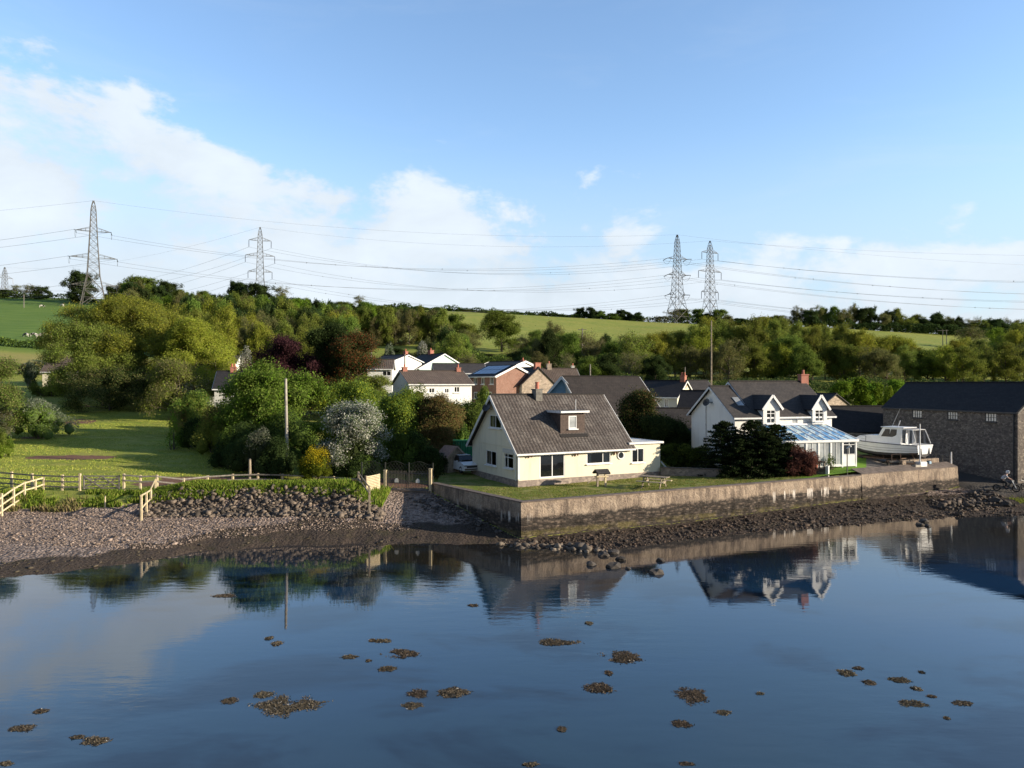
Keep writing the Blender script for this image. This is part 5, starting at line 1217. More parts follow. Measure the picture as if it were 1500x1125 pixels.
def bush(label, px0, px1, ptop, d, seed, pal, depth=None, cat='shrub', name='shrub', base=None, sink=.2, group=None, **kw):
    x = ((px0+px1)/2-750)/F*d; zb = G(x, d) if base is None else base; h = zat(ptop, d)-zb+sink; wd_ = (px1-px0)/F*d
    b = make_bush(name, seed, wd_, depth or wd_*.8, h, pal, **kw); b.location = (x, d, zb-sink); return tag(b, label, cat, group)
own_tree('hawthorn smothered in white blossom beside the village shrubs', 514, 63, 585, 92, 71, P_WHITE+[(.10, .13, .05), (.07, .10, .035)], leaf=.125, per=46, sigma=0.272, levels=5, low=.5, clear=.08, name='hawthorn', cat='hawthorn')
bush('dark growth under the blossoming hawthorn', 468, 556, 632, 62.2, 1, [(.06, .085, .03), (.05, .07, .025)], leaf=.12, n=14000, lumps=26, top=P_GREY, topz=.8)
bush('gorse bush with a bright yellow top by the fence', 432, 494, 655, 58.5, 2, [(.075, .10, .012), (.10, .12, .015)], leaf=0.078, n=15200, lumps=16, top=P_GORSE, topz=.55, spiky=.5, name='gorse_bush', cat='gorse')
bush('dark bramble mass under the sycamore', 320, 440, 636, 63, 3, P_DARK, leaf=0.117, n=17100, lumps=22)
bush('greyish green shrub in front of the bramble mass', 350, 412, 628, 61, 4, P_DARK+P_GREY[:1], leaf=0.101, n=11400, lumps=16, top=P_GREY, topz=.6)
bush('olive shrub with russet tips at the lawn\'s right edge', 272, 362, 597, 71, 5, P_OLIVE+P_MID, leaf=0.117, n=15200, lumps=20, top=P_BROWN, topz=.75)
bush('green shrub right of the pale trunk', 240, 322, 572, 82, 6, P_OLIVE+P_MID+P_BROWN[:1], leaf=0.133, n=15200, lumps=20)
bush('dark hedge shrub along the lawn\'s right side', 250, 330, 612, 74, 7, P_DARK+P_MID[:1], leaf=0.117, n=13300, lumps=18)
bush('dark shadowy shrub at the field corner by the track', 300, 372, 650, 64, 8, P_DARK, leaf=0.101, n=11400, lumps=16)
bush('mid green shrub at the foot of the sycamore', 365, 470, 600, 68, 9, P_MID+P_DARK, leaf=0.125, n=17100, lumps=22)
bush('dark thicket between marker post and telegraph pole', 372, 440, 640, 60.4, 41, P_DARK, leaf=.11, n=12000, lumps=24)
bush('tall dark thicket behind the greyish shrub', 300, 400, 618, 66, 42, P_DARK+P_MID[:1], leaf=.12, n=14000, lumps=26)
bush('dark undergrowth right of the gorse bush', 486, 560, 660, 61.5, 10, P_DARK+P_MID[:1], leaf=0.101, n=13300, lumps=18)
bush('dark green shrub between blossom and yellow-green tree', 548, 640, 622, 66, 11, P_MID+P_DARK, leaf=0.117, n=17100, lumps=22)
bush('dark hedge shrub beside the little shed', 600, 660, 655, 64, 12, P_DARK, leaf=0.101, n=11400, lumps=16)
bush('olive shrub left of the green container', 640, 700, 610, 72, 13, P_MID+P_DARK[:1], leaf=0.117, n=13300, lumps=18)
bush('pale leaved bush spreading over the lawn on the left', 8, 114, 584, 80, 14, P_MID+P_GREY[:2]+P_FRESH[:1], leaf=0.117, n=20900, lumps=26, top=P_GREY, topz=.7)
bush('greyish shrub at the left edge beside the pale leaved bush', -42, 36, 596, 78, 15, P_GREY+P_DULL, leaf=0.109, n=11400, lumps=16)
bush('bright green low bush at the left edge of the lawn', -20, 20, 628, 68, 16, P_FRESH+P_MID, leaf=0.101, n=7600, lumps=10)
bush('small leafy sapling on the shaded edge of the lawn', 240, 268, 606, 72.5, 17, P_FRESH, leaf=0.109, n=1710, lumps=8, core=False)
bush('clipped green hedge before the far bungalow', 44, 106, 548, 124, 18, P_MID+P_DULL[:1], depth=3, leaf=0.172, n=9500, lumps=20, box=True, name='hedge', cat='hedge')
bush('silvery shrub left of the far bungalow', 30, 58, 530, 134, 19, P_GREY+P_DARK, leaf=0.172, n=5700, lumps=12)
bush('clipped green hedge right of the yellow house extension', 968, 1052, 650, 67.5, 20, P_MID+P_DARK, depth=2.2, leaf=0.101, n=22800, lumps=40, box=True, name='hedge', cat='hedge')
def make_conifer(name, seed, peaks, pal, leaf=.15, nb=110, per=210):
    """layered conifer: whorls of drooping branches round several leaders; peaks = (x, y, height, radius)"""
    rg = np.random.default_rng(seed); P = []; N = []; K = []; sg = []
    for x0, y0, h, r in peaks:
        sg.append((np.array([x0, y0, -.2]), np.array([x0, y0, h*.95]), .12, .02))
        for i in range(nb):
            f = (i+rg.random())/nb; z = h*(.03+.95*f); a = i*2.4+rg.normal(0, .4); L = r*((1-f)**.55)*(.7+.5*rg.random())+.12; d = np.array([math.cos(a), math.sin(a), .10-.30*(1-f)]); q = np.array([x0, y0, z])
            e = q+d*L+np.array([0, 0, .12*L]); sg.append((q, e, .03, .012)); n = int(per*(.35+.65*L/r)); t = rg.random(n)**.6
            pts = q+(e-q)*t[:, None]; wd2 = .10+.22*L*t*(1-.5*t); side = np.array([-math.sin(a), math.cos(a), 0]); pts = pts+side*(rg.normal(0, .6, n)*wd2)[:, None]+np.array([0, 0, 1])*(rg.normal(0, .05, n)-.05*t)[:, None]
            P.append(pts); N.append(np.tile([.3*d[0], .3*d[1], 1.0], (n, 1))); K.append(np.full(n, i))
    P = np.concatenate(P); P[:, 2] = np.maximum(P[:, 2], .03); V, Fa = leaf_quads(rg, P, np.concatenate(N)*.8, leaf, aspect=.5); root = thing(name, None, None)
    np_mesh('foliage', V, Fa, M_leaf, tints(rg, len(P), pal, np.concatenate(K)), parent=root); SV, SF = seg_mesh(sg, 5); np_mesh('trunk', SV, SF, M_bark, parent=root); return root
def place_conifer():
    d = 62.8; x = (1105-750)/F*d; zb = G(x, d); hz = lambda py: zat(py, d)-zb; s_ = d/F
    t = make_conifer('conifer', 21, [((1062-1105)*s_, .2, hz(615), 2.6), ((1100-1105)*s_, -.3, hz(613), 2.9), ((1136-1105)*s_, -.1, hz(619), 2.6), ((1080-1105)*s_, -1.0, hz(640), 2.3), ((1122-1105)*s_, -1.2, hz(636), 2.4), ((1150-1105)*s_, -.7, hz(646), 1.6)], [(.020, .034, .013), (.028, .044, .016), (.016, .026, .011), (.036, .052, .02)])
    t.location = (x, d, zb-.1); tag(t, 'dark spreading many-topped conifer in front of the white house', 'conifer')
place_conifer()
bush('copper-leaved shrub right of the dark conifer', 1143, 1205, 655, 60.6, 22, [(.10, .045, .035), (.14, .065, .05), (.07, .035, .03)], depth=2.6, leaf=0.094, n=12350, lumps=22, top=[(.20, .10, .075), (.16, .08, .06)], topz=.5)
bush('low plant beside the conservatory doors', 1206, 1226, 664, 62.9, 23, P_MID+P_DARK, leaf=0.078, n=1330, lumps=8, core=False, cat='plant', name='plant')
bush('tall green shrub at the right of the black roof', 1290, 1322, 566, 100, 24, P_FRESH+P_YELLOW[:1], leaf=0.156, n=5700, lumps=10)
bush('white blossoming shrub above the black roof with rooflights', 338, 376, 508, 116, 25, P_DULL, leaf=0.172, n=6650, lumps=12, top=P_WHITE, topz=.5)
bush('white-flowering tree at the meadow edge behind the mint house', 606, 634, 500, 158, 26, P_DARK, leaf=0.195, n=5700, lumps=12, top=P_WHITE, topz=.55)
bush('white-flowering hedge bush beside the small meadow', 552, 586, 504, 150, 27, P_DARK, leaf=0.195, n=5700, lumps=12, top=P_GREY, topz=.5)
bush('dark round bush beyond the small meadow', 524, 552, 506, 152, 28, P_DARK, leaf=0.195, n=4750, lumps=10)
bush('shrub hiding the wall of the black roofed house', 300, 400, 574, 84, 29, P_DARK+P_MID, leaf=0.133, n=15200, lumps=20)
bush('shrubs below the white village house gable', 690, 726, 566, 90, 30, P_MID, leaf=0.133, n=6650, lumps=12)
bush('leafy shrubs hiding the left half of the white village house', 572, 650, 563, 88, 43, P_MID+P_DULL[:1], leaf=.15, n=12000, lumps=22)
bush('dark shrubs below the right half of the white village house', 640, 700, 588, 84, 44, P_DARK+P_MID[:1], leaf=.14, n=9000, lumps=18)
# long hedgerows (each a thing of its own)
def hedgerow(label, pxs, ds, hgt, seed, pal, thick=2.2, n=7000, leaf=.4):
    rng = np.random.default_rng(seed); m = len(pxs); s = np.sort(rng.random(n))*(m-1); i = np.minimum(s.astype(int), m-2); f = s-i
    px = np.array(pxs)[i]*(1-f)+np.array(pxs)[i+1]*f; d = np.array(ds)[i]*(1-f)+np.array(ds)[i+1]*f
    X = (px-750)/F*d; hh = hgt*(.25+1.25*fbm(X*.22, X*0+seed, 4, seed)); z = rng.random(n)**.7; off = rng.normal(0, .7, n)
    Y = d+off*thick*.7*(1-.3*z); gz = ground_np(X, Y, False); P = np.stack([X+rng.normal(0, .2, n), Y, gz+z*hh], 1)
    N = rng.normal(0, 1, (n, 3)); V, Fa = leaf_quads(rng, P, N, leaf); o = np_mesh('hedge', V, Fa, M_leaf, tints(rng, n, pal)); tag(o, label, 'hedge', 'field hedges'); return o
hedgerow('long dark hedge along the crest from the bushes to the right pylons', [560, 700, 830, 960, 1060, 1200], [408, 410, 412, 414, 412, 408], 4.0, 3, P_DARK+P_MID[:1], n=12000, leaf=.7)
hedgerow('dark hedge under the right-hand skyline trees', [1190, 1300, 1420, 1560], [398, 396, 392, 388], 5.0, 4, P_DARK, n=9000, leaf=.7)
hedgerow('dark hedge between the cow field and the yellow field', [-60, 20, 110, 160], [203, 203, 203, 204], 2.4, 5, P_DARK+P_MID, n=6000, leaf=.4)
hedgerow('hedge along the top of the cow field', [-60, 30, 130], [388, 386, 384], 3.2, 6, P_DARK+P_MID[:1], n=4000, leaf=.6)
hedgerow('scrubby pale hedge below the yellow field', [-40, 20, 64, 110], [160, 158, 157, 157], 2.6, 7, P_DULL+P_GREY, n=5000, leaf=.35)
hedgerow('dark scrub at the foot of the wooded belt', [930, 1050, 1180, 1300, 1420, 1600], [138, 137, 137, 138, 138, 138], 1.9, 8, P_DARK+P_DULL[:1], n=20000, leaf=.28, thick=7)  # dark leaf palette also stands in for the shade among the trunks
hedgerow('dark scrub above the village roofs', [590, 700, 800, 930], [132, 134, 136, 138], 3.6, 9, P_DARK+P_MID, n=22000, leaf=.28, thick=7)
hedgerow('low scrub along the middle of the meadow slope', [690, 760, 850, 960], [178, 184, 190, 192], 4.0, 10, P_DARK+P_MID, n=14000, leaf=.34, thick=6)

# ------------------------------------------------------------------ power line
def pylon(label, px, d, top, rz, kind, arms, H=None, base=None, thick=.14, mat=None, wires_h=None):
    """steel lattice tower; arms = [(height fraction, half span)]; kind 's' suspension, 't' tension"""
    x = (px-750)/F*d; zb = G(x, d) if base is None else base; H = zat(top, d)-zb
    t = thing('electricity_pylon', label, 'pylon', (x, d, zb-.3), rz, 'lattice pylons on the hill'); mat = mat or M_galv
    prof = [(0, .105), (.30, .052), (.62, .034), (.93, .020), (1.0, .004)] if kind == 't' else [(0, .085), (.34, .045), (.66, .033), (.92, .022), (1.0, .004)]
    hw = lambda h: float(np.interp(h, [p[0] for p in prof], [p[1] for p in prof]))*H
    mb = MB(); lev = [0, .16, .30, .38, .45, .52, .585, .65, .71, .765, .82, .87, .91, .95, 1.0]
    for a, b in zip(lev[:-1], lev[1:]):
        wa, wb = hw(a), hw(b); tk = thick*(1.25 if a < .3 else .85)
        C = [(-1, -1), (1, -1), (1, 1), (-1, 1)]
        for i, (cx, cy) in enumerate(C):
            nx, ny = C[(i+1) % 4]
            p0 = (cx*wa, cy*wa, a*H); p1 = (cx*wb, cy*wb, b*H); q0 = (nx*wa, ny*wa, a*H); q1 = (nx*wb, ny*wb, b*H)
            mb.bar(p0, p1, thick*1.5); mb.bar(p0, q1, tk); mb.bar(q0, p1, tk)
            if a > 0: mb.bar(p0, q0, tk)
            if a < .3:
                m0 = Vector(p0).lerp(Vector(q1), .5); mb.bar(m0, Vector(p0).lerp(Vector(p1), .5), tk*.8); mb.bar(m0, Vector(q0).lerp(Vector(q1), .5), tk*.8)
    mb.build('tower', mat, t); pts = []
    M = Matrix.Translation(t.location) @ Matrix.Rotation(rz, 4, 'Z')
    for h, sp in arms:
        sp = sp*H; wv = hw(h); wl = hw(h+.035)
        for s in (-1, 1):
            mb = MB(); tip = Vector((s*sp, 0, h*H+.1))
            for cy in (-1, 1):
                mb.bar((s*wv, cy*wv, h*H), tip, thick*1.2); mb.bar((s*wl, cy*wl, (h+.035)*H), tip, thick)
                for k in (.33, .66): mb.bar(Vector((s*wv, cy*wv, h*H)).lerp(tip, k), Vector((s*wl, cy*wl, (h+.035)*H)).lerp(tip, k*.9), thick*.7)
            for k in (.3, .6): mb.bar(Vector((s*wv, -wv, h*H)).lerp(tip, k), Vector((s*wv, wv, h*H)).lerp(tip, k), thick*.7)
            arm = mb.build('crossarm', mat, t)
            if kind == 's':
                mb = MB(); mb.tube(tip, tip-Vector((0, 0, .085*H)), .13, .13, 6)
                for k in range(6): mb.tube(tip-Vector((0, 0, .012*H*(k+1))), tip-Vector((0, 0, .012*H*(k+1)+.2)), .26, .26, 6)
                mb.build('insulator', M_ceramic, arm); pts.append((M @ (tip-Vector((0, 0, .085*H))),)*2)
            else:
                ends = []
                for sy in (-1, 1):
                    e = tip+Vector((s*.2, sy*.085*H, -.012*H)); mb = MB(); mb.tube(tip, e, .17, .17, 6); mb.build('insulator', M_ceramic, arm); ends.append(e)
                mb = MB(); P = [ends[0].lerp(ends[1], k/8)-Vector((0, 0, .055*H*(1-(k/4-1)**2))) for k in range(9)]; mb.path(P, .06, 4); mb.build('jumper_cable', M_wire, arm)
                pts.append((M @ ends[0], M @ ends[1]))
    pts.append((M @ Vector((0, 0, H)),)*2); return pts
A_T = [(.31, .125), (.51, .135), (.70, .115)]; A_S = [(.47, .135), (.66, .165), (.84, .125)]
PY1 = pylon('big lattice pylon on the left with looping jumper cables, ivy tree at its foot', 137, 352, 293, R(26), 't', [(.20, .19), (.46, .195), (.71, .145)], thick=.145)
PY2 = pylon('lattice pylon on the hilltop, second from the left, with three crossarms', 381, 455, 332, R(20), 's', A_S, thick=.13)
PY3 = pylon('dark slender lattice pylon, left one of the close pair on the right', 992, 396, 343, R(20), 't', [(.33, .105), (.55, .115), (.73, .125)], thick=.12, mat=M_galv_dark, base=None)
PY4 = pylon('lattice pylon with wide drooping arms, right one of the close pair', 1040, 424, 352, R(28), 's', [(.40, .13), (.64, .175), (.86, .125)], thick=.12, mat=M_galv_dark)
PY0 = pylon('small faraway lattice pylon at the left edge of the skyline', 7, 760, 391, R(70), 's', A_S, H=None, base=62, thick=.15)
WIREN = [0]
def wire(a, b, sag, label, spacers=0, r=.055):
    a = Vector(a); b = Vector(b); n = 22; P = []
    for i in range(n+1):
        k = i/n; p = a.lerp(b, k); p.z -= 4*sag*k*(1-k); P.append(p)
    mb = MB(); mb.path(P, r, 4); o = mb.build('overhead_cable', M_wire); tag(o, label, 'cable', 'overhead cables strung between the pylons')
    if spacers:
        for i in range(spacers):
            k = (i+.5+.3*math.sin(i*3.1+a.z))/spacers; j = max(1, min(n-1, int(k*n))); mb = MB(); c = P[j]
            mb.ring(c, (1, 0, 0), .22, .12, 8, 4); mb.build('spacer', M_galv_dark, o)
def span(PA, PB, sag, what, sa=1, sb=0, spacers=0):
    """join matching arm ends: 3 arms x 2 sides, then the earth wire"""
    nm = ['lowest', 'lowest', 'middle', 'middle', 'upper', 'upper', 'topmost']
    sd = ['left-hand', 'right-hand']*3+['']
    for i in range(7): wire(PA[i][sa], PB[i][sb], sag*(.6 if i == 6 else 1), f"{nm[i]} {sd[i]} {'earth wire' if i == 6 else 'conductor'} {what}".replace('  ', ' '), spacers if i < 6 else 0, .055 if i < 6 else .035)
def offset(P, v): v = Vector(v); return [(p[0]+v, p[1]+v) for p in P]
span(offset(PY1, (-330, 40, -6)), PY1, 8, 'running off left from the big left pylon', 1, 0)
span(PY1, PY3, 11, 'between the big left pylon and the slender dark one', 1, 0, 2)
span(PY0, PY2, 16, 'between the far left pylon and the hilltop pylon')
span(PY2, PY4, 12, 'between the hilltop pylon and the wide-armed pylon', 0, 0, 2)
span(PY3, offset(PY3, (320, 30, -14)), 8, 'running off right from the slender dark pylon', 1, 0, 3)
span(PY4, offset(PY4, (330, -40, -13)), 9, 'running off right from the wide-armed pylon', 1, 0, 3)

# ------------------------------------------------------------------ poles
def pole(label, px, d, top, r=.11, base=None, lean=(0, 0), mat=None, name='telegraph_pole', cat='pole', arm=None, sink=.5):
    x = (px-750)/F*d; zb = G(x, d) if base is None else base; h = zat(top, d)-zb
    t = thing(name, label, cat, (x, d, zb)); mb = MB(); mb.tube((lean[0], lean[1], -sink), (0, 0, h), r*1.2, r*.8, 8); mb.build('post', mat or M_wood_grey, t)
    if arm: mb = MB(); mb.bar((-arm, 0, h-.3), (arm, 0, h-.3), .12); mb.build('crossarm', M_wood_grey, t)
    else: mb = MB(); mb.tube((0, 0, h), (0, 0, h+.06), r*.95, r*.5, 8); mb.build('cap', M_galv, t)
    return t
pole('tall pale weathered telegraph pole in front of the sycamore', 418.5, 62, 555, .13, lean=(.15, 0), mat=simple('silvered_pole', (.42, .39, .34), (.28, .255, .22), 2, .9, .3))
pole('short thick brown post standing by the track at the field corner', 366, 58.6, 673, .12, mat=M_wood, name='marker_post', cat='post')
pole('thin dark utility pole rising above the white house gable', 1042, 96, 470, .10, mat=M_wood)
pole('short utility pole behind the black roofed house', 1003.5, 118, 538, .09)
pole('grey utility pole behind the brown roofed cottage', 864.5, 112, 534, .12)
pole('utility pole beside the small white gabled house', 593, 112, 519, .12)
pole('pole standing in front of the small meadow by the rust-brown tree', 544, 126, 504, .10)
pole('utility pole with a crossarm amid the trees on the slope', 853, 172, 481, .16, arm=1.0)
pole('lone pole in the upper cow field on the left', 35, 335, 431, .16)
pole('left pole of the pair under a wire bar in the right-hand meadow', 1381, 302, 483, .14, arm=2.2); pole('right pole of the pair under a wire bar in the right-hand meadow', 1386.5, 300, 483, .14)
pole('white flagpole standing on the quay before the boat', 1347.6, 65.0, 621, .055, base=2.6, mat=M_trim, name='flagpole')
pole('short white post at the far end of the quay', 1393.3, 67.5, 662, .07, base=2.6, mat=M_trim, name='marker_post', cat='post')
def lamp():
    x = (1241-750)/F*61.2; zb = G(x, 61.2); h = zat(657, 61.2)-zb
    t = thing('garden_lamp_post', 'slim grey lamp post on the bright lawn by the conservatory', 'lamp post', (x, 61.2, zb)); mb = MB(); mb.tube((0, 0, -.3), (0, 0, h), .055, .04, 8); mb.build('post', M_galv, t)
    mb = MB(); mb.tube((-.05, 0, h), (.24, -.1, h+.2), .05, .10, 8); mb.tube((.24, -.1, h+.2), (.30, -.12, h+.22), .10, .03, 8); mb.build('lamp_head', M_ivory, t)
lamp()

# ------------------------------------------------------------------ timber fences on the left
def fence_run(name, label, P, hts, post, rails, pm, rm, cat='fence', group=None, sink=.5, rail_w=.045, rail_h=.10):
    """P = post feet (world); hts = post heights; rails = list of height lists, one per rail (None skips a post)"""
    o = Vector(P[0]); t = thing(name, label, cat, o, 0, group)
    for p, h in zip(P, hts):
        if h is None: continue
        q = Vector(p)-o; mb = MB(); mb.box(q+Vector((0, 0, (h-sink)/2)), (post, post, h+sink)); mb.box(q+Vector((0, 0, h+.01)), (post*.8, post*.8, .02)); mb.build('post', pm, t, bevel=.012)
    for rl in rails:
        mb = MB(); n = 0; off = Vector((0, -post/2-rail_w/2-.003, 0))
        for (p, a), (q, b) in zip(list(zip(P, rl))[:-1], list(zip(P, rl))[1:]):
            if a is None or b is None: continue
            mb.bar(Vector(p)-o+Vector((0, 0, a))+off, Vector(q)-o+Vector((0, 0, b))+off, rail_w, rail_h); n += 1
        if n: mb.build('rail', rm, t)
    return t
def foot(px, d, z=None): x = (px-750)/F*d; return Vector((x, d, G(x, d) if z is None else z))
FG = 'timber fences along the shore'
P = [foot(p, d) for p, d in ((-60, 56.5), (-22, 56.0), (17, 55.4), (47, 54.9), (91.5, 54.4), (117, 54.3))]; hh = [1.15]*5+[1.25]
fence_run('field_fence', 'post and rail field fence left of the wide field gate', P, hh, .15, [[1.05]*6, [.66]*6, [.28]*6], M_wood_pale, M_wood_grey, group=FG)
P = [foot(p, d) for p, d in ((181.5, 54.3), (205.5, 54.4), (230, 54.5), (269, 55.5), (304, 57.0), (341, 58), (378, 58.5), (414, 58.5), (450, 58.3), (489, 57.8), (526, 57))]
hh = [1.25]+[1.12, 1.1]+[max(.6, zat(700.5, p.y)-p.z) for p in P[3:]]
fence_run('field_fence', 'post and rail field fence running right from the gate behind the grassy bank', P, hh, .15, [[h-.07 for h in hh], [h-.45 for h in hh]], M_wood_pale, M_wood_grey, group=FG)
def field_gate():
    a = foot(119.5, 54.35); b = foot(179, 54.35); L = (b-a).length; t = thing('field_gate', 'wide five-barred wooden field gate closed between two posts', 'gate', a, math.atan2(b.y-a.y, b.x-a.x))
    mb = MB()
    for z in (.18, .40, .62, .84, 1.06): mb.box((L/2, 0, z), (L-.3, .05, .085))
    mb.build('bars', M_wood_grey, t); mb = MB()
    for x in (.2, L-.2): mb.box((x, -.055, .62), (.1, .055, 1.02))
    mb.build('stile', M_wood_grey, t); mb = MB()
    for x0, x1 in ((.2, L/2), (L-.2, L/2)): mb.bar((x0, -.06, .2), (x1, -.06, 1.05), .05, .08); mb.bar((x0, -.062, 1.05), (x1, -.062, .2), .05, .08)
    mb.build('brace', M_wood_grey, t)
field_gate()
def at(px, py, d): return W(px, py, d)
def ramp_fence(name, label, pts, rails, pm):
    """pts = (px, top py, foot py, depth)"""
    P = []; hts = []
    for px, ty, fy, d in pts:
        p = W(px, fy, d); P.append(p); hts.append(zat(ty, d)-p.z)
    rr = [[None if y is None else zat(y, q[3])-p.z for y, q, p in zip(r, pts, P)] for r in rails]
    return fence_run(name, label, P, hts, .12, rr, pm, pm, group=FG, sink=.4)
ramp_fence('ramp_handrail', 'pale timber handrail climbing from the beach at the left edge to the field fence', [(-18, 736, 768, 49.0), (2.5, 723, 758, 50.1), (20, 714, 749, 51.2), (36, 706, 733, 52.6), (52, 702, 726, 53.8), (64, 699, 719, 54.6)],
           [[744, 729, 716.5, 707.5, 703, 699.8], [755, 740, 728, 718, 714, 709.5], [765, 750, 738, 728, 723, None]], M_wood_pale)
ramp_fence('ramp_handrail', 'short pale timber handrail stepping down the bank to the beach near the field gate', [(207, 725, 766, 48.9), (214.5, 721, 754, 50.4), (221, 717, 743, 51.8), (227.5, 702, 727, 53.9)],
           [[726, 722, 718, 704], [746, 737, 731, 716]], M_wood_pale)
ramp_fence('ramp_handrail', 'grey handrail dropping to a tall pale post on the rocks beside the slipway', [(525, 691, 712, 55.4), (541, 712, 746, 50.6)], [[692, 713], [700, 722]], M_wood)
pole('thin pale stake standing in the bank below the field gate', 154, 51.2, 727, .05, mat=M_wood_pale, name='marker_stake', cat='stake')
def slat_panel():
    a = W(536, 722, 53.6); b = W(554.5, 722, 55.0); t = thing('slatted_panel', 'pale slatted timber fence panel beside the iron gates', 'fence panel', (a.x, a.y, 2.05), math.atan2(b.y-a.y, b.x-a.x)); L = (b-a).length; hgt = zat(695, 54.4)-2.05
    for x in (0, L): mb = MB(); mb.box((x, 0, hgt/2-.2), (.13, .13, hgt+.4)); mb.build('post', M_wood, t)
    mb = MB(); n = 11
    for i in range(n): mb.box((L/2, -.085, .12+(hgt-.2)*i/(n-1)), (L+.1, .03, .085))
    mb.build('slats', M_wood_pale, t)
slat_panel()
M_gate = simple('weathered_gate_paint', (.11, .10, .088), (.07, .064, .058), 6, .7)
def iron_gates():
    d = 56.3; zb = 2.08; zt = zat(691.5, d); a = W(566, 700, d); b = W(629, 700, d-.6); dirv = Vector((b.x-a.x, b.y-a.y, 0)); L = dirv.length; t = thing('iron_gates', 'pair of black iron gates with pale plates closing the slipway', 'gate', (a.x, a.y, zb), math.atan2(dirv.y, dirv.x)); h = zt-zb
    for x, hh in ((-.1, h+.1), (L+.08, h+.28)): mb = MB(); mb.box((x, 0, hh/2-.3), (.2, .2, hh+.6)); mb.box((x, 0, hh+.03), (.24, .24, .06)); mb.build('gate_post', M_wood_pale, t)
    for x0, x1 in ((.05, L/2-.03), (L/2+.03, L-.05)):
        mb = MB()
        for z in (.08, h*.5, h-.06): mb.box(((x0+x1)/2, 0, z), (x1-x0, .04, .05))
        for x in (x0+.03, x1-.03): mb.box((x, 0, h/2), (.05, .05, h-.02))
        n = 14
        for i in range(1, n):
            x = x0+(x1-x0)*i/n; mb.tube((x, 0, .08), (x, 0, h+.06), .02, .02, 5); mb.tube((x, 0, h+.06), (x, 0, h+.15), .022, .002, 5)
        leaf = mb.build('gate_leaf', M_gate, t)
        mb = MB(); xc = (x0+x1)/2-.05; zc = h*.52; s = .15
        mb.prism([(-.03, zc-s), (-.03, zc-s)], 0, 0) if False else None
        out = [(-s, -s), (s, -s), (s, .3*s), (.55*s, s), (-.2*s, 1.15*s), (-s, .2*s)]
        A = [Vector((xc+p[0], -.04, zc+p[1])) for p in out]; B = [p+Vector((0, .015, 0)) for p in A]
        mb.poly(A); mb.poly(B[::-1])
        for i in range(len(A)): j = (i+1) % len(A); mb.poly([A[i], B[i], B[j], A[j]])
        mb.build('plate', M_ivory, leaf)
    mb = MB(); mb.box((L/2, .05, -.25), (L+.2, .5, .4)); mb.build('threshold', M_coping, t)
iron_gates()
M_trellis = simple('dark_green_timber', (.045, .05, .042), (.028, .032, .028), 5, .85)
def trellis():
    d = 59.0; a = W(530, 700, d); b = W(634, 700, d-.8); dv = b-a; L = Vector((dv.x, dv.y, 0)).length; t = thing('trellis_fence', 'dark trellis fence with a wavy top behind the iron gates', 'fence', (a.x, a.y, 2.15), math.atan2(dv.y, dv.x))
    n = 3; wl = L/n
    for k in range(n+1): mb = MB(); mb.box((wl*k, 0, .75), (.09, .09, 1.9)); mb.build('post', M_trellis, t)
    top = lambda x: 1.66+.13*math.cos((x/wl-.42)*2*math.pi)
    for k in range(n):
        mb = MB(); x0 = wl*k+.05; x1 = wl*(k+1)-.05; m = 12
        xs = [x0+(x1-x0)*i/m for i in range(m+1)]
        for p, q in zip(xs[:-1], xs[1:]): mb.bar((p, 0, top(p)), (q, 0, top(q)), .03, .035)
        mb.bar((x0, 0, .12), (x1, 0, .12), .05, .05)
        st = .26
        for i in range(-6, 12):
            for s in (1, -1):
                u0 = i*st; P_ = []
                for z in np.linspace(.12, 1.9, 14):
                    x = x0+u0+(z-.12)*.8 if s > 0 else x1-u0-(z-.12)*.8
                    if x0 <= x <= x1 and z <= top(x): P_.append((x, 0, z))
                if len(P_) > 1: mb.bar(P_[0], P_[-1], .016, .016)
        mb.build('trellis_panel', M_trellis, t)
trellis()

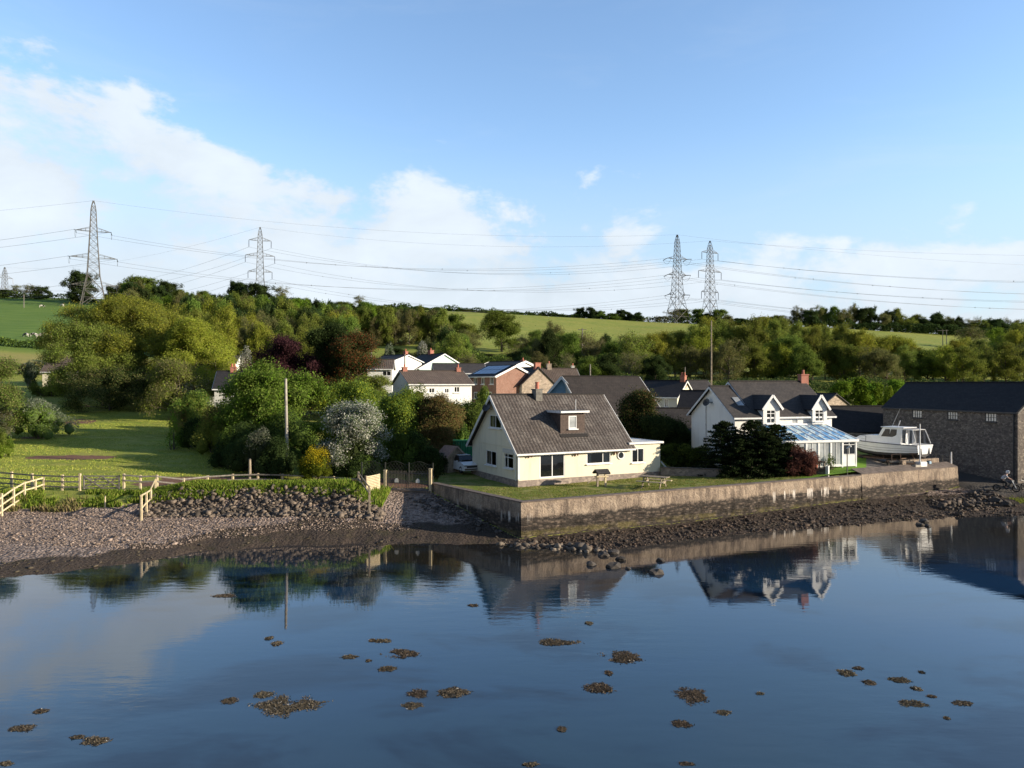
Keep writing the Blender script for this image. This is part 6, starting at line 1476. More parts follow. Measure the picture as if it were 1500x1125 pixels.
# ------------------------------------------------------------------ yard behind the gate: shed, container, car
def shed():
    p = W(641, 680, 66); p.z = 2.2; h = house('garden_shed', 'small timber shed with a pale pinkish felt roof left of the green container', 'shed', p, R(-48), 1.5, 1.9, zat(668, 66)-2.2, zat(654, 66.5)-2.2, M_wood, simple('pink_felt', (.42, .27, .21), (.32, .2, .16), 4, .9), trim=M_wood, trim_w=.1, gutter=False, ridge_tiles=False, ov=.18, ovg=.15, sink=.3)
    mb = MB(); mb.box((.75, -.03, .95), (.62, .05, 1.7)); mb.build('door', M_wood_grey, h.root)
shed()
def container():
    a = W(664, 660, 70); t = thing('green_container', 'corrugated bright green container between shed and yellow house', 'container', (a.x, a.y, 2.4), R(8)); L = 2.6; h = zat(646, 70)-2.4; D = 2.2
    mb = MB()
    def corr(O, U, n, Ln):
        O = Vector(O); U = Vector(U); N_ = Vector((U.y, -U.x, 0)); k = int(Ln/.22); xs = []
        for i in range(k): b_ = Ln*i/k; w_ = Ln/k; xs += [(b_, 0), (b_+w_*.3, 0), (b_+w_*.5, .05), (b_+w_*.8, .05)]
        xs.append((Ln, 0))
        for (p, o), (q, s) in zip(xs[:-1], xs[1:]): mb.poly([O+U*p-N_*o, O+U*q-N_*s, O+U*q-N_*s+Vector((0, 0, h)), O+U*p-N_*o+Vector((0, 0, h))])
    corr((0, 0, 0), (1, 0, 0), 1, L); corr((L, 0, 0), (0, 1, 0), 1, D); corr((0, D, 0), (0, -1, 0), 1, D); corr((L, D, 0), (-1, 0, 0), 1, L)
    mb.build('corrugated_side', M_green_metal, t); mb = MB()
    for z in (.05, h): mb.box((L/2, -.02, z), (L+.12, .1, .12)); mb.box((L/2, D+.02, z), (L+.12, .1, .12)); mb.box((-.02, D/2, z), (.1, D-.06, .12)); mb.box((L+.02, D/2, z), (.1, D-.06, .12))
    mb.build('frame', M_green_metal, t); mb = MB(); mb.box((L/2, D/2, h+.03), (L-.1, D-.1, .04)); mb.build('roof', M_green_metal, t)
container()
def car():
    a = W(678.5, 690, 65.5); t = thing('parked_car', 'white car with a dark windscreen parked nose-out behind the yellow house', 'car', (a.x, a.y, 2.32), R(-62)); Lc, Wc = 4.1, 1.72
    def shell(prof, wb, wt, z0, z1, name, mat, bev=.06):
        mb = MB(); zs = [p[1] for p in prof]
        f = lambda z: wb+(wt-wb)*(z-z0)/(z1-z0)
        A = [Vector((x, -f(z)/2, z)) for x, z in prof]; B = [Vector((x, f(z)/2, z)) for x, z in prof]; n = len(prof)
        for i in range(n): j = (i+1) % n; mb.poly([A[i], A[j], B[j], B[i]])
        mb.poly(A[::-1]); mb.poly(B); return mb.build(name, mat, t, smooth=False, bevel=bev)
    shell([(-2.0, .28), (2.0, .28), (2.05, .55), (1.95, .78), (1.0, .98), (-1.75, 1.0), (-2.05, .9)], Wc, Wc*.93, .28, 1.0, 'body', M_carpaint)
    shell([(1.02, .985), (.35, 1.42), (-1.2, 1.46), (-1.85, .99)], Wc*.92, Wc*.68, .985, 1.46, 'cabin', M_glass, .02)
    mb = MB(); mb.box((-.42, 0, 1.475), (1.5, Wc*.66, .05)); mb.build('roof', M_carpaint, t, bevel=.02)
    mb = MB(); mb.box((2.03, 0, .62), (.05, 1.15, .2)); mb.box((2.06, 0, .4), (.06, 1.5, .1)); mb.build('grille', M_iron, t)
    for s in (-1, 1):
        mb = MB(); mb.box((1.95, s*.66, .68), (.16, .32, .15)); mb.build('headlight', M_glass_pale, t, bevel=.03)
        mb = MB(); mb.box((.75, s*.93, 1.03), (.12, .14, .1)); mb.build('wing_mirror', M_carpaint, t, bevel=.02)
    for x in (1.3, -1.3):
        for s in (-1, 1):
            mb = MB(); mb.ring((x, s*.78, .31), (0, 1, 0), .24, .085, 18, 8); wh = mb.build('wheel', M_rubber, t, smooth=True); mb = MB(); mb.tube((x, s*.74, .31), (x, s*.84, .31), .18, .17, 14); mb.build('rim', M_galv, wh)
car()

# ------------------------------------------------------------------ garden things
def picnic():
    d = 56.2; p = foot(958, d); t = thing('picnic_table', 'weathered timber picnic table with attached benches on the lawn near the wall', 'picnic table', (p.x, p.y, p.z), R(-32)); Lt = 2.0; t.scale = (1.12, 1.12, 1.12)
    mb = MB()
    for i in range(5): mb.box((0, -.30+.15*i, .74), (Lt, .135, .045))
    mb.build('tabletop', M_wood, t)
    for s in (-1, 1):
        mb = MB()
        for k in (0, 1): mb.box((0, s*(.62+.145*k), .45), (Lt, .13, .045))
        mb.build('bench', M_wood_pale, t)
    for x in (-.62, .62):
        for s in (-1, 1): mb = MB(); mb.bar((x, s*.62, 0), (x, s*.22, .72), .05, .1); mb.build('leg', M_wood, t)
        mb = MB(); mb.box((x+.05, 0, .41), (.045, 1.5, .1)); mb.box((x+.05, 0, .695), (.045, .72, .07)); mb.build('crosspiece', M_wood, t)
picnic()
def bird_table():
    d = 57.2; p = foot(881, d); t = thing('bird_table', 'roofed bird table on timber legs standing on the lawn', 'bird table', p, R(20)); h = zat(689, d)-p.z
    mb = MB(); roof_mesh(mb, -.55, .55, -.42, h-.28, 0, h); roof_mesh(mb, -.55, .55, .42, h-.28, 0, h); mb.build('roof', M_slate, t)
    for x in (-.34, .34):
        mb = MB(); mb.box((x, 0, (h-.15)/2), (.14, .14, h-.15)); mb.build('leg', M_wood_pale if x > 0 else M_wood, t)
    mb = MB(); mb.box((0, 0, h*.62), (1.0, .5, .06)); mb.box((0, -.24, h*.62+.05), (1.0, .03, .06)); mb.build('tray', M_wood_pale, t)
    mb = MB(); mb.bar((-.5, 0, h*.55), (-1.25, -.1, h*.25), .08, .05); mb.build('ramp', M_wood, t)
bird_table()
def lounger():
    p = foot(983, 63.6); t = thing('sun_lounger', 'pale framed sun lounger with blue-grey cushion beside the house extension', 'sun lounger', p+Vector((0, 0, .1)), R(-14))
    mb = MB()
    for y in (-.3, .3): mb.bar((-.3, y, .34), (1.3, y, .34), .05, .05); mb.bar((-.3, y, .34), (-.85, y, .95), .05, .05)
    mb.bar((-.85, -.3, .95), (-.85, .3, .95), .05); mb.bar((1.3, -.3, .34), (1.3, .3, .34), .05); mb.build('frame', M_ivory, t)
    for x in (-.2, 1.15):
        for y in (-.3, .3): mb = MB(); mb.bar((x, y, -.12), (x, y, .33), .05); mb.build('leg', M_ivory, t)
    mb = MB(); mb.box((.5, 0, .41), (1.6, .56, .08)); mb.build('cushion', M_cushion, t, bevel=.03)
lounger()
def garden_wall():
    a = foot(968, 63.0); b = foot(1058, 61.6); L = (b-a).length; t = thing('garden_wall', 'low grey stone garden wall below the clipped hedge', 'garden wall', a, math.atan2(b.y-a.y, b.x-a.x))
    mb = MB(); mb.box((L/2, 0, .2), (L, .3, .9)); mb.build('stonework', M_stone_plinth, t); mb = MB(); mb.box((L/2, 0, .69), (L+.06, .38, .08)); mb.build('coping', M_coping, t)
garden_wall()
def balustrade():
    a = foot(1168, 61.8); b = foot(1208.5, 60.6); L = (b-a).length; t = thing('balustrade', 'dark timber balustrade on a stone step in front of the conservatory', 'balustrade', (a.x, a.y, a.z), math.atan2(b.y-a.y, b.x-a.x)); hr = zat(676.5, 60.8)-a.z
    mb = MB(); mb.box((L/2, .1, .1), (L, .6, .85)); mb.build('step', M_stone_dark, t)
    mb = MB(); mb.box((L/2, 0, hr), (L+.1, .12, .12)); mb.build('handrail', M_wood, t)
    for x in (.25, L*.5, L*.8, L-.08): mb = MB(); mb.box((x, 0, hr/2+.2), (.11, .11, hr-.5)); mb.build('post', M_wood, t)
    for x in (L*.42, L*.66):
        pt = thing('potted_plant', ['potted red-flowered plant on the balustrade step, left one', 'potted green plant on the balustrade step, right one'][int(x > L*.5)], 'potted plant', t.matrix_basis @ Vector((x, .22, .53)))
        mb = MB(); mb.tube((0, 0, 0), (0, 0, .26), .11, .16, 10); mb.build('pot', M_pot, pt); bb = make_bush('plant', 5+int(x*3), .55, .55, .5, P_MID if x > L*.5 else P_MID+[(.4, .05, .05)], leaf=.08, n=260, lumps=6, core=False, stems=False, merged=True); bb.name = 'foliage'; bb.parent = pt; bb.location = (0, 0, .22)
    mb = MB(); mb.box((0, 0, .35), (.22, .5, 1.0)); q = mb.build('end_pier', M_ivory, t); q.location = (L+.16, .1, -.1)
balustrade()
def make_rock(name, seed, size, flat=.6):
    me = bpy.data.meshes.new(name); import bmesh; bm = bmesh.new(); bmesh.ops.create_icosphere(bm, subdivisions=2, radius=.5)
    rg = random.Random(seed); o = Vector((rg.uniform(0, 90), rg.uniform(0, 90), 0))
    for v_ in bm.verts:
        n_ = mnoise.noise(v_.co*2.2+o); q = v_.co*(1+.55*n_); q.z *= flat; v_.co = q*size
    bm.to_mesh(me); bm.free(); me.materials.append(M_rock); a = me.color_attributes.new('tint', 'FLOAT_COLOR', 'POINT')
    c = rg.uniform(.04, .085); a.data.foreach_set('color', [c, c*.86, c*.74, 1]*len(me.vertices)); return link(bpy.data.objects.new(name, me))
x_ = (1237-750)/F*61.0; o = make_rock('stone', 3, .42, .7); o.location = (x_, 61.0, G(x_, 61)+.05); tag(o, 'small bleached white stone lying on the bright lawn by the lamp post', 'stone'); o.data.materials[0] = M_ivory

# ------------------------------------------------------------------ boat on its trailer
def boat():
    S_ = Vector((37.0, 66.0, 3.22)); bow = Vector((-.5, .866, 0)); rz = math.atan2(bow.y, bow.x)
    t = thing('cabin_boat', 'white clinker cabin cruiser with open canopy standing ashore on a trailer', 'boat', S_, rz); L = 6.7; t.scale = (1.12, 1.12, 1.0)
    st = [(0, 1.05, .28), (.8, 1.16, .16), (2.0, 1.24, .05), (3.4, 1.22, .02), (4.6, 1.04, .10), (5.5, .74, .26), (6.2, .38, .52), (L, .03, .92)]   # x, half beam, keel height
    def half(x, f, hb, kz, gz):
        pts = []
    rows = []
    for x, hb, kz in st:
        gz = 1.42+.16*(x/L)**2; cz = kz+.30; ch = hb*.74
        R_ = [(0, kz), (ch*.55, kz+.12), (ch, cz)]
        for k in range(1, 6):
            f = k/5; y = ch+(hb-ch)*f**.75; z = cz+(gz-cz)*f
            R_.append((y+.022, z-(gz-cz)/5+.015)); R_.append((y, z))
        rows.append([Vector((x+(.25*(R0[1]-kz) if x == 0 else 0)*-0.35, R0[0], R0[1])) for R0 in R_])
    mb = MB()
    for a, b in zip(rows[:-1], rows[1:]):
        for k in range(len(a)-1):
            m = 1 if k < 4 else 0  # antifouled bottom, plus the lowest strake darkened as shade under the hull
            mb.poly([a[k], b[k], b[k+1], a[k+1]], m); f = lambda p: Vector((p.x, -p.y, p.z)); mb.poly([f(a[k+1]), f(b[k+1]), f(b[k]), f(a[k])], m)
    tr = rows[0]; fl = [Vector((p.x, -p.y, p.z)) for p in tr]
    for k in range(len(tr)-1): mb.poly([tr[k], tr[k+1], fl[k+1], fl[k]], 1 if k < 2 else 0)
    for a, b in zip(rows[:-1], rows[1:]): mb.poly([a[-1], b[-1], Vector((b[-1].x, -b[-1].y, b[-1].z)), Vector((a[-1].x, -a[-1].y, a[-1].z))], 0)
    mb.build('hull', [M_gel, M_antifoul_shade], t)
    mb = MB()
    for a, b in zip(rows[:-1], rows[1:]):
        for s in (1, -1):
            p = Vector((a[-1].x, s*(a[-1].y+.02), a[-1].z-.05)); q = Vector((b[-1].x, s*(b[-1].y+.02), b[-1].z-.05)); mb.bar(p, q, .05, .07)
    mb.build('rubbing_strake', M_navy, t)
    for kk in (4, 6, 8):
        mb = MB()
        for a, b in zip(rows[:-1], rows[1:]):
            for s in (1, -1): mb.bar((a[kk].x, s*(a[kk].y+.012), a[kk].z-.01), (b[kk].x, s*(b[kk].y+.012), b[kk].z-.01), .02, .028)
        mb.build('strake_line', M_canvas, t)
    def loft(secs, name, mat, cap=True):
        """secs: (x_bottom, x_top, half width bottom, half width top, z bottom, z top)"""
        mb = MB(); Rg = []
        for xb, xt, wb, wt, zb_, zt_ in secs: Rg.append([Vector((xb, -wb, zb_)), Vector((xt, -wt, zt_)), Vector((xt, wt, zt_)), Vector((xb, wb, zb_))])
        for a, b in zip(Rg[:-1], Rg[1:]):
            for k in range(3): mb.poly([a[k], a[k+1], b[k+1], b[k]])
        mb.poly(Rg[0]); mb.poly(Rg[-1][::-1]); return mb.build(name, mat, t, bevel=.03)
    cr = loft([(3.4, 3.4, .96, .84, 1.42, 2.08), (4.6, 4.55, .80, .68, 1.46, 2.06), (5.5, 5.35, .52, .40, 1.5, 1.95), (6.05, 5.85, .22, .12, 1.55, 1.75)], 'coachroof', M_gel)
    for s in (-1, 1):
        mb = MB(); 
        for x0, x1, z0, z1 in ((3.65, 4.45, 1.62, 1.90), (4.55, 5.15, 1.66, 1.86)):
            w0 = np.interp(x0, [3.4, 4.6, 5.5], [.93, .77, .49]); w1 = np.interp(x1, [3.4, 4.6, 5.5], [.93, .77, .49])
            mb.poly([(x0, s*(w0-.005), z0), (x1, s*(w1-.005), z0), (x1-.1, s*(w1-.065), z1), (x0+.05, s*(w0-.065), z1)])
        mb.build('cabin_window', M_boatglass, cr)
    wh = loft([(1.35, 1.3, 1.02, .84, 1.42, 2.86), (2.9, 2.75, 1.0, .82, 1.42, 2.86), (3.62, 3.02, .96, .80, 1.42, 2.86)], 'wheelhouse', M_gel)
    mb = MB(); mb.box((2.15, 0, 2.89), (2.0, 1.86, .08)); mb.build('wheelhouse_roof', M_gel, wh, bevel=.03)
    for s in (-1, 1):
        f = lambda z: 1.0-.18*(z-1.42)/1.44
        mb = MB()
        for x0, x1, xt0, xt1 in ((1.75, 2.3, 1.75, 2.25), (2.36, 3.0, 2.34, 2.75)): mb.poly([(x0, s*(f(2.05)+.016), 2.02), (x1+.1, s*(f(2.05)+.012), 2.02), (xt1, s*(f(2.7)+.016), 2.72), (xt0, s*(f(2.7)+.016), 2.72)])
        mb.build('side_window', M_boatglass, wh)
    mb = MB()
    for y0, y1 in ((-.72, -.04), (.04, .72)): mb.poly([(3.335, y0, 2.16), (3.335, y1, 2.16), (3.10, y1*.95, 2.74), (3.10, y0*.95, 2.74)])
    mb.build('windscreen', M_boatglass, wh)
    # cockpit canopy frame with its loose canvas
    mb = MB()
    for s in (-1, 1): mb.path([(1.3, s*.98, 1.45), (1.25, s*.88, 2.8), (.45, s*.86, 2.74), (.05, s*.98, 1.5)], .035, 6)
    mb.path([(1.25, -.88, 2.8), (1.25, .88, 2.8)], .03, 6); mb.path([(.45, -.86, 2.74), (.45, .86, 2.74)], .03, 6); mb.build('canopy_frame', M_trim, t)
    mb = MB()
    for s in (-1, 1):
        for x0, x1 in ((.95, 1.22), (.42, .62)):
            n = 6; P_ = [(x0+(x1-x0)*i/n, s*(.90+.05*math.sin(i*2.4))) for i in range(n+1)]
            for (a, b), (c, d) in zip(P_[:-1], P_[1:]): mb.poly([(a, b+s*.06, 1.5), (c, d+s*.06, 1.5), (c, d-s*.01, 2.72), (a, b-s*.01, 2.72)])
    mb.poly([(1.3, -.86, 2.83), (1.3, .86, 2.83), (.42, .84, 2.77), (.42, -.84, 2.77)]); mb.build('canopy_canvas', M_canvas, t)
    mb = MB()
    for s in (-1, 1): mb.path([(L-.1, s*.1, 1.62), (L-.1, s*.12, 2.05), (5.6, s*.62, 2.02), (4.4, s*1.02, 1.96)], .022, 6); mb.path([(5.6, s*.62, 2.02), (5.6, s*.66, 1.55)], .02, 6); mb.path([(4.4, s*1.02, 1.96), (4.4, s*1.05, 1.5)], .02, 6)
    mb.build('pulpit_rail', M_galv, t)
    mb = MB(); mb.tube((2.2, 0, 2.9), (2.0, 0, 3.5), .03); mb.tube((2.6, .2, 2.9), (1.9, .2, 4.6), .012, .008, 5); mb.build('aerial_mast', M_trim, t)
    for s in (-1, 1): mb = MB(); mb.tube((-.1, s*.55, .55), (-.05, s*.55, 1.1), .05, .05, 8); mb.ring((-.06, s*.72, 1.36), (1, 0, 0), .09, .035, 10, 5); mb.build('stern_fitting', M_iron, t)
    # trailer
    tr_ = thing('boat_trailer', 'rusty steel boat trailer carrying the white cabin cruiser', 'trailer', (S_.x, S_.y, 2.62), rz); tr_.scale = (1.12, 1.12, 1.0)
    for s in (-1, 1):
        mb = MB(); mb.bar((-.2, s*.62, .52), (5.4, s*.62, .52), .1, .14); mb.bar((5.4, s*.62, .52), (7.2, 0, .5), .1, .12); mb.build('chassis_rail', M_rust, tr_)
    for x in (.3, 1.9, 3.6, 5.2): mb = MB(); mb.bar((x, -.64, .6), (x, .64, .6), .1, .1); mb.build('cross_member', M_rust, tr_)
    for x in (1.6, 2.4, 5.0):
        for s in (-1, 1):
            mb = MB(); mb.ring((x, s*.92, .3), (0, 1, 0), .21, .09, 16, 8); wl = mb.build('wheel', M_rubber, tr_, smooth=True); mb = MB(); mb.tube((x, s*.86, .3), (x, s*.98, .3), .14, .13, 10); mb.build('rim', M_rust, wl)
    for x in (.4, 3.0):
        for s in (-1, 1): mb = MB(); mb.bar((x, s*.62, .55), (x, s*.95, 1.2), .08); mb.box((x, s*.93, 1.22), (.5, .1, .12)); mb.build('support_arm', M_rust, tr_)
boat()
def quay_clutter():
    a = W(1302, 676, 65.2); b = W(1341, 678, 65.0); t = thing('timber_stack', 'stack of dark old timbers under the boat\'s side', 'timber stack', (a.x, a.y, 2.62), math.atan2(b.y-a.y, b.x-a.x)); L = (b-a).length
    rg = random.Random(4)
    for k in range(8):
        mb = MB(); mb.box((L/2+rg.uniform(-.1, .1), .25*(k % 2), .12+.16*(k//2)), (L*rg.uniform(.85, 1.0), .2, .13)); mb.build('timber', [M_wood_grey, M_rust, M_wood][k % 3], t)
    mb = MB(); mb.path([(.2, -.1, .66), (.2, -.1, 1.25), (.95, -.1, 1.28), (.95, -.1, .66)], .03, 6); mb.build('hoop', M_rust, t)
    for nm, lb, cat, px, py, d, sz, mt in (('plastic_crate', 'white plastic crate beside the flagpole under the boat\'s stern', 'crate', 1349, 677, 65.3, (.85, .6, .55), M_ivory), ('concrete_block', 'pale concrete block on the quay edge below the white crate', 'block', 1342.5, 686.5, 64.9, (.72, .4, .3), simple('concrete', (.45, .42, .37), (.34, .31, .27), 4, .9, .3)), ('blue_canister', 'blue canister standing behind the white crate', 'canister', 1361, 676, 66.2, (.28, .28, .5), M_bluetrim)):
        p = W(px, py, d); mb = MB(); mb.box((0, 0, sz[2]/2), sz); mb.box((0, 0, sz[2]+.02), (sz[0]*.92, sz[1]*.92, .05)); tt = thing(nm, lb, cat, (p.x, d, 2.62), R(24)); mb.build('body', mt, tt, bevel=.02); mb = MB(); mb.path([(-sz[0]*.2, 0, sz[2]), (-sz[0]*.2, 0, sz[2]+.1), (sz[0]*.2, 0, sz[2]+.1), (sz[0]*.2, 0, sz[2])], .02, 5); mb.build('handle', M_iron, tt)
    P = [foot(1371, 69.5, 2.6), foot(1381, 68.8, 2.6), foot(1392, 68.0, 2.6)]
    fence_run('quay_fence', 'low dark timber fence on the quay behind the boat\'s stern', P, [.95]*3, .1, [[.9]*3, [.55]*3, [.2]*3], M_wood, M_wood_grey)
    for k in range(1): pass
quay_clutter()

# ------------------------------------------------------------------ people, animals, motorcycles
def skin(name, V, E, Rr, mat, parent=None, sub=1):
    me = bpy.data.meshes.new(name); me.from_pydata([tuple(v_) for v_ in V], E, []); o = link(bpy.data.objects.new(name, me)); me.materials.append(mat)
    md = o.modifiers.new('skin', 'SKIN'); sv = me.skin_vertices[0].data if me.skin_vertices else None
    if sv is None:
        bpy.context.view_layer.objects.active = o; sv = me.skin_vertices[0].data
    for i, r in enumerate(Rr): sv[i].radius = (r, r) if not isinstance(r, tuple) else r
    sv[0].use_root = True
    if sub: s = o.modifiers.new('sub', 'SUBSURF'); s.levels = sub; s.render_levels = sub
    me.polygons.foreach_set('use_smooth', [True]*len(me.polygons))
    if parent: o.parent = parent
    return o
def motorcycle(label, loc, rz, paint):
    t = thing('motorcycle', label, 'motorcycle', loc, rz, 'motorcycles on the slipway road')
    for x, r in ((-.70, .30), (.72, .32)):
        mb = MB(); mb.ring((x, 0, r), (0, 1, 0), r-.045, .055, 22, 8); wl = mb.build('wheel', M_rubber, t, smooth=True)
        mb = MB(); mb.ring((x, 0, r), (0, 1, 0), r-.10, .015, 20, 5)
        for k in range(8): a = k*math.pi/4; mb.tube((x, 0, r), (x+(r-.1)*math.cos(a), 0, r+(r-.1)*math.sin(a)), .006, .006, 4)
        mb.tube((x, -.06, r), (x, .06, r), .05, .05, 8); mb.build('rim', M_galv, wl)
    mb = MB(); mb.path([(-.70, .1, .30), (-.2, .1, .42), (.1, .1, .35), (.38, .05, .85)], .03, 6); mb.path([(-.70, -.1, .30), (-.2, -.1, .42), (.1, -.1, .35), (.38, -.05, .85)], .03, 6); mb.path([(.38, 0, .86), (-.25, 0, .80), (-.2, 0, .42)], .03, 6); mb.build('frame', M_iron, t)
    mb = MB(); mb.tube((.02, -.13, .45), (.02, .13, .45), .16, .16, 10); mb.box((.05, 0, .60), (.22, .2, .22)); mb.build('engine', M_galv_dark, t, bevel=.02)
    mb = MB(); mb.path([(.1, -.14, .4), (-.1, -.16, .3), (-.75, -.17, .48)], .04, 8); mb.build('exhaust', M_galv, t)
    for s in (-1, 1): mb = MB(); mb.tube((.72, s*.1, .32), (.40, s*.1, .98), .028, .034, 8); mb.build('fork', M_trim, t)
    mb = MB(); mb.path([(.36, -.40, 1.06), (.42, -.15, 1.03), (.42, .15, 1.03), (.36, .40, 1.06)], .016, 6); mb.build('handlebar', M_iron, t)
    mb = MB(); mb.box((.16, 0, .87), (.42, .24, .2), M=Matrix.Rotation(.15, 4, 'Y')); mb.build('fuel_tank', paint, t, bevel=.06)
    mb = MB(); mb.box((-.36, 0, .88), (.72, .2, .09), M=Matrix.Rotation(.08, 4, 'Y')); mb.build('saddle', M_black_cloth, t, bevel=.03)
    mb = MB(); mb.box((-.86, 0, .80), (.42, .15, .03), M=Matrix.Rotation(.25, 4, 'Y')); mb.box((.78, 0, .76), (.52, .13, .025), M=Matrix.Rotation(.18, 4, 'Y')); mb.build('mudguard', paint, t, bevel=.01)
    mb = MB(); mb.box((.50, 0, .93), (.1, .16, .18)); mb.build('headlight', M_ivory, t, bevel=.03); return t
def rider(loc, rz):
    t = thing('person', 'person in pale top, dark trousers and helmet leaning forward astride the motorcycle', 'person', loc, rz)
    # body: pelvis, spine, neck, head, arms, legs as ONE surface
    V = [(-.30, 0, .98), (-.24, 0, 1.13), (-.12, 0, 1.32), (-.02, 0, 1.44), (.05, 0, 1.52), (.10, 0, 1.62), (.12, 0, 1.72)]; E = [(i, i+1) for i in range(6)]; Rr = [.15, .145, .16, .12, .06, .085, .075]
    for s in (-1, 1):
        b = len(V); V += [(-.03, s*.19, 1.40), (.10, s*.27, 1.22), (.33, s*.33, 1.10), (.38, s*.33, 1.08)]; Rr += [.065, .05, .038, .034]; E += [(3, b), (b, b+1), (b+1, b+2), (b+2, b+3)]
        for k, (dx, dy) in enumerate(((.045, -.04), (.055, -.015), (.055, .01), (.045, .035))):
            j = len(V); V += [(.38+dx, s*(.33+dy), 1.075), (.38+dx+.01, s*(.33+dy), 1.04)]; Rr += [.010, .009]; E += [(b+3, j), (j, j+1)]
        j = len(V); V += [(.385, s*.285, 1.05), (.41, s*.28, 1.03)]; Rr += [.011, .010]; E += [(b+3, j), (j, j+1)]
        b = len(V); V += [(-.26, s*.12, .93), (.08, s*.24, .78), (-.06, s*.24, .40), (.08, s*.24, .36)]; Rr += [.105, .075, .05, .045]; E += [(0, b), (b, b+1), (b+1, b+2), (b+2, b+3)]
    skin('body', V, E, Rr, M_skin, t, 1)
    # clothes follow the body
    V = [(-.30, 0, 1.02), (-.24, 0, 1.14), (-.12, 0, 1.32), (-.02, 0, 1.44)]; E = [(0, 1), (1, 2), (2, 3)]; Rr = [.17, .165, .18, .135]
    for s in (-1, 1): b = len(V); V += [(-.03, s*.19, 1.40), (.10, s*.27, 1.22)]; Rr += [.082, .068]; E += [(3, b), (b, b+1)]
    skin('shirt', V, E, Rr, M_pale_cloth, t, 1)
    V = [(-.30, 0, .96)]; E = []; Rr = [.168]
    for s in (-1, 1): b = len(V); V += [(-.26, s*.12, .93), (.08, s*.24, .78), (-.06, s*.24, .44)]; Rr += [.12, .092, .066]; E += [(0, b), (b, b+1), (b+1, b+2)]
    skin('trousers', V, E, Rr, M_black_cloth, t, 1)
    mb = MB()
    for s in (-1, 1): mb.box((.02, s*.24, .34), (.28, .1, .1))
    mb.build('boots', M_black_cloth, t, bevel=.03)
    import bmesh; me = bpy.data.meshes.new('helmet'); bm = bmesh.new(); bmesh.ops.create_uvsphere(bm, u_segments=16, v_segments=10, radius=.155)
    for v_ in bm.verts: v_.co.x *= 1.12; v_.co.z *= 1.05
    bm.to_mesh(me); bm.free(); me.materials.append(M_trim); hm = link(bpy.data.objects.new('helmet', me)); hm.parent = t; hm.location = (.12, 0, 1.70); me.polygons.foreach_set('use_smooth', [True]*len(me.polygons))
    mb = MB(); mb.box((.30, 0, 1.80), (.16, .2, .02), M=Matrix.Rotation(.2, 4, 'Y')); mb.box((.27, 0, 1.69), (.03, .2, .09)); mb.build('visor', M_iron, hm); hm.children[0].location = -hm.location if False else (-.12, 0, -1.70)
bx = (1474-750)/F*63.6; bz = G(bx, 63.6)
motorcycle('dark motorcycle with a rider on the slipway road by the barn', (bx, 63.6, bz), R(-28), M_navy); rider((bx, 63.6, bz), R(-28))
bx2 = (1507-750)/F*64.4; motorcycle('pale motorcycle cut by the right edge of the photo', (bx2, 64.4, G(bx2, 64.4)), R(20), M_ivory)
def cow_mesh(patched):
    t = thing('cow', None, None)
    m, tt, b = newmat('cow_hide'+('_pied' if patched else '_pale')); v = ocoord(tt)
    b.inputs['Roughness'].default_value = .9
    if patched: tt.put(b.inputs['Base Color'], tt.mix(tt.ss(tt.noise(v, .9, 2, .5), .46, .5), (.55, .53, .48), (.015, .014, .014)))
    else: b.inputs['Base Color'].default_value = (.55, .52, .45, 1)
    V = [(-.75, 0, 1.08), (-.3, 0, 1.02), (.3, 0, 1.02), (.72, 0, 1.12), (1.05, 0, .92), (1.28, 0, .50), (1.38, 0, .22)]; Rr = [.30, .38, .38, .31, .19, .15, .09]; E = [(i, i+1) for i in range(6)]
    for x, k, s in ((-.72, 0, 1), (-.72, 0, -1), (.62, 3, 1), (.62, 3, -1)):
        b_ = len(V); 
        if k == 0: V += [(x-.02, s*.22, .80), (x+.06, s*.22, .52), (x-.10, s*.22, .42), (x-.06, s*.22, .04)]; Rr += [.17, .10, .07, .06]
        else: V += [(x+.04, s*.2, .74), (x+.04, s*.2, .46), (x+.02, s*.2, .40), (x+.02, s*.2, .04)]; Rr += [.13, .085, .07, .055]
        E += [(k, b_), (b_, b_+1), (b_+1, b_+2), (b_+2, b_+3)]
    b_ = len(V); V += [(-1.02, 0, 1.15), (-1.08, 0, .55)]; Rr += [.05, .03]; E += [(0, b_), (b_, b_+1)]
    for s in (-1, 1): b_ = len(V); V += [(1.2, s*.2, .62)]; Rr += [.045]; E += [(5, b_)]
    skin('body', V, E, Rr, m, t, 1); return t
cA = cow_mesh(True); cB = cow_mesh(False); first = [True, True]
for i, (px, d, rz, pat, lb) in enumerate(((38, 229, 2.8, True, 'leftmost black and white cow of the grazing bunch above the yellow field'), (49, 230, 3.3, True, 'second cow from the left in the grazing bunch'), (58, 227, .5, True, 'third cow from the left in the grazing bunch'), (64.5, 233, 3.6, True, 'fourth cow from the left in the grazing bunch'), (72, 226, 2.9, True, 'biggest looking pied cow in the middle right of the grazing bunch'), (79, 227, .2, True, 'cow just right of the biggest pied cow'), (77, 242, 3.1, True, 'black cow standing up the slope behind the grazing bunch'), (97, 229, .3, True, 'rightmost cow, by the edge of the great pale tree'), (91, 345, 2.9, False, 'pale cow grazing alone high in the field by the pylon'), (61, 338, .4, True, 'dark cow grazing alone high in the field'))):
    k = 0 if pat else 1; src = (cA, cB)[k]; c = src if first[k] else copy_tree(src); first[k] = False
    x = (px-750)/F*d; c.location = (x, d, G(x, d)-.03); c.rotation_euler = (0, 0, rz); tag(c, lb, 'cow', 'cows grazing on the left hillside')

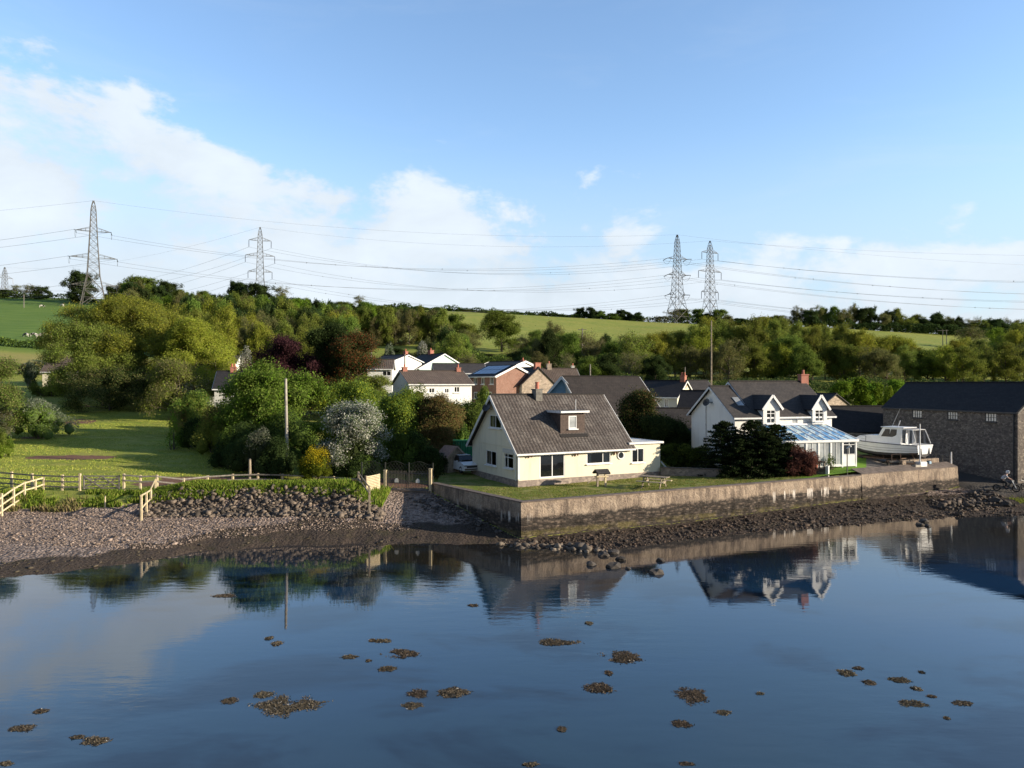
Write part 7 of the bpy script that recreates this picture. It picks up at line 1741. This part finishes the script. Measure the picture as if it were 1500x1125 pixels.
# ------------------------------------------------------------------ rocks, shingle, weed, grass
import bmesh
def ico(sub):
    bm = bmesh.new(); bmesh.ops.create_icosphere(bm, subdivisions=sub, radius=.5); bm.verts.index_update(); V = np.array([v_.co[:] for v_ in bm.verts]); Fa = np.array([[v_.index for v_ in f.verts] for f in bm.faces]); bm.free(); return V, Fa
def rock_field(name, label, X, Y, size, seed, lo, hi, flat=.65, sub=None, up=.25, kind='stuff'):
    rng = np.random.default_rng(seed); n = len(X); V0, F0 = ico(sub if sub is not None else 0); Z = ground_np(X, Y, False)
    var = [V0*(1+.36*np.clip(rng.normal(0, 1, (len(V0), 1)), -1.6, 1.8)) for _ in range(20)]
    pick = rng.integers(0, 20, n); B = np.stack([var[i] for i in pick]); ang = rng.random(n)*6.283
    S = np.stack([size*(.8+.9*rng.random(n)), size*(.55+.55*rng.random(n)), size*flat*(.55+.9*rng.random(n))], 1); B = B*S[:, None]
    tilt = rng.normal(0, .5, n); y = B[..., 1]*np.cos(tilt)[:, None]-B[..., 2]*np.sin(tilt)[:, None]; z = B[..., 1]*np.sin(tilt)[:, None]+B[..., 2]*np.cos(tilt)[:, None]
    x = B[..., 0]; c, s = np.cos(ang)[:, None], np.sin(ang)[:, None]; B = np.stack([x*c-y*s, x*s+y*c, z], -1)
    B += np.stack([X, Y, Z+size*flat*up], 1)[:, None]
    Fa = (F0[None]+(np.arange(n)*len(V0))[:, None, None]).reshape(-1, 3)
    k = rng.random((n, 1)); col_ = np.array(lo)*(1-k)+np.array(hi)*k; tn = np.repeat(col_, len(V0), axis=0)
    o = np_mesh(name, B.reshape(-1, 3), Fa, M_rock, tn, nper=3); tag(o, label, None if kind == 'stuff' else 'rocks', None, kind); return o
rng = np.random.default_rng(99)
def xs_(a, b, n): return rng.uniform(a, b, n)
# armour stones along the foot of the grassy bank
n = 4200; Y = rng.uniform(49.8, 52.5, n); PX = rng.uniform(205, 560, n); X = (PX-750)/F*Y; size = np.clip(rng.lognormal(-1.85, .5, n), .07, .52)
rock_field('rock_armour', 'tumbled grey rocks along the foot of the grassy bank', X, Y, size, 1, (.03, .024, .019), (.29, .23, .18))
# shingle on the left beach
n = 15000; Y = rng.uniform(43.5, 50.6, n); PX = rng.uniform(-60, 600, n); X = (PX-750)/F*Y; k = (Y-waterline(X) > 2.0) ; X, Y = X[k], Y[k]; size = np.clip(rng.lognormal(-2.95, .5, len(X)), .03, .24)
rock_field('shingle', 'pale shingle and pebbles on the beach', X, Y, size, 2, (.15, .11, .088), (.46, .36, .30))
# weedy stones towards the water
n = 1700; PX = rng.uniform(-60, 620, n); Y = rng.uniform(38, 50, n); X = (PX-750)/F*Y; t_ = Y-waterline(X); k = (t_ > -.3) & (t_ < 3.6); X, Y = X[k], Y[k]; size = np.clip(rng.lognormal(-2.6, .5, len(X)), .04, .30)
rock_field('weedy_stones', 'dark weed-covered stones at the water\'s edge', X, Y, size, 3, (.035, .030, .018), (.12, .095, .06), .5)
# rubble below the right wall
n = 6000; X = rng.uniform(.4, 44, n); yw_ = waterline(X); yl_ = WC[1]+(X-WC[0])*wd[1]/wd[0]; f_ = rng.random(n)**1.3; Y = yw_-.3+(np.where(X < 40, yl_, 64)-.25-yw_)*f_*.95; k = (X < 40.3) | (Y < 59.6); X, Y = X[k], Y[k]; n = len(X); size = np.clip(rng.lognormal(-2.35, .5, n), .05, .42)
rock_field('foreshore_rubble', 'dark rubble and weed on the foreshore below the sea wall', X, Y, size, 4, (.022, .0145, .010), (.115, .074, .050), .5)
n = 330; a = rng.random(n); X = -.6+a*6.4+rng.normal(0, .3, n); Y = 46.0-a*1.5+rng.normal(0, .35, n); size = np.clip(rng.lognormal(-1.85, .55, n), .08, .60)
rock_field('corner_rocks', 'sunlit pale and dark rocks heaped at the foot of the wall corner', X, Y, size, 5, (.024, .019, .015), (.26, .215, .17), .6)
n = 240; X = rng.uniform(34, 41.2, n); Y = 58.5+ (X-34)*.55+rng.normal(0, .9, n); size = np.clip(rng.lognormal(-1.3, .4, n), .15, .6)
rock_field('quay_rocks', 'dark rocks piled at the foot of the quay end', X, Y, size, 6, (.032, .024, .018), (.12, .09, .07), .7)
n = 300; a = rng.random(n); X = -6.0+a*5.5+rng.normal(0, .7, n)-.6; Y = 54.5-a*6+rng.normal(0, .5, n); size = np.clip(rng.lognormal(-1.9, .45, n), .08, .4)
rock_field('slip_stones', 'dark stones lying in the shade of the side wall', X, Y, size, 7, (.05, .045, .042), (.14, .12, .11))
for i, (px, py, sz, lb) in enumerate(((883.5, 814, .55, 'rock in the water with a sunlit face, nearest the heap at the wall corner'), (898, 810.5, .62, 'broad dark rock awash right of the rock with a sunlit face'), (909, 820, .50, 'low flat stone awash between the two dark rocks'), (865.5, 828, .48, 'small pale rock in the water left of the blackest rock'), (899.5, 831, .72, 'blackest and largest rock standing in the water off the wall'), (920, 833.5, .26, 'tiny stone right of the blackest rock'), (968, 822, .40, 'small dark rock in the wall\'s reflection'), (961, 839.5, .70, 'jagged rust-brown rock at the edge of the blue reflection'), (1352.5, 764, .62, 'dark flat rock off the quay end, rightmost of three'), (1347.5, 769, .5, 'low dark rock off the quay end, leftmost of three'), (1359, 771, .4, 'smallest low rock off the quay end'), (1458.6, 727, .95, 'big rounded grey boulder on the shore below the motorcycles'), (1473, 730, .72, 'smaller boulder right of the big rounded one'))):
    d = CAMZ*F/(py-562.5) if i < 11 else (CAMZ-.85)*F/(py-562.5); x = (px-750)/F*d; o = make_rock('rock', 20+i, sz*1.15, .62); o.location = (x, d, .02 if i < 11 else G(x, d)+.15); o.rotation_euler = (0, 0, i*1.3); tag(o, lb, 'rock', 'rocks off the foreshore')
# floating weed
SW = [(423, 1033, 122, 36), (59, 1042, 26, 9), (32, 1067, 46, 14), (140, 1085, 52, 18), (113, 1080, 26, 8), (387, 1018, 32, 12), (337, 1027, 28, 12), (328, 873, 40, 6), (395, 935, 15, 6), (405, 943, 18, 8), (8, 1119, 26, 9), (560, 939, 36, 7), (585, 958, 62, 16), (513, 962, 27, 7), (567, 980, 34, 9), (664, 1015, 56, 17), (612, 1016, 38, 14), (604, 1034, 34, 12), (816, 941, 70, 12), (912, 963, 66, 21), (878, 1008, 46, 20), (892, 986, 15, 8), (823, 1068, 17, 9), (863, 913, 14, 6), (693, 887, 18, 5), (1021, 1020, 72, 30), (998, 1061, 38, 14), (1060, 1044, 26, 10), (1113, 1016, 14, 5), (1240, 986, 32, 12), (1258, 979, 18, 6), (1273, 1000, 24, 8), (1317, 996, 38, 10), (1342, 1009, 18, 8), (1337, 1030, 50, 14), (1410, 1030, 38, 9), (1364, 1020, 16, 5), (1005, 1119, 26, 7), (1386, 1052, 11, 5), (778, 1120, 26, 8), (545, 938, 12, 5), (540, 968, 9, 4), (1350, 985, 10, 4)]
M_weed = _leaf('seaweed', .15)
srt = sorted(range(len(SW)), key=lambda i: SW[i][0])
def where(px, py, w_):
    v_ = 'far out near the reflections' if py < 950 else ('in mid-water' if py < 1025 else 'close to the bottom edge')
    h_ = 'far left' if px < 150 else 'left' if px < 480 else 'centre left' if px < 720 else 'centre right' if px < 950 else 'right' if px < 1200 else 'far right'
    return f"{v_}, {h_}"
seen = {}
for i, (px, py, w_, h_) in enumerate(SW): seen.setdefault(where(px, py, w_), []).append(i)
for i, (px, py, w_, h_) in enumerate(SW):
    rg = np.random.default_rng(500+i); d = CAMZ*F/(py-562.5); d0 = CAMZ*F/(py+h_/2-562.5); d1 = CAMZ*F/(py-h_/2-562.5); cx = (px-750)/F*d; rx = w_/2/F*d; ry = (d1-d0)/2
    n = int(2600*min(2.6, rx*ry*3.2)+260); q = rg.normal(0, .42, (n*2, 2)); q = q[np.abs(q).max(1) < 1.25]; m_ = fbm(q[:, 0]*rx*2.2+i*7, q[:, 1]*ry*2.2+i*3, 4, i)+.30*(1-np.hypot(q[:, 0], q[:, 1]))+.07*rg.normal(0, 1, len(q)) > .60; th_ = np.arctan2(q[:, 1], q[:, 0]); lim = .22+1.15*fbm(np.cos(th_)*1.8+i*5+20, np.sin(th_)*1.8+i*3+20, 3, i+9); q = q[(np.hypot(q[:, 0], q[:, 1])+.10*rg.normal(0, 1, len(q)) < lim) & (m_ if w_ > 60 else True)][:n]
    if len(q) < 25: q = rg.normal(0, .4, (60, 2))
    lump = .014*np.clip(fbm(q[:, 0]*rx*3+5, q[:, 1]*ry*3, 3, i+40)-.35, 0, 1)*2
    P = np.stack([q[:, 0]*rx, q[:, 1]*ry, .004+lump*rg.random(len(q))], 1); N = np.stack([rg.normal(0, .3, len(q)), rg.normal(0, .3, len(q)), 2*np.ones(len(q))], 1)
    V, Fa = leaf_quads(rg, P, N, .06 if d < 24 else .075, jitter=.7, aspect=.32); V[:, 2] = np.maximum(V[:, 2], .003)
    tn = tints(rg, len(P), [(.12, .095, .066), (.16, .13, .095), (.20, .165, .12), (.085, .07, .048)]); fl = np.repeat(rg.random(len(P)) < .012, 4); tn[fl] = (.55, .53, .5)
    o = np_mesh('seaweed_clump', V, Fa, M_weed, tn); o.location = (cx, d, 0)
    grp = sorted(seen[where(px, py, w_)], key=lambda k: -SW[k][2]); r_ = grp.index(i); g2 = sorted(grp, key=lambda k: SW[k][0])
    size_w = ['largest', 'second largest', 'third largest', 'fourth largest', 'fifth largest', 'sixth largest', 'seventh largest', 'eighth largest', 'ninth largest', 'tenth largest', 'eleventh largest', 'twelfth largest'][r_] if len(grp) > 1 else 'only'
    tag(o, f"{size_w} brown seaweed clump floating {where(px, py, w_)}", 'seaweed', 'clumps of floating seaweed')
# grass blades on the bank and along the walls
def blades(name, X, Y, hgt, seed, pal, w_=.035, label=None):
    rg = np.random.default_rng(seed); n = len(X); Z = ground_np(X, Y, False); a = rg.random(n)*6.283; ln = rg.normal(0, .28, (n, 2)); h = hgt*(.5+.8*rg.random(n))
    B = np.stack([X, Y, Z-.03], 1); dx = np.stack([np.cos(a), np.sin(a), 0*a], 1)*w_; T = B+np.stack([ln[:, 0]*h, ln[:, 1]*h, h], 1); M_ = (B+T)/2+np.stack([0*a, 0*a, h*.08], 1)
    V = np.stack([B-dx, B+dx, M_+dx*.8, T+dx*.15, T-dx*.15, M_-dx*.8], 1).reshape(-1, 3); i = np.arange(n)[:, None]*6
    Fa = np.concatenate([i+np.array([[0, 1, 2, 5]]), i+np.array([[5, 2, 3, 4]])]); c = tints(rg, n, pal)[::4]; tn = np.repeat(c, 6, axis=0)
    o = np_mesh(name, V, Fa, M_grass_blade, tn); tag(o, label, None, None, 'stuff'); return o
PG = [(.15, .215, .028), (.18, .25, .034), (.11, .16, .024), (.25, .26, .06)]
n = 30000; X = rng.uniform(-27, -9.6, n); Y = rng.uniform(51.7, 54.6, n); k = fbm(X*.45, Y*.3, 4, 7)+.30*(Y-51.7) > .62; X, Y = X[k], Y[k]
blades('bank_grass', X, Y, .27, 1, PG, label='long bright grass on the bank above the rocks')
n = 17000; X = rng.uniform(-44, -25, n); Y = rng.uniform(51.2, 53.9, n); k = fbm(X*.8, Y*.8, 3, 9) > .40; X, Y = X[k], Y[k]
blades('bank_grass', X, Y, .26, 2, PG, label='short bright grass on the bank below the field gate')
n = 2600; X = rng.uniform(-36.5, -30, n); Y = rng.uniform(50.8, 52.2, n); k = fbm(X*1.1, Y*1.1, 3, 5) > .45; X, Y = X[k], Y[k]; blades('dry_reeds', X, Y, .34, 3, [(.30, .24, .12), (.24, .20, .10), (.20, .20, .07)], label='tawny dry reeds at the foot of the left bank')
n = 2600; X = rng.uniform(-12.5, -9.2, n); Y = rng.uniform(52, 55.8, n); blades('bank_grass', X, Y, .45, 4, PG, label='tall grass beside the slatted panel')
n = 2600; X = rng.uniform(41.2, 50, n); Y = 60.6+(X-41)*.12+rng.normal(0, .45, n); k = fbm(X*.9, Y*.9, 3, 5) > .42; X, Y = X[k], Y[k]; blades('shore_grass', X, Y, .14, 9, [(.26, .27, .06), (.18, .21, .045)], .03, label='thin strip of shore grass in front of the slipway road')
n = 9000; a = rng.random(n); s_ = rng.random(n)*.5+.55; X = WC[0]+wd[0]*a*40-wn[0]*s_; Y = WC[1]+wd[1]*a*40-wn[1]*s_; blades('wall_grass', X, Y, .14, 5, PG+[(.28, .26, .1)], .03, label='grass fringe along the top of the sea wall')
n = 200000; Y = rng.uniform(54.5, 118, n); PX = rng.uniform(-80, 420, n); X = (PX-750)/F*Y; k = (fbm(X*.25, Y*.6, 3, 17)+.25*rng.random(n) > .50) & ~((np.abs(X-W(325, 700, 58.5).x) < 6) & (Y < 60.2)) & ~((np.abs(X-W(105, 673, 68).x) < 3.8) & (np.abs(Y-68) < 1)); X, Y = X[k], Y[k]; blades('field_grass', X, Y, .08, 6, [(.29, .32, .055), (.40, .37, .09), (.20, .25, .045)], .03, label='rough grass covering the field on the left')
n = 42000; a = rng.random(n); s_ = rng.random(n)**1.2*9+.5; X = WC[0]+wd[0]*a*27-wn[0]*s_; Y = WC[1]+wd[1]*a*27-wn[1]*s_; k = (fbm(X*.6, Y*.6, 3, 27) > .42); X, Y = X[k], Y[k]; blades('lawn_blades', X, Y, .07, 8, [(.20, .25, .05), (.36, .33, .13), (.15, .20, .04)], .025, label='short patchy grass on the lawn before the yellow house')
